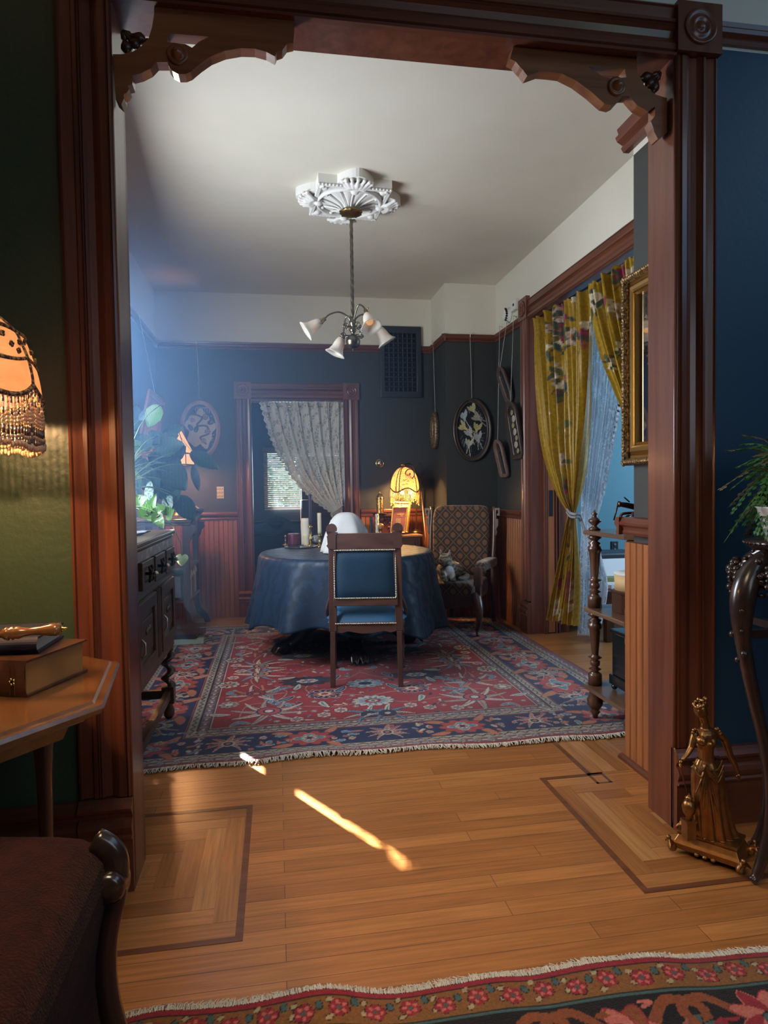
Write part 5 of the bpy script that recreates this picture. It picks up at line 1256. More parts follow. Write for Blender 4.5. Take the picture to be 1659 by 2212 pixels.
# foliage beyond the window
LEAFO = M('garden_leaf', (.16, .32, .26), .6, col2=(.50, .66, .72), scale=(5, 5, 5), lo=.4, hi=.6)
def shrub(label, c, r, n, mat, ls=.06):
    t = thing('garden_shrub', label, 'shrub', (c[0], c[1], 0)); m = MB(); m.tube([(c[0], c[1], 0), (c[0], c[1], c[2])], .05, 8); m.build('trunk', DARK, t)
    m = MB()
    for _ in range(n):
        d = Vector((random.gauss(0, 1), random.gauss(0, 1), random.gauss(0, 1))).normalized() * r * rnd() ** .33; p = Vector(c) + Vector((d.x, d.y * .5, d.z)); 
        u = Vector((ru(-1, 1), ru(-1, 1), ru(-1, 1))).normalized() * ls; w_ = u.orthogonal().normalized() * ls * .4
        m.add([p - u, p + w_, p + u, p - w_], [(0, 1, 2, 3)])
    m.build('foliage', mat, t, recalc=False)
shrub('leafy green shrub outside the window of the room behind', (.15, 10.6, 1.15), .75, 1500, LEAFO)
GR = MB(); GR.box(-8, 9.3, -.3, 8, 16, -.2); g_ = struct(GR, 'ground', M('garden_ground', (.12, .18, .08), .9))
GB = MB(); GB.box(-3.3, 4.02, 0, -2.2, 6.22, 5); struct(GB, 'wall_sun_blocker', M('sun_blocker_stucco', (.3, .3, .28), .9))  # unseen block added outside to keep direct sun out of the large left window
# smoke detector and junction box on the frieze
p = at(1094, 681, X=XW - .03); t = thing('smoke_detector', 'round white smoke detector high on the right wall', 'smoke detector', (XW, p.y, p.z)); RD = Ry(rad(-90)); DW = M('detector_plastic', (.72, .71, .67), .5)
m = MB(); m.lathe([(0, 0), (.068, 0), (.07, .012), (.06, .02), (.052, .05), (.04, .058), (0, .06)], (XW, p.y, p.z), 32, RD); m.build('body', DW, t)
m = MB()
for k in range(7): a = rad(-60 + k * 20) + PI; m.obox((XW - .048, p.y + .056 * cos(a) * 1.0, p.z + .056 * sin(a)), (.018, .004, .016), None)
m.build('vent_slot', BLACK, t, recalc=False)
p = at(1112, 660, X=XW - .02); t = thing('junction_box', 'square white box mounted beside the smoke detector', 'junction box', (XW, p.y, p.z)); m = MB(); m.box(XW - .04, p.y - .062, p.z - .045, XW, p.y + .062, p.z + .045); m.build('cover', DW, t, bevel=.006)
m = MB(); m.box(XW - .045, p.y - .03, p.z - .01, XW - .04, p.y - .01, p.z + .01); m.build('button', BLACK, t)

# ================================================================ LAMP CORNER ON THE BACK WALL
# side cabinet
cz = .80; sx0, sx1 = at(775, 1150, Y=6.2).x, at(905, 1152, Y=6.2).x; sy0, sy1 = 6.13, 6.50
CABT = wood('cabinet_top_wood', (.22, .10, .05), (.36, .18, .09), .35, 'x', .3)
cb_ = thing('side_cabinet', 'low side cabinet with a lighter top under the fringed lamp', 'cabinet', ((sx0 + sx1) / 2, 6.3, 0))
m = MB(); m.box(sx0 - .015, sy0 - .015, cz - .022, sx1 + .02, sy1, cz); m.build('top', CABT, cb_, bevel=.005)
m = MB(); m.box(sx0, sy0, .08, sx1, sy1 - .01, cz - .022); m.build('body', CHX, cb_)
for xx in (sx0 + .02, sx1 - .02):
    m = MB()
    for q in (-.012, 0, .012): m.box(xx + q - .004, sy0 - .008, .10, xx + q + .004, sy0, cz - .03)
    m.build('fluted_pilaster', CHW, cb_, recalc=False)
    for yy in (sy0 + .03, sy1 - .04): m = MB(); m.lathe([(.015, 0), (.02, .04), (.022, .08)], (xx, yy, 0), 12); m.build('foot', CHW, cb_)
m = MB(); m.box(sx0 + .06, sy0 - .010, .14, sx1 - .06, sy0, cz - .06); m.build('door', CHX, cb_, bevel=.004)
def atc(px, py, Y): return at(px, py, Y=Y)
# small carved shelf box with plate + lantern
q0, q1 = atc(813, 1150, 6.36), atc(846, 1110, 6.36)
zs_ = atc(820, 1112, 6.36).z
bx = thing('carved_stand', 'small dark carved wooden stand on the side cabinet, under the brass lantern', 'stand', ((q0.x + q1.x) / 2, 6.36, cz))
m = MB(); m.box(q0.x - .02, 6.28, zs_ - .012, q1.x + .02, 6.44, zs_); m.build('top', DARKX, bx)
m = MB(); m.box(q0.x, 6.31, cz, q1.x, 6.43, zs_ - .012)
for k in range(14): m.ball(((q0.x + q1.x) / 2 + ru(-.07, .07), 6.31, (cz + zs_) / 2 + ru(-.07, .07)), ru(.010, .02), 8, (1, .6, 1))
m.build('carved_body', M('carved_redwood', (.10, .025, .018), .4, coat=.3), bx, recalc=False)
lp_ = atc(821, 1107, 6.34); t = thing('plate', 'dark round plate on the carved stand', 'plate', (lp_.x, 6.34, zs_)); m = MB(); m.lathe([(0, 0), (.05, 0), (.085, .014), (.083, .016), (.05, .004), (0, .004)], (lp_.x, 6.34, zs_), 28); m.build('dish', M('dark_bronze', (.05, .03, .02), .35, .8), t)
PIER = bpy.data.materials.new('pierced_brass'); PIER.use_nodes = True
def pierced(m, scl=60, thr=.28):
    nt = m.node_tree; N = nt.nodes; L = nt.links; b = N['Principled BSDF']; b.inputs['Base Color'].default_value = (.80, .52, .18, 1); b.inputs['Metallic'].default_value = 1; b.inputs['Roughness'].default_value = .3
    tc = N.new('ShaderNodeTexCoord'); v = N.new('ShaderNodeTexVoronoi'); v.inputs['Scale'].default_value = scl; L.new(tc.outputs['Object'], v.inputs['Vector']); lt = N.new('ShaderNodeMath'); lt.operation = 'GREATER_THAN'; lt.inputs[1].default_value = thr; L.new(v.outputs['Distance'], lt.inputs[0]); L.new(lt.outputs[0], b.inputs['Alpha'])
pierced(PIER)
z0 = zs_ + .0165; zt = atc(822, 1058, 6.34).z; hL = zt - z0
t = thing('lantern', 'small pierced brass lantern with a domed top, glinting beside the fringed lamp', 'lantern', (lp_.x, 6.34, z0))
m = MB(); m.lathe([(.036, 0), (.036, hL * .62)], (lp_.x, 6.34, z0), 28, cap=False); m.lathe([(0, .001), (.035, .001)], (lp_.x, 6.34, z0), 28, cap=False); m.build('body', PIER, t)
m = MB(); m.lathe([(.039, hL * .60), (.040, hL * .63), (.034, hL * .72), (.02, hL * .80), (.008, hL * .86), (.010, hL * .90), (.004, hL * .94), (0, hL)], (lp_.x, 6.34, z0), 24); m.build('dome', BRASSB, t)
# candles + ball on the cabinet
p = atc(803, 1150, 6.20); candle('navy blue taper candle on the side cabinet', Vector((p.x, 6.2, 0)), .0115, atc(803, 1117, 6.2).z - cz, M('navy_wax', (.015, .03, .07), .4), z0=cz)
p = atc(815, 1150, 6.18); candle('white twisted candle on the side cabinet', Vector((p.x, 6.18, 0)), .016, atc(815, 1110, 6.18).z - cz, WAXW, tw=True, z0=cz)
p = atc(823, 1136, 6.155); t = thing('glass_ball', 'small glowing amber glass ball beside the twisted candle', 'glass ball', (p.x, 6.155, cz)); m = MB(); m.ball((p.x, 6.155, p.z), .027, 20); m.build('ball', M('amber_glass', (.8, .5, .15), .15, transl=.5, coat=.6), t)
m = MB(); m.lathe([(.025, 0), (.022, .006), (.012, .012), (.011, p.z - cz - .03), (.018, p.z - cz - .022), (0, p.z - cz - .02)], (p.x, 6.155, cz), 16); m.build('ball_stand', BRASS, t)
def picframe(name, label, tl, tr_, bl_, br_, Y, wf, matf, matp, lean=0, deco=None, leg=False):
    P = [at(*q, Y=Y) for q in (bl_, br_, tr_, tl)]; C = sum(P, Vector()) / 4
    if leg: P = [Vector((a.x, a.y, max(a.z, cz + .002))) for a in P]
    for a in P: a.y += (a.z - cz) * lean
    t = thing(name, label, 'picture', (C.x, Y, cz)); m = MB()
    m.ring([a + (C - a).normalized() * wf * .7 for a in P], [(-wf / 2, 0), (-wf / 2, .010), (0, .016), (wf / 2, .012), (wf / 2, 0)], smooth=False); m.build('frame', matf, t)
    m = MB(); m.add([a + Vector((0, -.004, 0)) + (C - a).normalized() * wf * .6 for a in P], [(0, 1, 2, 3)]); pic = m.build('print', matp, t, recalc=False)
    if deco:
        m = MB()
        for (u0, v0, u1, v1) in deco:
            q = [P[0].lerp(P[1], u).lerp(P[3].lerp(P[2], u), v) + Vector((0, -.0065, 0)) for u, v in ((u0, v0), (u1, v0), (u1, v1), (u0, v1))]; m.add(q, [(0, 1, 2, 3)])
        m.build('print_panel', M('print_cream', (.62, .42, .22), .7, col2=(.3, .12, .06), scale=(120, 120, 120), lo=.45, hi=.6), t, recalc=False)
    return t
GF = M('gold_leaf_frame', (.66, .40, .12), .35, .8, col2=(.45, .24, .07), scale=(60, 60, 60), bump=.8, bscale=90)
picframe('framed_print', 'gold-framed print, the one leaning behind, under the fringed lamp', (851, 1083), (888, 1084), (855, 1150), (881, 1152), 6.30, .02, GF, M('print_tan', (.42, .20, .09), .7, col2=(.6, .33, .13), scale=(80, 80, 80)), lean=.1)
picframe('framed_print', 'pink print in a thin gilt frame, standing in front under the fringed lamp', (849, 1094), (882, 1094), (843, 1152), (875, 1152), 6.20, .014, GF, M('print_pink', (.50, .16, .12), .7, col2=(.42, .12, .09), scale=(30, 30, 30)), lean=.1, deco=[(.30, .08, .62, .55), (.35, .68, .8, .74), (.55, .62, .72, .68)])
# lamp: arched floor lamp with domed beaded shade
pS = at(874, 1042, Y=6.22)
RS = px2m(31, 6.22)
lm = thing('fringed_lamp', 'glowing amber domed lamp shade with long bead fringe and moon roundel by the back wall', 'lamp', (pS.x + .14, 6.36, cz))
AMB = bpy.data.materials.new('amber_shade'); AMB.use_nodes = True
def shade_mat(m, c1, c2, e, strn, scl=30):
    nt = m.node_tree; N = nt.nodes; L = nt.links; b = N['Principled BSDF']
    tc = N.new('ShaderNodeTexCoord'); w = N.new('ShaderNodeTexWave'); w.wave_type = 'RINGS'; w.inputs['Scale'].default_value = scl; w.inputs['Distortion'].default_value = 12; w.inputs['Detail'].default_value = 2; L.new(tc.outputs['Object'], w.inputs['Vector'])
    cr = N.new('ShaderNodeValToRGB'); cr.color_ramp.elements[0].position = .3; cr.color_ramp.elements[1].position = .5; cr.color_ramp.elements[0].color = (*c1, 1); cr.color_ramp.elements[1].color = (*c2, 1); L.new(w.outputs['Fac'], cr.inputs['Fac'])
    L.new(cr.outputs['Color'], b.inputs['Base Color']); L.new(cr.outputs['Color'], b.inputs['Emission Color']); b.inputs['Emission Strength'].default_value = strn; b.inputs['Roughness'].default_value = .8
    tr = N.new('ShaderNodeBsdfTranslucent'); ms = N.new('ShaderNodeMixShader'); ms.inputs[0].default_value = .15; L.new(cr.outputs['Color'], tr.inputs['Color']); L.new(b.outputs[0], ms.inputs[1]); L.new(tr.outputs[0], ms.inputs[2]); L.new(ms.outputs[0], N['Material Output'].inputs['Surface'])
shade_mat(AMB, (.55, .17, .05), (.95, .48, .16), None, .6)
m = MB(); zb_ = at(874, 1072, Y=6.22).z; zt_ = at(874, 1009, Y=6.22).z; Hs = zt_ - zb_
def dome(u, v):
    a = 2 * PI * u; ph = v * PI / 2; r = RS * cos(ph) ** .8; return Vector((pS.x + r * cos(a), 6.22 + r * sin(a) * .85, zb_ + .03 + (Hs - .03) * sin(ph) + (.03 + .02 * cos(a * 4)) * (1 - v) ** 2 * 1))
m.grid(dome, 48, 14); m.build('shade', AMB, lm)
TRIM = M('lamp_braid', (.05, .025, .03), .7)
m = MB()
m.tube([dome(k / 48, 0) for k in range(49)], .006, 6, cap=False)
for a in (.25 - .13, .5, .62, .75 - .09, .88, 0): m.tube([dome(a, k / 8) for k in range(9)], .0045, 6)
rc = at(885, 1024, Y=6.22 - RS * .62)
m.build('braid_trim', TRIM, lm, recalc=False)
m = MB(); m.ring([rc + Vector((.044 * cos(2 * PI * k / 24), -.004, .048 * sin(2 * PI * k / 24))) for k in range(24)], [(-.004, -.004), (.004, -.004), (.004, .004), (-.004, .004)]); m.build('roundel_braid', TRIM, lm)
m = MB(); m.prism([[(.042 * cos(2 * PI * k / 24), .046 * sin(2 * PI * k / 24)) for k in range(24)]], lambda u, v, d_: rc + Vector((u, -.004 + d_, v)), 0, .003); m.build('roundel', M('moon_silk', (.95, .62, .15), .7, emit=(1., .58, .12), estr=.8), lm)
m = MB(); m.prism([[(.013 * (1 if k % 2 else .42) * cos(PI * k / 5 + PI / 10), .016 * (1 if k % 2 else .42) * sin(PI * k / 5 + PI / 10)) for k in range(10)]], lambda u, v, d_: rc + Vector((u, -.009 + d_, v)), 0, .003); m.build('star', TRIM, lm)
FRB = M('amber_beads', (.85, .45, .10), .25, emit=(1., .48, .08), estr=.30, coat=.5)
m = MB()
for k in range(60):
    a = k / 60; p = dome(a, 0); L0 = .05 + .085 * (abs(((a * 4 + .2) % 1) - .5) * 2) + .02 * (k % 2)
    m.tube([p, p + Vector((ru(-.004, .004), 0, -L0 * .5)), p + Vector((0, 0, -L0))], [.003, .0042, .0025], 5); m.ball(p + Vector((0, 0, -L0)), .006, 6)
m.build('bead_fringe', FRB, lm, recalc=False)['kind'] = 'stuff'
m = MB(); P = spline([(pS.x + .15, 6.42, cz), (pS.x + .155, 6.41, cz + .3), (pS.x + .13, 6.38, zt_ - .02), (pS.x + .06, 6.30, zt_ + .035), (pS.x, 6.22, zt_ + .02), (pS.x, 6.22, zt_ - .01)], 7); m.tube(P, .007, 8); m.lathe([(0, 0), (.06, 0), (.062, .01), (.03, .022), (.01, .04)], (pS.x + .15, 6.42, cz), 20)
m.ball((pS.x - .01, 6.22, zt_ + .02), .02, 10, (1.6, 1, .8)); m.build('arm', BRASS, lm)
for dx in (-.03, .055): m = MB(); m.ball((pS.x + dx, 6.18, zb_ + .035), .020, 12); m.build('bulb', M('warm_bulb', (1, .9, .7), .3, emit=(1, .72, .38), estr=14), lm)
# trident leaning in the corner
pt0, pt1 = at(907, 1032, Y=6.42), at(921, 1175, Y=6.30); dr_ = (pt1 - pt0).normalized(); base = pt0 + dr_ * ((.012 - pt0.z) / dr_.z)
t = thing('trident', 'tall thin copper-coloured rod with a wire trident head leaning in the corner', 'trident', base)
m = MB(); m.tube([base, pt0], .0085, 8); m.build('shaft', M('copper_rod', (.38, .20, .13), .4, .8), t)
m = MB()
for q in (-1, -.4, .4, 1): m.tube(spline([pt0, pt0 + Vector((q * .030, 0, .03)), pt0 + Vector((q * .034, 0, .08)), pt0 + Vector((q * .012, 0, .15))], 4), .0028, 5)
m.tube([pt0 + Vector((-.03, 0, .03)), pt0 + Vector((0, 0, .045)), pt0 + Vector((.07, 0, .02))], .002, 5); m.build('head', BLACK, t, recalc=False)
# back room contents
t = thing('draped_armchair', 'dark armchair heaped with a green-grey blanket in the dim room behind', 'armchair', (.05, 7.6, 0)); m = MB()
q = at(600, 1160, Y=7.6)
m.box(q.x - .34, 7.4, .05, q.x + .32, 8.0, .45); m.box(q.x - .34, 7.85, .4, q.x + .32, 8.05, q.z + .17); m.box(q.x - .40, 7.4, .05, q.x - .28, 8.0, .66); m.box(q.x + .28, 7.4, .05, q.x + .38, 8.0, .66); m.build('frame', M('dark_upholstery', (.02, .025, .03), .9), t, bevel=.04)
m = MB(); m.grid(lambda u, v: Vector((q.x - .36 + .72 * u, 7.78 + .3 * v - .06 * sin(u * 9), q.z + .20 - .10 * (2 * u - 1) ** 2 - .16 * (2 * v - 1) ** 2 + .03 * sin(u * 11 + v * 5))), 30, 14); m.build('blanket', M('grey_green_wool', (.07, .10, .10), .95), t, solid=.02)
t = thing('dresser', 'wooden dresser behind the lace curtain in the dim room behind', 'dresser', (.75, 8.2, 0)); a_, b2 = at(650, 1040, Y=8.1), at(760, 1180, Y=8.1); m = MB(); m.box(a_.x, 7.9, .05, b2.x, 8.5, at(690, 1080, Y=7.9).z); m.build('body', CHX, t, bevel=.01)
m = MB(); m.box(a_.x + .02, 8.42, at(690, 1080, Y=7.9).z, b2.x, 8.5, at(690, 1036, Y=8.1).z + .3); m.build('back_board', CHX, t)
for k in range(3): m = MB(); zz = .2 + k * .25; m.box(a_.x + .04, 7.885, zz, b2.x - .04, 7.9, zz + .2); m.build('drawer', CHX, t, bevel=.005)
# ================================================================ SIDEBOARD, BOOKCASE, PLANTS (left)
FX = -.575; SZ = 1.043; SY0, SY1 = 2.62, 3.70
sb = thing('sideboard', 'dark carved oak sideboard on barley-twist legs behind the left jamb', 'sideboard', (-.83, 3.15, 0))
m = MB(); m.box(-1.09, SY0 - .02, SZ - .022, FX + .018, SY1 + .018, SZ); m.box(-1.09, SY0, SZ - .04, FX + .006, SY1 + .006, SZ - .022); m.build('top', OAKD, sb, bevel=.006)
m = MB(); m.box(-1.08, SY0, .41, FX, SY1, SZ - .04); m.build('carcass', OAKD, sb)
MARB = M('frieze_grey', (.16, .16, .17), .5, col2=(.30, .30, .31), scale=(20, 14, 30), kind='wave')
m = MB(); m.box(FX, SY0 + .02, SZ - .085, FX + .008, SY1 - .01, SZ - .04); m.build('frieze_strip', MARB, sb)
dz0, dz1 = at(353, 1238, X=FX).z, at(353, 1187, X=FX).z
PANEL = wood('drawer_panel', (.030, .018, .012), (.07, .045, .03), .4, 'y', .2)
ORN = M('dark_pull', (.02, .016, .014), .35, .6); CHR = M('bright_pull', (.5, .47, .42), .3, 1.)
ys = [at(366, 1200, X=FX).y, at(341, 1200, X=FX).y, at(312, 1200, X=FX).y]; wd = ys[0] - ys[1]
for k in range(3):
    y1 = SY1 - .045 - k * .30; y0 = y1 - .25
    m = MB(); m.prism([[(y0, dz0), (y1, dz0), (y1, dz1), (y0, dz1)], [(y0 + .03, dz0 + .03), (y1 - .03, dz0 + .03), (y1 - .03, dz1 - .03), (y0 + .03, dz1 - .03)]], lambda u, v, d_: Vector((FX + d_, u, v)), 0, .022); m.box(FX, y0 + .02, dz0 + .02, FX + .010, y1 - .02, dz1 - .02); dw = m.build('drawer', PANEL, sb, bevel=.003)
    yc, zc2 = (y0 + y1) / 2, (dz0 + dz1) / 2
    m = MB(); m.tube([(FX + .010, yc, zc2), (FX + .045, yc, zc2)], .007, 8)
    for q in (-1, 1):
        for z in (-.018, .018): m.tube([(FX + .03, yc, zc2), (FX + .035, yc + q * .026, zc2 + z), (FX + .03, yc + q * .034, zc2 + z * 1.9)], [.006, .008, .004], 6)
    m.build('pull', ORN, dw); m = MB(); m.ball((FX + .052, yc, zc2), .011, 10); m.build('pull_knob', CHR, dw)
z0, z1 = .475, dz0 - .045
for k in range(2):
    y1 = SY1 - .05 - k * .53; y0 = y1 - .40
    m = MB(); m.prism([[(y0, z0), (y1, z0), (y1, z1), (y0, z1)], [(y0 + .055, z0 + .055), (y1 - .055, z0 + .055), (y1 - .055, z1 - .055), (y0 + .055, z1 - .055)]], lambda u, v, d_: Vector((FX + d_, u, v)), 0, .020)
    m.box(FX, y0 + .05, z0 + .05, FX + .006, y1 - .05, z1 - .05); m.box(FX, y0 + .085, z0 + .085, FX + .014, y1 - .085, z1 - .085); dd = m.build('door', OAKD, sb, bevel=.004)
    m = MB(); 
    for q in range(5): m.ball((FX + .016, (y0 + y1) / 2 + (q - 2) * .018, (z0 + z1) / 2 + .02 + (.004 if q % 2 else 0)), .012, 8, (.5, 1, 1.3))
    m.build('carving', OAKD, dd, recalc=False)
    m = MB(); m.tube([(FX + .02, y0 + .028, z0 + .10), (FX + .035, y0 + .028, z0 + .115), (FX + .035, y0 + .028, z0 + .16), (FX + .02, y0 + .028, z0 + .175)], .004, 7); m.build('door_handle', CHR, dd)
yy = SY1 - .05 - .465
m = MB()
for q in (-.03, 0, .03): m.box(FX, yy + q - .009, z0, FX + .018, yy + q + .009, z1)
m.build('fluted_stile', OAKD, sb, recalc=False)
for (x, y) in ((FX - .03, SY1 - .04), (FX - .03, SY0 + .04), (-1.05, SY1 - .04), (-1.05, SY0 + .04)):
    m = MB(); m.lathe([(0, .010), (.012, .010), (.028, .03), (.030, .06), (.020, .085), (.028, .10)], (x, y, 0), 16); m.box(x - .032, y - .032, .10, x + .032, y + .032, .19)
    m.grid(lambda u, v: Vector((x + (.022 + .010 * cos(2 * PI * u * 1 - v * 15)) * cos(2 * PI * u) + .008 * cos(v * 15), y + (.022 + .010 * cos(2 * PI * u - v * 15)) * sin(2 * PI * u) + .008 * sin(v * 15), .19 + v * .20)), 16, 50); m.lathe([(.032, .385), (.028, .40), (.034, .41)], (x, y, 0), 16); m.build('leg', DARK, sb, recalc=False)
m = MB(); m.box(FX - .045, SY0 + .05, .125, FX - .015, SY1 - .05, .17); m.build('stretcher', DARKY, sb); m = MB(); m.box(-1.05, SY0 + .05, .125, -1.02, SY1 - .05, .17); m.build('stretcher', DARKY, sb)
m = MB(); m.box(-1.05, SY1 - .055, .125, FX - .03, SY1 - .025, .17); m.build('stretcher', DARKX, sb)
# runner + pothos pot
RUN = M('grey_runner', (.09, .10, .12), .9, col2=(.2, .21, .24), scale=(60, 60, 60), bump=.6, bscale=90)
m = MB(); m.grid(lambda u, v: Vector((-1.0 + .34 * u, 2.75 + .82 * v, SZ + .004 + .002 * sin(u * 30) * sin(v * 40))), 20, 30); tag(m.build('table_runner', RUN, None, solid=.003), 'grey woven runner on top of the oak sideboard', 'table runner')
pc = Vector((-.775, 3.30, SZ + .008))
POT = M('ceramic_pot', (.30, .32, .34), .3, col2=(.10, .11, .13), scale=(28, 28, 60), kind='wave', coat=.5)
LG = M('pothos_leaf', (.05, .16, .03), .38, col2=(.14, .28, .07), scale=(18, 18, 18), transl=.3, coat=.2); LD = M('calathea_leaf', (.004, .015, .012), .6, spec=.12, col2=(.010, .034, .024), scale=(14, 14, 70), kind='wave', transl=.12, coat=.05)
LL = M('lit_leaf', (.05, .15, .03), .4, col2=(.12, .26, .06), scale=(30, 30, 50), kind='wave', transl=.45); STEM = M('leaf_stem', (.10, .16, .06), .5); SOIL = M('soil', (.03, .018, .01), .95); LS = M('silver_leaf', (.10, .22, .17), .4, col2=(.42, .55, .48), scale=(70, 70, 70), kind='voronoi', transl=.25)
def leaf(mb, base, tip, w, droop=.15, cup=.15, up=(0, -1, .3), heart=False, twist=0):
    b, t = Vector(base), Vector(tip); d = t - b; L = d.length; dn = d.normalized(); s = dn.cross(Vector(up)).normalized()
    if twist: s = Matrix.Rotation(twist, 3, dn) @ s
    n = s.cross(dn).normalized(); nu, nv = 6, 12
    def f(u, v):
        ww = w / 2 * (sin(PI * min(1, v * .96 + .02) ** (.55 if heart else .8)) ** .8)
        a = (u - .5) * 2
        back = -.14 * L * (1 - v) ** 3 * abs(a) if heart else 0
        return b + d * v + dn * back + s * (a * ww) + n * (cup * w * (abs(a) ** 1.5) * .6 - droop * L * (v * v - v * .3)) + n * (.02 * w * sin(v * 22) * abs(a))
    mb.grid(f, nu, nv)
def plant(name, label, cat, base, leaves, mat_of, pot, stemr=.003, crown=None):
    t = thing(name, label, cat, base); pot(t)
    for i, (b, tp, w, kw) in enumerate(leaves):
        m = MB(); leaf(m, b, tp, w, **kw); lf = m.build('leaf', mat_of(i), t, recalc=False)
        c = crown or Vector(base) + Vector((0, 0, .06)); bb = Vector(b)
        m = MB(); m.tube(spline([c, c.lerp(bb, .5) + Vector((0, 0, .05 + .1 * max(0, (bb.z - c.z)))), bb, bb.lerp(Vector(tp), .35)], 5), stemr, 5); m.build('stalk', STEM, lf)
    return t
def pot1(t):
    m = MB(); m.lathe([(0, 0), (.065, 0), (.095, .03), (.105, .065), (.10, .068), (.09, .055), (0, .05)], pc, 28, cap=False); m.build('pot', POT, t)
    m = MB(); m.lathe([(0, .056), (.09, .052)], pc, 20, cap=False); m.build('soil', SOIL, t)
lv = []
for (bx, by, tx, ty, Y, w, hrt) in ((322, 1112, 305, 1085, 3.4, .07, 1), (325, 1110, 333, 1068, 3.45, .045, 0), (318, 1112, 300, 1118, 3.2, .08, 1), (322, 1110, 352, 1102, 3.4, .07, 1), (330, 1115, 345, 1125, 3.3, .07, 1), (340, 1118, 352, 1140, 3.35, .05, 1), (330, 1112, 318, 1078, 3.5, .04, 0), (300, 1070, 303, 1095, 3.3, .06, 0), (342, 1110, 330, 1132, 3.2, .05, 1), (360, 1112, 378, 1100, 3.6, .075, 1), (352, 1105, 340, 1088, 3.6, .05, 1)):
    lv.append((at(bx, by, Y=Y), at(tx, ty, Y=Y - .05), w, dict(heart=bool(hrt), droop=ru(-.1, .25), twist=ru(-.4, .4))))
lf1 = plant('potted_pothos', 'bright green pothos in a low patterned pot on the sideboard runner', 'plant', pc, lv, lambda i: LG if i % 3 else LL, pot1)
# trailing vine with the hanging heart leaf
m = MB(); P = spline([pc + Vector((.08, .1, .05)), at(352, 1128, Y=3.62), at(371, 1137, Y=3.74) + Vector((0, 0, .01)), at(379, 1150, Y=3.73), at(391, 1178, Y=3.73), at(393, 1203, Y=3.73)], 7); m.tube(P, .0028, 6); vn = m.build('vine', STEM, lf1)
m = MB(); leaf(m, at(394, 1199, Y=3.73), at(391, 1222, Y=3.70), .066, heart=True, droop=.05, cup=-.1, up=(0, -1, 0)); m.build('hanging_leaf', M('hanging_leaf', (.36, .52, .24), .4, col2=(.48, .64, .34), scale=(30, 30, 30), transl=.4), vn)
m = MB()
for k in range(4): a = at(376 + k, 1148, Y=3.73); m.tube(spline([a, at(372 - k * 2, 1160 + k * 4, Y=3.73), at(369 + ru(-3, 3), 1172 + k * 6, Y=3.73)], 5), .0016, 5)
m.build('aerial_root', STEM, lf1, recalc=False)
# calathea
cc = Vector((-.90, 3.62, SZ + .008)); crown = Vector((-.86, 3.7, SZ + .20))
def pot2(t):
    m = MB(); m.lathe([(0, 0), (.08, 0), (.10, .06), (.11, .15), (.115, .16), (.105, .162), (.10, .14), (0, .13)], cc, 28, cap=False); m.build('pot', M('dark_planter', (.05, .03, .025), .4), t)
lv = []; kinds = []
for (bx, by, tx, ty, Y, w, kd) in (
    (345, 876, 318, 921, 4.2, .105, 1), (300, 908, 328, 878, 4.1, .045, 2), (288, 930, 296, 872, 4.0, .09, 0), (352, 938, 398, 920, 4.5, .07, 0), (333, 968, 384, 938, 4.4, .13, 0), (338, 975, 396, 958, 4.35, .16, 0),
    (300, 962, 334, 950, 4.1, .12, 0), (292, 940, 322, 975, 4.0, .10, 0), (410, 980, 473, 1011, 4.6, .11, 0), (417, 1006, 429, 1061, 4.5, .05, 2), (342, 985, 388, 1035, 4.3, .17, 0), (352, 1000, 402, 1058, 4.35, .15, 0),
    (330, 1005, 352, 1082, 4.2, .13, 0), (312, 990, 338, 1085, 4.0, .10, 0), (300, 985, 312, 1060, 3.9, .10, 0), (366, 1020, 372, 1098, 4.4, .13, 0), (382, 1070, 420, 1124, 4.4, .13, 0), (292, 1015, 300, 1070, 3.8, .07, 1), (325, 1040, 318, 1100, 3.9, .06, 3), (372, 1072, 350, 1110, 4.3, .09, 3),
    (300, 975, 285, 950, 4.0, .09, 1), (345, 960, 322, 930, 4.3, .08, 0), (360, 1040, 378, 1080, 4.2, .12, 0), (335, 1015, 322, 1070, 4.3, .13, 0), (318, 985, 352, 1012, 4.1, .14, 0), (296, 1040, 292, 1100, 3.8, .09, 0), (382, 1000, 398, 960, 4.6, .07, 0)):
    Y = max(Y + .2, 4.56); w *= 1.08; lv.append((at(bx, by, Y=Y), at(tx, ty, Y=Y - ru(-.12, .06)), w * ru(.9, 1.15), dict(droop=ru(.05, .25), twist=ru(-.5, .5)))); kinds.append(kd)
plant('calathea_plant', 'large dark striped calathea with drooping leaves above the sideboard', 'plant', cc, lv, lambda i: [LD, LL, M('pale_leaf', (.06, .10, .12), .5, spec=.2, col2=(.12, .17, .20), scale=(20, 20, 20), transl=.3), LS][kinds[i]], pot2, crown=crown)

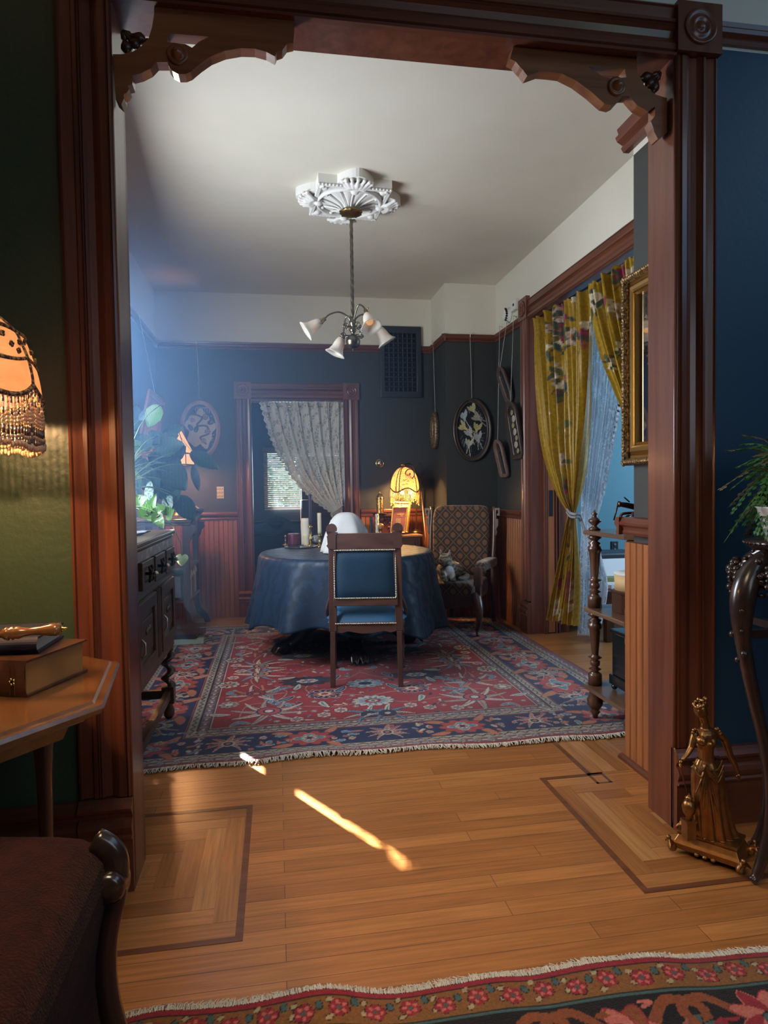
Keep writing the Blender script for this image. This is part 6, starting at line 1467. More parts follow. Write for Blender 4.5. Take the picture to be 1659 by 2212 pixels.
# bookcase with scrolled legs
BX0, BX1, BY0, BY1 = -1.09, -.735, 5.66, 6.34; BZ = at(438, 1116, Y=6.1).z
bk = thing('bookcase', 'dark low bookcase with scrolled legs against the left wall', 'bookcase', ((BX0 + BX1) / 2, 6.0, 0))
m = MB(); m.box(BX0, BY0 - .03, BZ - .03, BX1 + .03, BY1 + .03, BZ); m.box(BX0, BY0 - .015, BZ - .055, BX1 + .015, BY1 + .015, BZ - .03); m.build('top', DARKY, bk, bevel=.006)
for (y) in (BY0 + .02, BY1 - .02):
    m = MB(); ye = -1 if y < 6 else 1
    P = [(BX1 + .05, BZ - .055), (BX1 + .06, BZ - .10), (BX1 + .03, BZ - .13), (BX1 + .02, BZ - .17), (BX1, BZ - .2), (BX1 - .005, .25), (BX1 + .01, .16), (BX1 + .07, .09), (BX1 + .095, .03), (BX1 + .085, .013), (BX1 + .04, .013), (BX1 + .03, .05), (BX1 - .03, .11), (BX1 - .06, .22), (BX1 - .055, BZ - .055)]
    m.prism([P], lambda u, v, d_: Vector((u, y + d_, v)), -.022, .022); m.build('front_leg', DARK, bk, bevel=.004)
    m = MB(); m.box(BX0, y - .02, .012, BX0 + .05, y + .02, BZ - .055); m.build('rear_leg', DARK, bk)
for z in (at(425, 1218, Y=5.95).z, .33): m = MB(); m.box(BX0, BY0, z - .02, BX1, BY1, z); m.build('shelf', DARKY, bk); 
bz = .33; y = BY0 + .10; k = 0
cols = [((.02, .035, .03), 'dark green'), ((.32, .36, .14), 'olive and yellow'), ((.05, .09, .07), 'bottle green'), ((.62, .62, .58), 'white'), ((.10, .03, .03), 'maroon'), ((.04, .05, .08), 'ink blue'), ((.16, .10, .05), 'tan')]
while y < BY1 - .10:
    c_, nm = cols[k % 7]; th = ru(.028, .05); h = ru(.22, .27)
    t = thing('book', '%s book on the lower shelf of the bookcase, %s from the front leg' % (nm, ['first', 'second', 'third', 'fourth', 'fifth', 'sixth', 'seventh', 'eighth', 'ninth', 'tenth', 'eleventh', 'twelfth', 'thirteenth'][k]), 'book', (BX1 - .11, y, bz), 'books on the lower shelf of the bookcase')
    m = MB(); m.box(BX1 - .20, y + .002, bz, BX1 - .02, y + th - .002, bz + h); m.build('cover', M('cover_' + nm.replace(' ', '_'), c_, .5), t, bevel=.003)
    m = MB(); m.box(BX1 - .019, y + .004, bz + h * .70, BX1 - .0185, y + th - .004, bz + h * .86); m.build('spine_label', M('spine_label', (.55, .50, .35), .6), t); y += th + .001; k += 1
t = thing('picture_frame', 'small dark upright frame on the lower shelf, by the front leg of the bookcase', 'picture frame', (-.86, BY0 + .06, bz)); 
m = MB(); m.box(-.98, BY0 + .04, bz, -.80, BY0 + .055, bz + .22); m.build('frame', BLACK, t); m = MB(); m.box(-.96, BY0 + .037, bz + .02, -.82, BY0 + .04, bz + .20); m.build('print', M('print_grey', (.12, .12, .15), .4), t)
# books stacked on the rug
zz = .014
for k, (c_, nm, x0, x1_, th, rz) in enumerate((((.26, .34, .28), 'pale green', -.90, -.615, .045, .05), ((.015, .015, .02), 'black', -.93, -.66, .035, -.04), ((.05, .02, .015), 'dark brown', -.90, -.60, .05, .1))):
    yb = 5.50; t = thing('book', '%s book in the stack on the rug by the bookcase foot, %s' % (nm, ['lowest', 'second from the floor', 'topmost'][k]), 'book', ((x0 + x1_) / 2, yb, zz), 'books stacked on the rug'); R_ = Rz(rz)
    m = MB(); C_ = Vector(((x0 + x1_) / 2, yb, zz + th / 2)); m.obox(C_ + Vector((0, 0, th / 2 - .002)), (x1_ - x0, .20, .004), R_); m.obox(C_ - Vector((0, 0, th / 2 - .002)), (x1_ - x0, .20, .004), R_); m.obox(C_ + R_ @ Vector((0, -.099, 0)), (x1_ - x0, .004, th), R_); m.build('cover', M('floor_cover_' + nm.replace(' ', '_'), c_, .5), t)
    m = MB(); m.obox(C_, (x1_ - x0 - .012, .185, th - .008), R_); m.build('pages', M('page_edges', (.55, .5, .4), .8), t); zz += th + .0005
# runner cloth hanging from the bookcase top
m = MB(); m.grid(lambda u, v: Vector((BX1 + .034 - .28 * (1 - min(1, v * 2.4)) + .006 * sin(u * 14), BY0 + .02 + .24 * u, BZ + .004 - max(0, v - .42) / .58 * (.17 - .08 * abs(u - .5)))), 24, 24); tag(m.build('cloth', M('mauve_cloth', (.10, .09, .12), .9), None, solid=.003, recalc=False), 'mauve-grey cloth hanging over the front edge of the bookcase', 'cloth')
# glass-and-lead table lamp
SG = M('honey_glass', (.90, .52, .22), .3, emit=(1., .50, .2), estr=.9, col2=(.75, .36, .16), scale=(14, 14, 14))
L0 = at(378, 975, Y=6.12); t = thing('table_lamp', 'glowing honey-coloured leaded glass lamp behind the calathea leaves', 'lamp', (L0.x, 6.12, BZ))
zt2, zm2, zb2 = at(365, 925, Y=6.12).z, at(378, 980, Y=6.12).z, at(385, 1004, Y=6.12).z
n8 = 6
def pan(k, v): a = 2 * PI * k / n8 + .2; r = .05 + (.165 - .05) * min(1, v / .7) if v < .7 else .165; z = zt2 + (zm2 - zt2) * v / .7 if v < .7 else zm2 + (zb2 - zm2) * (v - .7) / .3; return Vector((L0.x + r * cos(a), 6.12 + r * sin(a), z))
for k in range(n8):
    m = MB(); m.add([pan(k, 0), pan(k + 1, 0), pan(k + 1, .7), pan(k, .7), pan(k, 1), pan(k + 1, 1)], [(0, 1, 2, 3), (3, 2, 5, 4)]); m.build('glass_panel', SG, t, recalc=False)
m = MB()
for k in range(n8):
    m.tube([pan(k, 0), pan(k, .7), pan(k, 1)], .004, 5); m.tube([pan(k, .7), pan(k + 1, .7)], .004, 5); m.tube([pan(k, 1), pan(k + 1, 1)], .004, 5); m.tube([pan(k, 0), pan(k + 1, 0)], .004, 5)
    mid = (pan(k, .45) + pan(k + 1, .45)) / 2; m.tube([pan(k, .68), mid, pan(k + 1, .68)], .0028, 5); m.tube([pan(k, .25), mid], .0022, 5)
m.build('leading', BLACK, t, recalc=False)
m = MB(); m.lathe([(0, 0), (.07, 0), (.072, .012), (.03, .03), (.012, .06), (.018, .14), (.010, .2), (.009, zt2 - BZ - .02), (.02, zt2 - BZ), (0, zt2 - BZ + .02)], (L0.x, 6.12, BZ), 20); m.build('base', BRASS, t)
p = at(428, 1098, Y=6.14); t = thing('dish', 'small dark footed dish holding a cream card on the bookcase top', 'dish', (p.x, 6.14, BZ)); m = MB(); m.lathe([(0, 0), (.03, 0), (.032, .008), (.02, .016), (.05, .045), (.055, .075), (.050, .075), (.04, .04), (0, .03)], (p.x, 6.14, BZ), 22, cap=False); m.build('bowl', BLACK, t)
m = MB(); m.obox((p.x - .01, 6.14, BZ + .085), (.10, .05, .006), Ry(rad(35))); m.build('card', M('cream_card', (.75, .55, .36), .7), t)
# framed picture leaning out from the left wall
t = thing('framed_picture', 'copper-toned rectangular framed picture leaning out from the left wall above the plants', 'picture', (-1.08, 5.65, 1.5)); COPP = M('copper_print', (.40, .16, .09), .5, col2=(.60, .28, .16), scale=(9, 12, 5), bump=.2)
a0, a1 = Vector((-1.10, 5.30, 1.42)), Vector((-1.10, 5.96, 1.42)); u0, u1 = Vector((-.97, 5.30, 2.03)), Vector((-.97, 5.96, 2.03)); C_ = (a0 + a1 + u0 + u1) / 4; nn = (a1 - a0).cross(u0 - a0).normalized()
m = MB(); m.ring([a0, a1, u1, u0], [(-.022, 0), (-.022, .018), (0, .026), (.022, .018), (.022, 0)], nrm=nn if nn.x > 0 else -nn, smooth=False); m.build('frame', wood('copper_frame', (.28, .10, .05), (.42, .17, .09), .35, 'z'), t)
m = MB(); m.add([q + (C_ - q) * .03 for q in (a0, a1, u1, u0)], [(0, 1, 2, 3)]); m.build('print', COPP, t, recalc=False)
m = MB(); m.tube([(u0 + u1) / 2, Vector((XL + .035, 5.63, 2.70))], .002, 5); m.build('hanging_cord', CORD, t)
# ================================================================ RIGHT DOORWAY: CURTAINS, ÉTAGÈRE, MIRROR, SIDE ROOM
YEL = bpy.data.materials.new('gold_velvet'); YEL.use_nodes = True
def velvet(m):
    nt = m.node_tree; N = nt.nodes; L = nt.links; b = N['Principled BSDF']; tc = N.new('ShaderNodeTexCoord')
    va = N.new('ShaderNodeVertexColor'); va.layer_name = 'Col'; n = N.new('ShaderNodeTexNoise'); n.inputs['Scale'].default_value = 45; n.inputs['Detail'].default_value = 6; L.new(tc.outputs['Object'], n.inputs['Vector'])
    cr = N.new('ShaderNodeValToRGB'); cr.color_ramp.elements[0].position = .3; cr.color_ramp.elements[1].position = .7; cr.color_ramp.elements[0].color = (.62, .6, .5, 1); cr.color_ramp.elements[1].color = (1.15, 1.15, 1.1, 1); L.new(n.outputs['Fac'], cr.inputs['Fac'])
    mx = N.new('ShaderNodeMix'); mx.data_type = 'RGBA'; mx.blend_type = 'MULTIPLY'; mx.inputs['Factor'].default_value = 1; L.new(va.outputs['Color'], mx.inputs[6]); L.new(cr.outputs['Color'], mx.inputs[7]); L.new(mx.outputs[2], b.inputs['Base Color'])
    b.inputs['Roughness'].default_value = .42; b.inputs['Sheen Weight'].default_value = .5; b.inputs['Sheen Tint'].default_value = (1, .85, .3, 1)
    tr = N.new('ShaderNodeBsdfTranslucent'); ms = N.new('ShaderNodeMixShader'); ms.inputs[0].default_value = .18; L.new(mx.outputs[2], tr.inputs['Color']); L.new(b.outputs[0], ms.inputs[1]); L.new(tr.outputs[0], ms.inputs[2]); L.new(ms.outputs[0], N['Material Output'].inputs['Surface'])
velvet(YEL)
def curtain_canvas(seed, nu=.9, h=2.3):
    random.seed(seed); c = Canvas(nu, h, .0075, (.36, .20, .004)); W_ = (.66, .55, .42); PK = (.26, .018, .075); GN = (.04, .055, .045); RS_ = (.34, .09, .06); LV = (.5, .36, .34)
    def fl(x, y, s, k):
        if k == 0:
            for i in range(6): c.leaf(x, y, s, s * .3, i * PI / 3 + .2, W_)
            c.disc(x, y, s * .22, (.35, .12, .02))
        elif k == 1:
            for i in range(3): c.leaf(x, y, s * 1.2, s * .3, PI / 2 + (i - 1) * .6, PK)
            c.leaf(x, y, s, s * .22, -PI / 2, RS_)
        else:
            for i in range(5): c.disc(x + s * .4 * cos(i * 1.25), y + s * .5 * sin(i * 1.25), s * .26, LV)
            c.disc(x, y, s * .16, RS_)
    xs = [nu * .45, nu * .45]; P = [(nu * (.48 + .06 * sin(k * 1.3)), h * (.02 + k * .096)) for k in range(11)]
    c.stem([(p.x, p.y) for p in spline([(a, b_, 0) for a, b_ in P], 10)], .0045, GN)
    for k, (x, y) in enumerate(P):
        fl(x + ru(-.03, .03), y, ru(.06, .085), k % 3)
        for q in range(5): c.leaf(x + ru(-.1, .1), y + ru(-.06, .06), .07, .016, ru(0, 6.3), GN if q % 2 else (.10, .10, .02))
    for k in range(16):
        x, y = ru(.04, nu - .04), h * (1 - ru(.0, .34)); fl(x, y, ru(.05, .09), k % 3)
        for q in range(3): c.leaf(x + ru(-.07, .07), y + ru(-.07, .07), .08, .015, ru(0, 6.3), GN)
        c.stem([(x, y), (x + ru(-.08, .08), y - .10)], .003, GN)
    for k in range(5): fl(ru(.1, nu - .1), h * ru(.03, .12), ru(.06, .1), k % 3)
    random.seed(7 + seed); return c
def vcurtain(parent, seed, lp, rp, X, folds, amp, dep, pinch, nm='panel'):
    c = curtain_canvas(seed)
    m = drape(lp, rp, ('X', X), dep, folds, amp, pinch=pinch); del m
    Lp = [(t, at(x, y, X=X)) for t, x, y in lp]; Rp = [(t, at(x, y, X=X)) for t, x, y in rp]
    A = np.array([list(lerp_path(Lp, 1 - j / (c.ny - 1))) for j in range(c.ny)]); B = np.array([list(lerp_path(Rp, 1 - j / (c.ny - 1))) for j in range(c.ny)])
    def fn(Xg, Yg):
        u = (Xg / c.w)[..., None]; v = 1 - (Yg / c.h); a = A[:, None, :]; b_ = B[:, None, :]; w = b_ - a; wl = np.linalg.norm(w, axis=2)
        am = amp * np.minimum(1.3, wl / .5 + .25)
        if pinch: am = am * (1 - .6 * np.exp(-((v - pinch) / .03) ** 2))
        uu = u[..., 0]; fo = np.sin(2 * PI * folds * uu + 1.2 * np.sin(v * 3)) + .45 * np.sin(2 * PI * folds * 2.3 * uu + v * 4 + 1) + .2 * np.sin(2 * PI * folds * 5 * uu + 2)
        p = a + w * u; p = p + np.array([-1., 0, 0]) * (am * fo + dep)[..., None] + (w / (wl[..., None] + 1e-6)) * (.014 * fo)[..., None] * ((uu > .03) & (uu < .97))[..., None]
        top = np.exp(-v / .025); p[..., 0] -= .010 * np.sin(2 * PI * folds * 4 * uu) * top; p[..., 2] += .008 * np.sin(2 * PI * folds * 3.1 * uu) * top; return p
    return c.mesh(nm, fn, YEL, parent)
cu = thing('curtain', 'mustard gold embroidered velvet curtain, the long one tied at mid-height', 'curtain', (XW + .02, 4.5, 0))
vcurtain(cu, 3, [(0, 1163, 690), (.03, 1166, 715), (.25, 1176, 860), (.45, 1188, 970), (.58, 1212, 1058), (.645, 1229, 1100), (.675, 1232, 1118), (.74, 1225, 1165), (.87, 1210, 1250), (1, 1194, 1338)],
         [(0, 1283, 620), (.2, 1284, 740), (.4, 1280, 890), (.55, 1268, 1010), (.63, 1254, 1090), (.675, 1250, 1112), (.74, 1254, 1170), (.87, 1256, 1250), (1, 1251, 1352)], XW + .03, 5, .030, .02, .66)
ROPE = M('grey_tie_rope', (.16, .17, .19), .8, col2=(.32, .33, .36), scale=(160, 160, 160))
m = MB(); P = spline([at(1226, 1100, X=XW + .01), at(1232, 1108, X=XW - .05), at(1242, 1111, X=XW - .06), at(1251, 1110, X=XW - .02), at(1254, 1118, X=XW + .02), at(1262, 1140, X=XW + .03), at(1277, 1170, X=XW + .04), at(1288, 1180, X=XW + .06)], 6); m.tube(P, .010, 8)
P2 = [p + Vector((-.004, 0, -.022 * (1 if i < 26 else .2))) for i, p in enumerate(P)]; m.tube(P2, .009, 8); m.build('tie_rope', ROPE, cu, recalc=False)
cu2 = thing('curtain', 'mustard gold embroidered velvet curtain drawn aside, partly behind the gilt mirror', 'curtain', (XW + .02, 3.6, 0))
vcurtain(cu2, 9, [(0, 1286, 617), (.03, 1286, 635), (.12, 1298, 700), (.25, 1318, 775), (.4, 1345, 850), (.55, 1385, 960), (.62, 1400, 1010), (.66, 1405, 1050), (.8, 1400, 1180), (1, 1392, 1400)],
         [(0, 1392, 545), (.25, 1402, 700), (.5, 1412, 900), (.62, 1418, 1010), (.66, 1418, 1050), (.8, 1430, 1180), (1, 1440, 1420)], XW + .03, 4, .028, .02, None)
rd = thing('curtain_pole', 'dark pole carrying the gold curtains under the right doorway head', 'curtain rod', (XW + .03, 4.2, 2.6)); zr = at(1240, 645, X=XW + .03).z
m = MB(); m.tube([at(1160, 688, X=XW + .03), at(1284, 612, X=XW + .03), at(1400, 535, X=XW + .03)], .008, 8); m.build('rod', BLACK, rd)
# lace behind
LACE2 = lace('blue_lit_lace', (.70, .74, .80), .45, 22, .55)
lc2 = thing('lace_curtain', 'long sheer lace curtain with a scalloped edge inside the right doorway', 'curtain', (XW + .28, 4.2, 0))
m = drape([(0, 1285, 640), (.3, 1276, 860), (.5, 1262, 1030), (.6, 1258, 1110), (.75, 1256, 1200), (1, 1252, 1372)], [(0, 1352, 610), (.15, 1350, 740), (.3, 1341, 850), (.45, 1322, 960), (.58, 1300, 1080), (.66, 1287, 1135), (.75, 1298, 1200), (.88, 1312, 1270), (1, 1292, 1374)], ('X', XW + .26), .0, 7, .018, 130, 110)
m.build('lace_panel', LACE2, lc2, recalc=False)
# scalloped edge
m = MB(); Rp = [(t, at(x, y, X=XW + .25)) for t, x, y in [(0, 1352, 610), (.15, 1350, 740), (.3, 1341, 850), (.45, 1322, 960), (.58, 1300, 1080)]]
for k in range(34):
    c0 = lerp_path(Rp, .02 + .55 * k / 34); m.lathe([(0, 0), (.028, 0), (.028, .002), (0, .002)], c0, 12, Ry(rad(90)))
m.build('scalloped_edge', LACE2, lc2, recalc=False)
# étagère
EW = wood('etagere_walnut', (.05, .02, .012), (.13, .058, .032), .32, 'z', .4); EWY = wood('etagere_shelf', (.09, .045, .025), (.20, .11, .065), .28, 'y', .5)
et = thing('etagere', 'three-tier walnut whatnot shelf with turned spindle posts in the doorway alcove', 'shelf', (1.83, 3.0, 0))
ez = [.19, .605, 1.015]; EX0, EX1, EY0, EY1 = 1.60, 2.06, 2.76, 3.27
for z in ez:
    m = MB(); m.prism([[(EX0, EY0 + .05), (EX0 + .05, EY0), (EX1, EY0), (EX1, EY1), (EX0 + .05, EY1), (EX0, EY1 - .05)]], lambda u, v, d_: Vector((u, v, z + d_)), -.022, 0); m.build('shelf', EWY, et, bevel=.004)
def spindle(z0, z1): 
    h = z1 - z0; q = [(r * 1.38, t) for r, t in [(.026, 0), (.026, .14), (.022, .16), (.012, .19), (.024, .215), (.010, .245), (.018, .27), (.019, .32), (.012, .345), (.026, .375), (.014, .40), (.013, .42), (.021, .74), (.022, .76), (.026, .775), (.026, .83), (.018, .85), (.025, .885), (.012, .91), (.016, .925), (.027, .955), (.018, .985), (.016, 1)]]
    return [(r, z0 + h * t) for r, t in q]
for (x, y) in ((EX0 + .055, EY1 - .07), (EX0 + .055, EY0 + .07), (EX1 - .05, EY1 - .07), (EX1 - .05, EY0 + .07)):
    m = MB(); m.lathe([(0, .006), (.012, .008), (.016, .03), (.027, .045), (.019, .055), (.027, .065), (.040, .085), (.044, .11), (.030, .14), (.032, .15), (.030, ez[0] - .022)], (x, y, 0), 18); m.build('foot', EW, et)
    for a_, b2 in ((ez[0], ez[1] - .022), (ez[1], ez[2] - .022)): m = MB(); m.lathe(spindle(a_, b2), (x, y, 0), 20); m.build('post', EW, et)
    m = MB(); m.lathe([(.030, 0), (.033, .008), (.016, .018), (.013, .026), (.035, .046), (.029, .056), (.016, .066), (.009, .078), (.018, .086), (.006, .094), (0, .112)], (x, y, ez[2]), 18); m.build('finial', EW, et)
m = MB(); m.tube(spline([(1.80, EY1 - .05, ez[2]), (1.815, EY1 - .05, ez[2] + .07), (1.86, EY1 - .05, ez[2] + .085), (EX1, EY1 - .05, ez[2] + .085)], 5), .008, 7)
for k in range(3):
    c0 = Vector((1.86 + k * .075, EY1 - .05, ez[2] + .042)); m.tube([c0 + Vector((.032 * (1 - j / 24) * cos(j * .5), 0, .032 * (1 - j / 24) * sin(j * .5))) for j in range(20)], .0065, 6)
m.build('scroll_gallery', EW, et, recalc=False)
HB = M('cream_hatbox', (.62, .42, .20), .6); 
c0 = at(1348, 1290, Y=3.06); zb3 = ez[1] + .105
t = thing('octagonal_box', 'dark octagonal wooden box on the middle shelf, under the cream drum box', 'box', (1.80, 3.03, ez[1] + .001)); m = MB(); m.prism([[(.125 * cos(PI / 8 + k * PI / 4), .125 * sin(PI / 8 + k * PI / 4)) for k in range(8)]], lambda u, v, d_: Vector((1.80 + u, 3.03 + v, ez[1] + d_)), .001, .095); m.build('box_body', DARK, t, bevel=.003)
m = MB(); m.prism([[(.13 * cos(PI / 8 + k * PI / 4), .13 * sin(PI / 8 + k * PI / 4)) for k in range(8)]], lambda u, v, d_: Vector((1.80 + u, 3.03 + v, ez[1] + d_)), .096, .112); m.build('lid', DARK, t, bevel=.003)
t = thing('drum_box', 'round cream drum box with a pale lid on the dark octagonal box', 'box', (1.80, 3.03, ez[1] + .113)); m = MB(); m.lathe([(0, .113), (.112, .113), (.112, .19), (0, .19)], (1.80, 3.03, ez[1]), 40); m.build('box_body', HB, t); m = MB(); m.lathe([(0, .191), (.114, .191), (.114, .200), (0, .202)], (1.80, 3.03, ez[1]), 40); m.build('lid', M('hatbox_lid', (.72, .72, .70), .5), t)
t = thing('black_chest', 'black lacquered box on ball feet on the lowest shelf', 'box', (1.85, 3.03, ez[0])); m = MB(); x0, x1_, y0, y1 = 1.69, 2.02, 2.84, 3.12; m.box(x0, y0, ez[0] + .03, x1_, y1, ez[0] + .08); m.box(x0 + .012, y0 + .012, ez[0] + .08, x1_ - .012, y1 - .012, ez[0] + .30); m.build('box_body', M('black_lacquer', (.008, .012, .014), .25, coat=.5), t, bevel=.004)
m = MB(); m.box(x0 + .004, y0 + .004, ez[0] + .301, x1_ - .004, y1 - .004, ez[0] + .318); m.build('lid', MATS['black_lacquer'], t, bevel=.003)
for (x, y) in ((x0 + .02, y0 + .02), (x1_ - .02, y0 + .02), (x0 + .02, y1 - .02), (x1_ - .02, y1 - .02)): m = MB(); m.ball((x, y, ez[0] + .016), .0155, 10); m.build('ball_foot', MATS['black_lacquer'], t)
p = at(1350, 1100, Y=3.05); t = thing('oil_lamp', 'dark bronze antique oil lamp ornament on the top shelf, beside the gilt mirror wall', 'ornament', (1.86, 3.02, ez[2])); BRZ = M('old_bronze', (.10, .065, .045), .35, .8)
m = MB(); c0 = Vector((1.83, 3.02, ez[2])); m.lathe([(0, 0), (.04, 0), (.042, .012), (.015, .03), (.012, .07), (.04, .09), (.05, .12), (.035, .15), (.012, .17), (.018, .18), (.006, .19), (.010, .20), (0, .225)], c0, 22); m.build('body', BRZ, t)
m = MB(); m.tube([c0 + Vector((-.03, 0, .12)), c0 + Vector((-.10, 0, .135)), c0 + Vector((-.135, 0, .14))], [.016, .014, .012], 10); m.ball(c0 + Vector((-.135, 0, .14)), .016, 10, (.6, 1, 1)); m.build('spout', BRZ, t)
m = MB(); m.tube([c0 + Vector((-.138, 0, .155)), c0 + Vector((-.165, 0, .06))], .004, 6); m.tube([c0 + Vector((-.08, 0, .15)), c0 + Vector((-.11, 0, .175))], .0035, 6); m.tube([c0 + Vector((-.03, -.02, .15)), c0 + Vector((-.045, -.02, .185))], .006, 6); m.build('levers', BRZ, t, recalc=False)
# gilt mirror on the stub wall
gx = XS - .004; gy0, gy1 = 2.27, 2.715; gz0, gz1 = at(1352, 1006, X=XS - .03).z, at(1352, 600, X=XS - .03).z
GIL = M('burnished_gilt', (.66, .42, .15), .28, 1.); GILO = M('gilt_ornament', (.34, .21, .09), .4, .8, col2=(.10, .06, .03), scale=(90, 90, 90), bump=1, bscale=110, lo=.42, hi=.58)
gm = thing('gilt_mirror', 'large gilt-framed mirror hanging on the stub wall at the right of the opening', 'mirror', (gx, (gy0 + gy1) / 2, (gz0 + gz1) / 2))
pth = [Vector((gx, y, z)) for y, z in ((gy1, gz0), (gy0, gz0), (gy0, gz1), (gy1, gz1))]; cen = sum(pth, Vector()) / 4
def inset(q): return [Vector((gx, p.y + (q if p.y < cen.y else -q), p.z + (q if p.z < cen.z else -q))) for p in pth]
m = MB(); m.ring(inset(.016), [(-.016, 0), (-.016, .030), (-.006, .044), (.008, .044), (.016, .034), (.016, 0)], nrm=(-1, 0, 0), smooth=False)
o_ = m.build('ornate_edge', GILO, gm)
m = MB()
for k in range(60): z = gz0 + (gz1 - gz0) * (k + .5) / 60; m.ball((gx - .04, gy1 - .014 + .004 * sin(k * 2.4), z), .0105, 8, (.8, 1, .7 if k % 2 else 1.1))
for k in range(30):
    y = gy0 + (gy1 - gy0) * (k + .5) / 30
    for z in (gz0 + .014, gz1 - .014): m.ball((gx - .04, y, z), .0105, 8, (.8, 1.1, .9))
m.build('leaf_ornament', GILO, gm, recalc=False)
m = MB(); m.ring(inset(.058), [(-.026, 0), (-.026, .034), (-.018, .040), (-.002, .036), (.016, .022), (.026, .020), (.026, 0)], nrm=(-1, 0, 0), smooth=False); m.build('gilt_cove', GIL, gm)
m = MB(); m.ring(inset(.090), [(-.008, 0), (-.008, .022), (0, .030), (.008, .022), (.008, 0)], nrm=(-1, 0, 0), smooth=False); m.build('inner_bead', GIL, gm)
q_ = inset(.096); m = MB(); m.add([p + Vector((-.010, 0, 0)) for p in q_], [(0, 1, 2, 3)]); m.build('mirror_glass', M('mirror_silver', (.75, .75, .75), .03, 1.), gm)
# oval copper frame seen inside? (reflection) -> side room furniture
dk = thing('desk', 'cluttered dark desk in the blue side room', 'desk', (2.95, 5.3, 0)); DT = .36
q = at(1322, 1262, Y=5.1); 
m = MB(); m.box(2.55, 4.75, q.z - .035, 3.75, 5.55, q.z); m.build('desktop', DARKX, dk)
for (x, y) in ((2.6, 4.8), (3.7, 4.8), (2.6, 5.5), (3.7, 5.5)): m = MB(); m.box(x - .03, y - .03, 0, x + .03, y + .03, q.z - .035); m.build('leg', DARK, dk)
dz = q.z
PAP = M('white_paper', (.72, .72, .74), .8); 
for k, (px, py, w, h, th, mt, lb, rz) in enumerate(((1328, 1255, .30, .22, .03, PAP, 'stack of white papers at the front of the side-room desk', .3), (1312, 1240, .26, .20, .06, M('olive_folder', (.22, .22, .08), .6), 'olive folders on the side-room desk', -.2), (1340, 1246, .28, .2, .022, M('magenta_folder', (.42, .05, .26), .5), 'magenta folder on the side-room desk', .1))):
    c0 = at(px, py + 6, Y=5.0 + k * .12); t = thing('papers' if k == 0 else 'folder', lb, 'paper' if k == 0 else 'folder', (c0.x, c0.y, dz)); m = MB(); m.obox((c0.x, c0.y, dz + .002 + th / 2), (w, h, th), Rz(rz)); m.build('sheets', mt, t)
c0 = at(1318, 1222, Y=5.35); t = thing('printer', 'dark grey desktop printer with a paper tray on the side-room desk', 'printer', (c0.x, 5.4, dz)); tz = at(1318, 1192, Y=5.3).z
m = MB(); m.box(c0.x - .22, 5.22, dz + .002, c0.x + .22, 5.52, tz); m.build('body', M('printer_grey', (.03, .035, .045), .4), t, bevel=.02)
m = MB(); m.add([(c0.x - .17, 5.16, dz + .05), (c0.x + .17, 5.16, dz + .05), (c0.x + .17, 5.21, tz - .05), (c0.x - .17, 5.21, tz - .05)], [(0, 1, 2, 3)]); m.build('paper_tray', PAP, t, solid=.004)
p = at(1327, 1182, Y=5.75); t = thing('wall_socket', 'dark electrical outlet on the blue side-room wall', 'outlet', (p.x, 5.75, p.z)); m = MB(); m.box(p.x - .036, 5.742, p.z - .058, p.x + .036, 5.75, p.z + .058); m.build('plate', M('outlet_black', (.015, .015, .02), .35), t, bevel=.003)
for z in (-.024, .024): m = MB(); m.lathe([(0, 0), (.015, 0), (.015, .003), (0, .003)], (p.x, 5.742, p.z + z), 16, Rx(rad(90))); m.build('receptacle', M('outlet_grey', (.12, .12, .14), .4), t)
# ================================================================ FRONT ROOM
# corner brackets of the opening
BRKM = wood('bracket_wood', (.16, .055, .022), (.30, .115, .045), .3, 'x', .5)
def bracket(label, outer, holes, jx, Yp, spokes, hub, boss):
    t = thing('corner_bracket', label, 'bracket', (jx, Yp, 2.6))
    def T(lst, top=()): return [((lambda p: (p.x, min(p.z, ZH - .001)))(at(x, y, Y=Yp))) for x, y in lst]
    o_ = T(outer); o_ = [((max(x, jx + .001) if jx < 0 else min(x, jx - .001)), z) for x, z in o_]
    m = MB(); m.prism([o_] + [T(h) for h in holes], lambda u, v, d_: Vector((u, Yp + d_, v)), -.0, .042); m.build('scroll', BRKM, t)
    b_ = at(*boss, Y=Yp); m = MB(); m.lathe([(.030, -.008), (.032, .006), (.026, .010), (.022, .006), (.018, .008), (.014, .020), (.006, .028), (0, .029)], b_, 24, Rx(rad(90))); m.build('boss', BRKM, t)
    h = at(*hub, Y=Yp); 
    for (x, y) in spokes:
        e = at(x, y, Y=Yp); d = e - h; L = d.length; h2 = h + Vector((0, .02, 0)); m = MB(); m.lathe([(.008, 0), (.010, L * .25), (.006, L * .3), (.008, L * .38), (.016, L * .55), (.018, L * .65), (.012, L * .8), (.006, L * .85), (.010, L * .9), (.007, L)], h2, 14, align(d)); m.build('spindle', DARK, t)
    return t
bracket('carved wooden corner bracket at the upper left of the opening',
    [(250, 215), (262, 226), (268, 212), (267, 204), (274, 200), (279, 192), (276, 185), (286, 182), (286, 163), (305, 158), (325, 148), (338, 134), (362, 134), (364, 142), (372, 153), (385, 160), (400, 160), (412, 155), (432, 138), (455, 122), (485, 110), (520, 104), (550, 105), (575, 112), (594, 122), (598, 112), (610, 108), (620, 95), (634, 92), (636, 66), (636, 36), (333, 8), (333, 30), (328, 60), (321, 82), (305, 100), (288, 111), (265, 117), (244, 117)],
    [[(362, 72), (452, 79), (430, 90), (415, 103), (400, 95), (362, 91)]], XJL, 2.128, [(275, 113), (303, 101), (320, 82)], (262, 60), (384, 119))
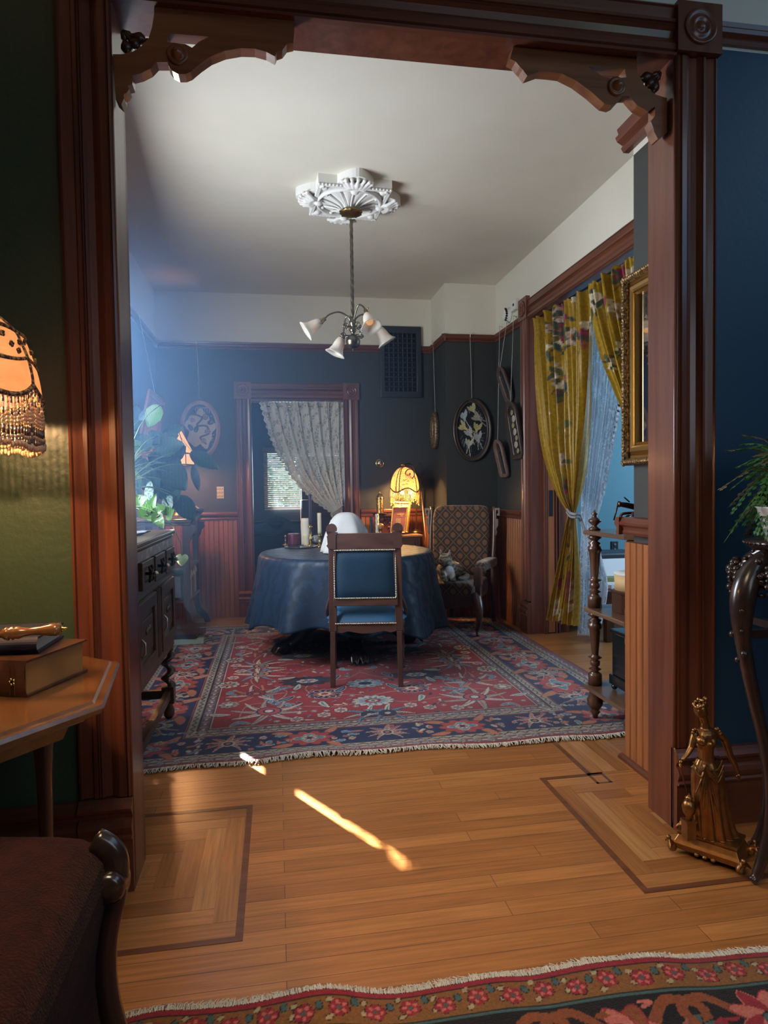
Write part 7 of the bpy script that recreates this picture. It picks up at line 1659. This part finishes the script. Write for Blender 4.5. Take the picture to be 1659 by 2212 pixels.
bracket('carved wooden corner bracket at the upper right of the opening',
    [(1441, 286), (1425, 300), (1421, 300), (1413, 284), (1411, 275), (1406, 262), (1415, 250), (1415, 230), (1399, 240), (1377, 228), (1359, 207), (1346, 207), (1332, 223), (1322, 228), (1306, 224), (1278, 199), (1246, 175), (1214, 159), (1191, 156), (1167, 154), (1139, 164), (1129, 150), (1123, 144), (1114, 133), (1102, 127), (1109, 100), (1375, 118), (1375, 128), (1377, 155), (1391, 183), (1413, 203), (1441, 212)],
    [[(1270, 144), (1350, 148), (1353, 167), (1318, 170), (1302, 165)]], XJR, 2.15, [(1414, 200), (1398, 186), (1385, 165)], (1432, 150), (1331, 188))

# octagonal table
TBZ = .80; RC = .478; TC2 = Vector((-.845, 1.64, 0)); V1, V2 = Vector((-.427, 1.833)), Vector((-.377, 1.468))
OT = wood('table_mahogany', (.09, .036, .012), (.17, .075, .024), .25, 'x', .6)
ed = (V2 - V1); nin = Vector((ed.y, -ed.x)).normalized(); nin = nin if nin.x < 0 else -nin; apo = .5 * ed.length / math.tan(PI / 8); oc = (V1 + V2) / 2 + nin * apo; Rr = (V1 - oc).length; a0 = math.atan2((V1 - oc).y, (V1 - oc).x)
ot = thing('octagonal_table', 'octagonal mahogany pedestal table against the green wall', 'table', (oc.x, oc.y, 0))
def octp(s, z): return [(oc.x + Rr * s * cos(a0 - k * PI / 4), oc.y + Rr * s * sin(a0 - k * PI / 4), z) for k in range(8)]
m = MB(); prof = [(.0, -.045), (.90, -.045), (.93, -.030), (.985, -.026), (1.0, -.014), (.99, -.006), (.955, -.006), (.945, .0), (0, .0)]; vs = []; fs = []
for i, (s, z) in enumerate(prof): vs += octp(max(s, .001), TBZ + z)
for i in range(len(prof) - 1): fs += [(i * 8 + k, i * 8 + (k + 1) % 8, (i + 1) * 8 + (k + 1) % 8, (i + 1) * 8 + k) for k in range(8)]
m.add(vs, fs); m.build('tabletop', OT, ot)
m = MB(); m.add(octp(.84, TBZ - .045) + octp(.80, TBZ - .085), [(k, (k + 1) % 8, 8 + (k + 1) % 8, 8 + k) for k in range(8)] + [tuple(range(8, 16))]); m.build('apron', OT, ot)
for k in range(4):
    a = a0 + PI / 8 + k * PI / 2 - rad(3); x, y = oc.x + .33 * cos(a), oc.y + .33 * sin(a); m = MB(); m.lathe([(.018, 0), (.022, .02), (.014, .05), (.017, .3), (.02, .5), (.026, .6), (.018, .64), (.028, .66), (.024, .70), (.03, TBZ - .086)], (x, y, 0), 16); m.build('leg', DARK, ot)
# books
def book3(label, A, B, C, z0, th, cov, pages, spine_extra=None, name='book'):
    """A near spine corner, B far corner along the fore-edge, C other spine end (floor-plan points)"""
    A, B, C = [Vector((p[0], p[1], 0)) for p in (A, B, C)]; D = B + (C - A); t = thing(name, label, 'book', (A.x, A.y, z0))
    def quad(m, P, za, zb): m.add([Vector((p.x, p.y, za)) for p in P] + [Vector((p.x, p.y, zb)) for p in P], [(0, 1, 2, 3), (4, 5, 6, 7), (0, 1, 5, 4), (1, 2, 6, 5), (2, 3, 7, 6), (3, 0, 4, 7)])
    u = (B - A).normalized(); w = (C - A).normalized(); m = MB()
    quad(m, [A, B, D, C], z0, z0 + .0045); quad(m, [A, B, D, C], z0 + th - .0045, z0 + th)
    n = 8; prev = None
    for k in range(n):
        z_a, z_b = z0 + th * k / n, z0 + th * (k + 1) / n; oa, ob = -.010 * sin(PI * k / n), -.010 * sin(PI * (k + 1) / n)
        m.add([Vector((p.x, p.y, z)) + u * o for (z, o) in ((z_a, oa), (z_b, ob)) for p in (A, C)], [(0, 1, 3, 2)])
    m.build('cover', cov, t); m = MB(); i_ = .008; quad(m, [A + u * .006 + w * i_, B - u * i_ + w * i_, D - u * i_ - w * i_, C + u * .006 - w * i_], z0 + .0045, z0 + th - .0045); m.build('pages', pages, t)
    if spine_extra: spine_extra(t, A, u, w, z0, th)
    return t
A = at(60, 1507, Z=TBZ); B = at(190, 1450, Z=TBZ); th1 = at(57, 1429, Y=A.y).z - TBZ; u_ = (B - A).normalized(); u_.z = 0; wv = Vector((-u_.y, u_.x, 0)); C = A + wv * .30
def sp(t, A, u, w, z0, th):
    m = MB()
    for q in (.022, .034, .10, .112): m.box(0, 0, 0, 0, 0, 0) if False else m.obox(A + w * (q) - u * .011 + Vector((0, 0, z0 + th / 2)), (.0015, .002, th * .84), Rz(math.atan2(w.y, w.x)))
    for k in range(5): a = k * 2 * PI / 5; m.ball(A + w * (.028 + .0) * 1 - u * .0125 + w * (.006 * cos(a)) + Vector((0, 0, z0 + th * .45 + .006 * sin(a))), .0035, 7)
    m.build('gilt_tooling', BRASSB, t, recalc=False)
book3('thick brown leather-bound book with gilt-tooled spine on the octagonal table', A, B, C, TBZ + .001, th1, M('brown_calf', (.05, .018, .012), .35, col2=(.09, .035, .02), scale=(20, 20, 20), coat=.3), M('gilt_pages', (.42, .22, .08), .4, .3), sp)
z2 = TBZ + .002 + th1; A2 = at(83, 1411, Z=z2); B2 = at(138, 1376, Z=z2); th2 = at(82, 1376, Y=A2.y).z - z2; C2 = A2 + ((at(0, 1414, Z=z2) - A2).normalized()) * .21
book3('thinner navy blue book lying on the thick brown one', A2, B2, C2, z2, th2, M('navy_cloth_cover', (.012, .016, .04), .55), M('plain_pages', (.5, .46, .38), .8))
z3 = z2 + th2; hw = thing('wooden_handle', 'turned wooden handle with a brass tip lying on the navy book', 'handle', at(75, 1372, Z=z3)); yh = at(75, 1372, Z=z3 + .02).y + .03
a_, b2 = at(-25, 1372, Y=yh), at(133, 1358, Y=yh); d = (b2 - a_); L = d.length; rr = px2m(14, yh) 
HWD = wood('turned_handle', (.16, .06, .02), (.28, .12, .04), .2, 'x', .8)
prof = [(.0, 0), (.45, .01), (.5, .10), (.55, .18), (.9, .22), (1.05, .27), (.8, .295), (1.08, .33), (.85, .36), (1.0, .40), (.72, .47), (.58, .58), (.66, .70), (.95, .84), (1.02, .92), (.85, .985), (.4, 1.0), (0, 1.0)]
m = MB(); m.lathe([(r * rr * .95, t_ * L) for r, t_ in prof], a_, 24, align(d)); m.build('grip', HWD, hw)
m = MB(); m.lathe([(.4 * rr, L), (.45 * rr, L * 1.02), (.2 * rr, L * 1.04), (.3 * rr, L * 1.06), (.12 * rr, L * 1.08), (0, L * 1.1)], a_, 14, align(d)); m.build('tip', BRASSB, hw)
m = MB(); m.tube([a_ - d.normalized() * .10, a_ + d * .2], .006, 8); m.build('shank', BRASSB, hw)
# table lamp with beaded shade
GLP = Vector((L0.x, 6.12, zb2 + .01)); LCx, LCy = -.830, 1.67; tl = thing('beaded_lamp', 'table lamp with a cream and rose fabric shade and long bead fringe', 'lamp', (LCx, LCy, TBZ))
FAB = M('cream_silk', (.60, .36, .20), .8, col2=(.70, .43, .25), scale=(10, 10, 30), transl=.16); ROS = M('rose_silk', (.45, .20, .20), .8, col2=(.55, .27, .26), scale=(60, 60, 8), transl=.45)
BRD = M('plum_braid', (.09, .03, .03), .8, col2=(.45, .28, .10), scale=(90, 90, 90), lo=.5, hi=.55)
zT, zM, zB = 1.74, at(50, 716, Y=LCy).z, at(72, 832, Y=LCy).z
def lz(a, v):
    """shade surface; a in turns, v 0 top .. 1 lower edge"""
    k = (a * 8) % 1; sc = abs(sin(PI * a * 8)); bul = 1 + .03 * sc
    if v < .45: t_ = v / .45; r = .09 + (.228 - .09) * t_ ** .8; z = zT + (zM - zT) * t_
    else: t_ = (v - .45) / .55; r = .228 + (.262 - .228) * sin(t_ * PI / 2); z = zM + (zB - zM) * t_ - .035 * t_ * sc
    return Vector((LCx + r * bul * cos(2 * PI * a), LCy + r * bul * sin(2 * PI * a), z))
for k in range(8):
    m = MB(); m.grid(lambda u, v: lz((k + u) / 8, v), 10, 14); m.build('shade_panel', ROS if k in (1,) else FAB, tl, recalc=False)
m = MB()
for v in (.45, .72): m.tube([lz(q / 96, v) for q in range(97)], .0045, 6, cap=False)
m.tube([lz(q / 96, 1) for q in range(97)], .006, 6, cap=False)
for k in range(8): m.tube([lz(k / 8, v / 12) for v in range(13)], .005, 6)
m.build('braid', BRD, tl, recalc=False)
for k in range(8):
    for q in range(8):
        m = MB(); c0 = lz((k + .12 + .11 * q) / 8, (.53, .60, .65, .57)[q % 4]); o_ = (c0 - Vector((LCx, LCy, c0.z))).normalized() * .003
        for j in range(4): a = j * PI / 2 + q; tng = Vector((-o_.y, o_.x, 0)).normalized(); m.ball(c0 + o_ + tng * .004 * cos(a) + Vector((0, 0, .004 * sin(a))), .0040, 6)
        m.build('embroidered_flower', BRD, tl, recalc=False)
BDG = M('glass_beads', (.85, .55, .34), .15, coat=.8, transl=.3); BDD = M('dark_bugle_beads', (.10, .06, .05), .15, coat=.8)
m = MB(); m2 = MB()
for k in range(150):
    a = k / 150; p = lz(a, 1); L0 = .105 + .045 * (1 - abs(sin(PI * a * 8))) + ru(-.006, .006); z = 0
    m.tube([p, p - Vector((0, 0, L0))], .0011, 4)
    while z < L0:
        if (z < L0 * .3): m2.tube([p - Vector((0, 0, z + .006)), p - Vector((0, 0, z + .020))], .0022, 5) if k % 2 else m.ball(p - Vector((0, 0, z + .006)), .0032, 5); z += .026 if k % 2 else .012
        elif z < L0 * .62: m.ball(p - Vector((0, 0, z)), .0042, 5); z += .0085
        else: m2.tube([p - Vector((0, 0, z)), p - Vector((0, 0, min(L0, z + .022)))], .003, 5); m.ball(p - Vector((0, 0, min(L0, z + .024))), .0046, 5); z += .028
    m.ball(p - Vector((0, 0, L0 + .004)), .0058, 6, (1, 1, 1.4))
m.build('bead_fringe', BDG, tl, recalc=False)['kind'] = 'stuff'; m2.build('bugle_beads', BDD, tl, recalc=False)['kind'] = 'stuff'
m = MB(); m.lathe([(0, 0), (.085, 0), (.09, .012), (.06, .025), (.02, .05), (.018, .12), (.045, .18), (.05, .24), (.02, .32), (.012, .4), (.012, .62), (.02, .66), (.012, .7)], (LCx, LCy, TBZ + .001), 24); m.build('base', BRASS, tl)
m = MB(); m.ball((LCx, LCy, 1.545), .028, 14, (1, 1, 1.2)); m.build('bulb', M('lamp_bulb', (1, .9, .7), .3, emit=(1, .62, .30), estr=8), tl)

# sofa arm in the near left corner
SOF = M('red_mohair', (.014, .004, .004), 1., col2=(.034, .008, .006), scale=(30, 30, 30), bump=.8, bscale=240, sheen=.04, spec=.1)
SW = wood('sofa_ebony', (.012, .008, .008), (.03, .016, .012), .25, 'z', .7); YS = 1.22
so = thing('sofa', 'dark red mohair sofa arm with black carved trim in the near left corner', 'sofa', (-.7, YS - .3, 0))
sil = [(-420, 1830), (-200, 1805), (0, 1803), (120, 1804), (180, 1808), (212, 1822), (232, 1845), (240, 1880), (238, 1930), (226, 1985), (218, 2040), (217, 2100), (224, 2160), (236, 2212), (262, 2300), (290, 2420), (-420, 2420)]
P = [(at(x, y, Y=YS).x, at(x, y, Y=YS).z) for x, y in sil]
m = MB(); m.prism([P], lambda u, v, d_: Vector((u, YS - d_, v)), -.0, .62); m.build('arm', SOF, so, bevel=.03)
m = MB(); tp = [(200, 1815), (228, 1828), (246, 1850), (250, 1885), (244, 1935), (232, 1985), (224, 2040), (223, 2100), (230, 2160), (243, 2212), (268, 2300), (296, 2420)]
P3 = [at(x, y, Y=YS - .02) for x, y in tp]; m.tube(spline(P3, 4), [.010] + [.016] * (len(spline(P3, 4)) - 1), 10, flat=1.5); m.tube(spline([p + Vector((-.03, -.03, 0)) for p in P3[4:]], 4), .008, 8); m.build('wood_trim', SW, so, recalc=False)
b_ = at(236, 1912, Y=YS - .03); m = MB(); m.lathe([(0, -.03), (.030, -.03), (.034, -.01), (.028, .004), (.030, .010), (.020, .022), (.012, .020), (0, .03)], b_, 24, Rx(rad(90))); m.lathe([(.0, 0), (.034, 0), (.03, .02), (0, .024)], b_ + Vector((0, .02, 0)), 20, Ry(rad(80))); m.build('rosette', SW, so)
m = MB(); m.box(-1.35, YS - .75, .0, -.42, YS - .02, .32); m.build('base', SOF, so, bevel=.02)

# bronze statue
BR = M('gilt_bronze', (.42, .21, .075), .34, .9, col2=(.22, .10, .035), scale=(20, 20, 20), bump=.15, bscale=90)
SA, SB = Vector((1.300, 1.975, 0)), Vector((1.432, 1.815, 0)); su = (SB - SA).normalized(); sv = Vector((-su.y, su.x, 0)); sv = sv if sv.y > 0 else -sv; BW = (SB - SA).length; BD = .135
st = thing('bronze_statue', 'gilt bronze figurine of a draped woman holding a staff, standing on the floor', 'statue', (SA + SB) / 2 + sv * BD / 2)
def sq(u, v, z): return SA + su * (u * BW) + sv * (v * BD) + Vector((0, 0, z))
def slab(m, e, z0, z1, e2=None):
    e2 = e if e2 is None else e2; m.add([sq(u, v, z) for z, q in ((z0, e), (z1, e2)) for u, v in ((-q, -q * BW / BD), (1 + q, -q * BW / BD), (1 + q, 1 + q * BW / BD), (-q, 1 + q * BW / BD))], [(0, 1, 2, 3), (4, 5, 6, 7), (0, 1, 5, 4), (1, 2, 6, 5), (2, 3, 7, 6), (3, 0, 4, 7)])
m = MB(); slab(m, .0, .022, .040); slab(m, .0, .040, .050, -.03); slab(m, -.03, .050, .066, -.07); slab(m, -.07, .066, .072, -.05); slab(m, -.05, .072, .080); base = m.build('base', BR, st, bevel=.003)
for (u, v) in ((0, 0), (1, 0), (0, 1), (1, 1)):
    c0 = sq(u * 1.0, v * 1.0, .02); m = MB(); dd_ = ((c0 - sq(.5, .5, .02))); dd_.z = 0; dd_.normalize()
    for k in range(7):
        a = -1.3 + 2.6 * k / 6; tg = Vector((-dd_.y, dd_.x, 0)); m.tube([c0 + Vector((0, 0, .02)), c0 + dd_ * .012 + tg * .022 * sin(a) + Vector((0, 0, .012 + .016 * cos(a))), c0 + dd_ * .016 + tg * .028 * sin(a) + Vector((0, 0, .004 + .014 * cos(a) * 1))], [.005, .005, .003], 6)
    m.ball(c0 + Vector((0, 0, .005)), .016, 10, (1, 1, 1.1)); m.ball(c0 + dd_ * .012 + Vector((0, 0, .035)), .009, 8); m.build('shell_foot', BR, base, remesh=.0025)
m = MB(); 
for q in (.38, .5, .62): m.ball(sq(q, -.02, .024), .008, 8, (1.2, 1, .8))
m.build('scroll_ornament', BR, base, recalc=False)
YS2 = 1.925
def S(px, py, dy=0): return at(px, py, Y=YS2 + dy)
U_ = px2m(1, YS2); zb0 = .080
m = MB()
# head, hair
m.ball(S(1513, 1533), 16.5 * U_, 16, (.88, 1, 1.15), Ry(rad(-8))); m.ball(S(1511, 1541, -.006), 10 * U_, 12, (.9, 1, 1)); m.ball(S(1509, 1536, -.019), 2.6 * U_, 8, (.8, 1.3, 1.3)); m.tube([S(1517, 1546), S(1522, 1560), S(1524, 1574)], [10 * U_, 9 * U_, 11 * U_], 12)
# torso
m.ball(S(1526, 1588), 26 * U_, 16, (1.22, .78, .75)); m.ball(S(1525, 1602), 24 * U_, 16, (1.08, .76, .95)); m.ball(S(1516, 1601, -.020), 11.5 * U_, 12); m.ball(S(1538, 1602, -.018), 11.5 * U_, 12)
m.tube([S(1525, 1600), S(1524, 1622), S(1525, 1640), S(1527, 1656)], [23 * U_, 20 * U_, 22 * U_, 29 * U_], 16, flat=.8)
# arms
m.tube([S(1502, 1583), S(1497, 1600, -.004), S(1493, 1616, -.008), S(1484, 1630, -.014), S(1474, 1642, -.02)], [9.5 * U_, 8.5 * U_, 7.5 * U_, 6 * U_, 4 * U_], 10)
m.tube([S(1550, 1583), S(1564, 1596), S(1573, 1618), S(1577, 1630, -.002), S(1588, 1652, -.006), S(1595, 1672, -.01)], [10.5 * U_, 9.5 * U_, 8.6 * U_, 8 * U_, 6.2 * U_, 4 * U_], 10)
body = m.build('figure', BR, st, remesh=.0022)
# hands
def hand(w, dirv, side, curl, nm):
    m = MB(); d = Vector(dirv).normalized(); s = Vector(side).normalized(); n = d.cross(s).normalized(); m.tube([w, w + d * .006, w + d * .013], [3.4 * U_, 4.4 * U_, 4.2 * U_], 10, flat=.6)
    for k, ln in enumerate((.011, .0135, .0125, .010)):
        o = w + d * .012 + s * ((k - 1.5) * .0028); p1 = o + d * ln * .5 - n * curl * .003; p2 = p1 + d * ln * .3 - n * curl * .006; p3 = p2 + d * ln * .2 * (1 - curl) - n * curl * .004; m.tube([o, p1, p2, p3], [.0014, .0013, .0012, .0009], 7)
    o = w + d * .004 - s * .005; m.tube([o, o - s * .003 + d * .006 - n * curl * .002, o - s * .002 + d * .011 - n * curl * .005], [.0016, .0014, .001], 7); return m.build(nm, BR, body, recalc=False)
hand(S(1474, 1642, -.02), (-.8, -.2, -.45), (0, -.3, 1), 1.0, 'hand'); hand(S(1595, 1672, -.01), (.12, -.1, -1), (1, -.2, 0), .4, 'hand')
# hair wreath and bun
m = MB()
for k in range(16): a = 2 * PI * k / 16; m.ball(S(1512, 1522) + Vector((.0195 * cos(a), .019 * sin(a), .004 * sin(a * 3) + .003 * cos(a))), .0062, 8)
for k in range(8): m.ball(S(1512, 1515) + Vector((ru(-.013, .013), ru(-.012, .012), ru(-.002, .006))), .0065, 8)
for k in range(4): m.ball(S(1524, 1532, .012) + Vector((.002 * k, .004, -.006 * k)), .008, 8)
m.ball(S(1524, 1510, .004), .010, 10); m.build('hair', BR, body, remesh=.002)
# skirt: leaning folded drapery
SK = [(0, S(1526, 1638), 22, 18), (.12, S(1528, 1660), 36, 26), (.3, S(1529, 1690), 39, 29), (.55, S(1533, 1730), 40, 31), (.8, S(1541, 1775), 44, 33), (1, S(1548, 1806), 50, 36)]
Pc = [(t_, c) for t_, c, a, b2 in SK]; Pr = [(t_, Vector((a, b2, 0))) for t_, c, a, b2 in SK]
def skirt(u, v):
    c = lerp_path(Pc, v); r = lerp_path(Pr, v); a = 2 * PI * u; f_ = 1 + (.03 + .12 * v) * (abs(sin(a * 6 + 2.4 * v + .5)) - .5) + .05 * v * sin(a * 13 + 5 * v); return Vector((c.x + r.x * U_ * f_ * cos(a), c.y + r.y * U_ * f_ * sin(a), max(zb0 + .001, c.z + .004 * sin(a * 6) * v)))
m = MB(); m.grid(skirt, 140, 40); sk = m.build('skirt', BR, body)
m = MB()   # swags over the hips, tied at the front
kn = S(1523, 1655, -.034)
for (x0, y0, x1_, y1, dp) in ((1496, 1645, 1523, 1655, 12), (1494, 1655, 1523, 1657, 20), (1523, 1655, 1560, 1642, 14), (1523, 1656, 1563, 1652, 24), (1524, 1657, 1562, 1664, 30)):
    p0, p1 = S(x0, y0, -.026 if x0 < 1520 else -.036), S(x1_, y1, -.036 if x1_ < 1530 else -.024); md = (p0 + p1) / 2 + Vector((0, -.012, -dp * U_)); m.tube(spline([p0, md, p1], 8), .0038, 7)
for (x1_, y1) in ((1502, 1715), (1512, 1730), (1519, 1745), (1528, 1760), (1546, 1790), (1562, 1800)): m.tube(spline([kn, S((1523 + x1_) / 2 + 2, (1657 + y1) / 2, -.046), S(x1_, y1, -.046)], 8), [.0045 - .00012 * i for i in range(17)], 7)
m.ball(kn, .009, 10, (1, .7, 1)); m.build('sash', BR, body, remesh=.002)
m = MB()
for (x, y) in ((1501, 1582), (1550, 1580)):
    for k in range(6): a = k; m.ball(S(x + 4 * cos(a), y + 6 * sin(a), -.006), .0065, 8)
m.tube(spline([S(1507, 1575, -.01), S(1520, 1596, -.028), S(1540, 1577, -.012)], 8), .0035, 7); m.build('sleeve_trim', BR, body, recalc=False)
for x in (1519, 1545): m = MB(); p = S(x, 1812, -.02); p.z = zb0 + .004; m.ball(p, .009, 10, (.8, 1.5, .55)); m.build('foot', BR, body)
m = MB(); m.tube([S(1457, 1616, -.03), S(1486, 1716, -.012)], .0022, 7); m.build('staff', BR, st)
q = S(1488, 1730, -.006); m = MB(); q0 = Vector((q.x, q.y, 0)); zb1 = S(1488, 1768).z; bq = MB(); bq.box(q.x - .016, q.y - .016, zb0, q.x + .016, q.y + .016, zb1 - .006); bq.box(q.x - .019, q.y - .019, zb1 - .006, q.x + .019, q.y + .019, zb1); bq.build('urn_block', BR, st)
zu = S(1488, 1718).z; h = zu - zb1; m.lathe([(.011, 0), (.008, h * .12), (.018, h * .3), (.022, h * .55), (.016, h * .78), (.009, h * .85), (.013, h * .95), (.006, h), (0, h * 1.15)], q0 + Vector((0, 0, zb1)), 20); m.build('urn', BR, st)

# carved plant stand + fern
CS = M('carved_ebony', (.02, .014, .014), .28, col2=(.04, .022, .018), scale=(30, 30, 30), coat=.5)
cx_, cy_ = 1.60, 1.79; ps = thing('plant_stand', 'carved dark rosewood plant stand with cabriole legs by the blue wall', 'plant stand', (cx_, cy_, 0)); zt3 = at(1640, 1172, Y=1.75).z
m = MB(); m.lathe([(0, -.03), (.12, -.03), (.135, -.02), (.145, -.008), (.14, 0), (0, 0)], (cx_, cy_, zt3), 40); m.build('top', CS, ps)
m = MB()
for k in range(44): a = 2 * PI * k / 44; m.ball((cx_ + .143 * cos(a), cy_ + .143 * sin(a), zt3 - .008), .0055, 7)
m.build('bead_rim', CS, ps, recalc=False)
LP = [(.10, zt3 - .035), (.15, zt3 - .065), (.185, zt3 - .11), (.205, zt3 - .17), (.21, zt3 - .24), (.20, zt3 - .33), (.165, zt3 - .48), (.125, zt3 - .62), (.10, zt3 - .76), (.10, zt3 - .88), (.12, zt3 - .98), (.145, .03), (.165, .012)]
for k in range(4):
    a = rad(187) + k * PI / 2; d = Vector((cos(a), sin(a), 0)); pts = spline([Vector((cx_, cy_, 0)) + d * r + Vector((0, 0, z)) for r, z in LP], 4); n = len(pts)
    m = MB(); m.tube(pts, [(.016 + .022 * math.exp(-((i / n - .22) / .16) ** 2)) * (1 if i / n < .9 else .8) for i in range(n)], 10); lg = m.build('leg', CS, ps)
    m = MB(); tg = Vector((-d.y, d.x, 0))
    for j in range(22): q = j / 22; p = pts[int((.05 + .40 * q) * n)]; m.ball(p + d * .018 + tg * ru(-.02, .02) + Vector((0, 0, ru(-.01, .01))), ru(.006, .012), 7)
    m.build('carved_blossoms', CS, lg, recalc=False)
    a2 = a + PI / 4; m = MB()
    for j in range(60): b2 = a + PI / 2 * rnd(); r = .165 + .02 * rnd(); m.ball((cx_ + r * cos(b2), cy_ + r * sin(b2), zt3 - .07 - .10 * rnd()), ru(.009, .017), 7, (1, 1, .8))
    m.build('pierced_apron', CS, ps, recalc=False)
m = MB(); m.box(cx_ - .17, cy_ - .012, zt3 - .30, cx_ + .17, cy_ + .012, zt3 - .275); m.box(cx_ - .012, cy_ - .17, zt3 - .30, cx_ + .012, cy_ + .17, zt3 - .275); m.build('cross_stretcher', CS, ps)
fz = zt3 + .001; fn_ = thing('potted_fern', 'bushy green fern in a white pot on the carved stand at the right edge', 'plant', (cx_, cy_, fz))
m = MB(); m.lathe([(0, 0), (.08, 0), (.095, .05), (.11, .10), (.115, .105), (.10, .10), (0, .09)], (cx_, cy_, fz), 32, cap=False); m.build('pot', M('white_glaze', (.72, .72, .70), .2, coat=.5), fn_)
FE = [M('fern_leaf', (.05, .16, .035), .5, transl=.35), M('fern_leaf_light', (.09, .25, .06), .5, transl=.35), M('fern_leaf_dry', (.16, .15, .06), .6, transl=.3)]
for k in range(190):
    a = ru(0, 2 * PI); reach = ru(.06, .24); hgt = ru(-.12, .24) ; d = Vector((cos(a), sin(a), 0)); b0 = Vector((cx_, cy_, fz + .10)); P = spline([b0, b0 + d * reach * .45 + Vector((0, 0, .10 + hgt * .4)), b0 + d * reach + Vector((0, 0, hgt))], 8); m = MB(); m.tube(P, .0012, 4); s = d.cross(Vector((0, 0, 1)))
    if any(p.y > 2.10 for p in P): continue
    for i in range(3, len(P)):
        w = .029 * (1 - (i / len(P)) * .5)
        for sg in (-1, 1):
            o = P[i]; t1 = o + s * sg * w + Vector((ru(-.003, .003), ru(-.003, .003), ru(-.006, .002))); md = (o + t1) / 2; dn = (P[i] - P[i - 1]).normalized() * w * .5
            m.add([o, md + dn, t1, md - dn], [(0, 1, 2, 3)])
    m.build('frond', FE[k % 3 if hgt > -.02 else (2 if k % 2 else 0)], fn_, recalc=False)
# ================================================================ LIGHT
def light(name, kind, loc, energy, color, target=None, size=None, size_y=None, radius=None, spread=None):
    l = bpy.data.lights.new(name, kind); o = bpy.data.objects.new(name, l); COL.objects.link(o); o.location = loc; l.energy = energy; l.color = color
    if target is not None: o.rotation_euler = (Vector(target) - Vector(loc)).to_track_quat('-Z', 'Y').to_euler()
    if kind == 'AREA':
        l.shape = 'RECTANGLE'; l.size = size; l.size_y = size_y or size
        if spread: l.spread = rad(spread)
    elif radius is not None and kind != 'SUN': l.shadow_soft_size = radius
    return o
w = bpy.data.worlds.new('world'); SC.world = w; w.use_nodes = True
w.node_tree.nodes['Background'].inputs[0].default_value = (.62, .78, 1.0, 1); w.node_tree.nodes['Background'].inputs[1].default_value = 1.6
s = light('sun', 'SUN', (-3, 8, 5), 110, (1, .94, .84), target=Vector((-3, 8, 5)) + Vector((.51, -.86, -.58))); s.data.angle = rad(.6)
light('window_daylight', 'AREA', (XL + .02, 3.5, 1.75), 112, (.80, .89, 1.0), target=(1, 3.65, 1.15), size=1.0, size_y=1.4)
light('side_room_daylight', 'AREA', (4.8, 4.2, 1.7), 85, (.46, .72, 1.0), target=(2.6, 4.7, 1.2), size=1.6, size_y=1.6)
light('back_room_daylight', 'AREA', ((wx0 + wx1) / 2, BY - .15, (wz0 + wz1) / 2), 7, (.6, .8, 1.0), target=(0.2, 6.5, .8), size=.9, size_y=.8)
light('front_room_warm_fill', 'AREA', (-.25, .1, 2.95), 9, (1, .76, .50), target=(.25, 1.5, 0), size=.9, size_y=.9, spread=75)  # unseen overhead fill, added to warm and brighten the front floor
light('front_room_cool_fill', 'AREA', (1.6, -1.5, 1.9), 13, (.78, .87, 1.0), target=(.8, 2.1, 1.2), size=1.3, size_y=1.5)  # cool fill added behind the camera to lift the dark right casing
light('fringed_lamp_light', 'POINT', (pS.x - .0, 6.21, zb_ + .035), 34, (1, .56, .20), radius=.025)
light('table_lamp_light', 'POINT', tuple(GLP), 26, (1, .48, .2), radius=.04)
light('beaded_lamp_light', 'POINT', (LCx, LCy, 1.50), 42, (1, .55, .24), radius=.035)
for nm, bx in (('window_1', (XL - .075, W1[0], W1[2], XL - .071, W1[1], W1[3])), ('window_2', (wx0, BY + .048, wz0, wx1, BY + .052, wz1))):
    m = MB(); m.box(*bx); m.build('pane', GLASS, bpy.data.objects[nm])
# thin incense haze, thickest by the left window
hz = MB(); hz.box(XL + .03, 2.74, .03, 2.05, 5.98, ZC - .03)
HZ = bpy.data.materials.new('blue_haze'); HZ.use_nodes = True; nt = HZ.node_tree; nt.nodes.remove(nt.nodes['Principled BSDF']); vs_ = nt.nodes.new('ShaderNodeVolumeScatter'); vs_.inputs['Color'].default_value = (.30, .55, 1, 1); vs_.inputs['Anisotropy'].default_value = .3; nt.links.new(vs_.outputs[0], nt.nodes['Material Output'].inputs['Volume'])
tc = nt.nodes.new('ShaderNodeTexCoord'); mp = nt.nodes.new('ShaderNodeMapping'); gr = nt.nodes.new('ShaderNodeTexGradient'); gr.gradient_type = 'SPHERICAL'
mp.vector_type = 'TEXTURE'; mp.inputs['Location'].default_value = (-1.05, 4.6, 1.75); mp.inputs['Scale'].default_value = (2.2, 3.2, 1.8)
nt.links.new(tc.outputs['Object'], mp.inputs['Vector']); nt.links.new(mp.outputs['Vector'], gr.inputs['Vector'])
mr = nt.nodes.new('ShaderNodeMapRange'); mr.inputs['To Min'].default_value = .004; mr.inputs['To Max'].default_value = .14; nt.links.new(gr.outputs['Fac'], mr.inputs['Value'])
nt.links.new(mr.outputs[0], vs_.inputs['Density'])
h_ = hz.build('haze', HZ); tag(h_, 'thin blue incense haze hanging in the dining room', 'haze', kind='stuff')
SC.cycles.volume_step_rate = 2.5; SC.cycles.volume_max_steps = 48
SC.view_settings.view_transform = 'Standard'; SC.view_settings.look = 'None'; SC.view_settings.exposure = 0; SC.view_settings.gamma = 1
SC.cycles.use_denoising = True; SC.cycles.max_bounces = 8; SC.cycles.diffuse_bounces = 4; SC.cycles.glossy_bounces = 3; SC.cycles.transparent_max_bounces = 16; SC.cycles.transmission_bounces = 6
SC.cycles.volume_bounces = 0; SC.cycles.caustics_reflective = False; SC.cycles.caustics_refractive = False
SC.cycles.sample_clamp_indirect = 4
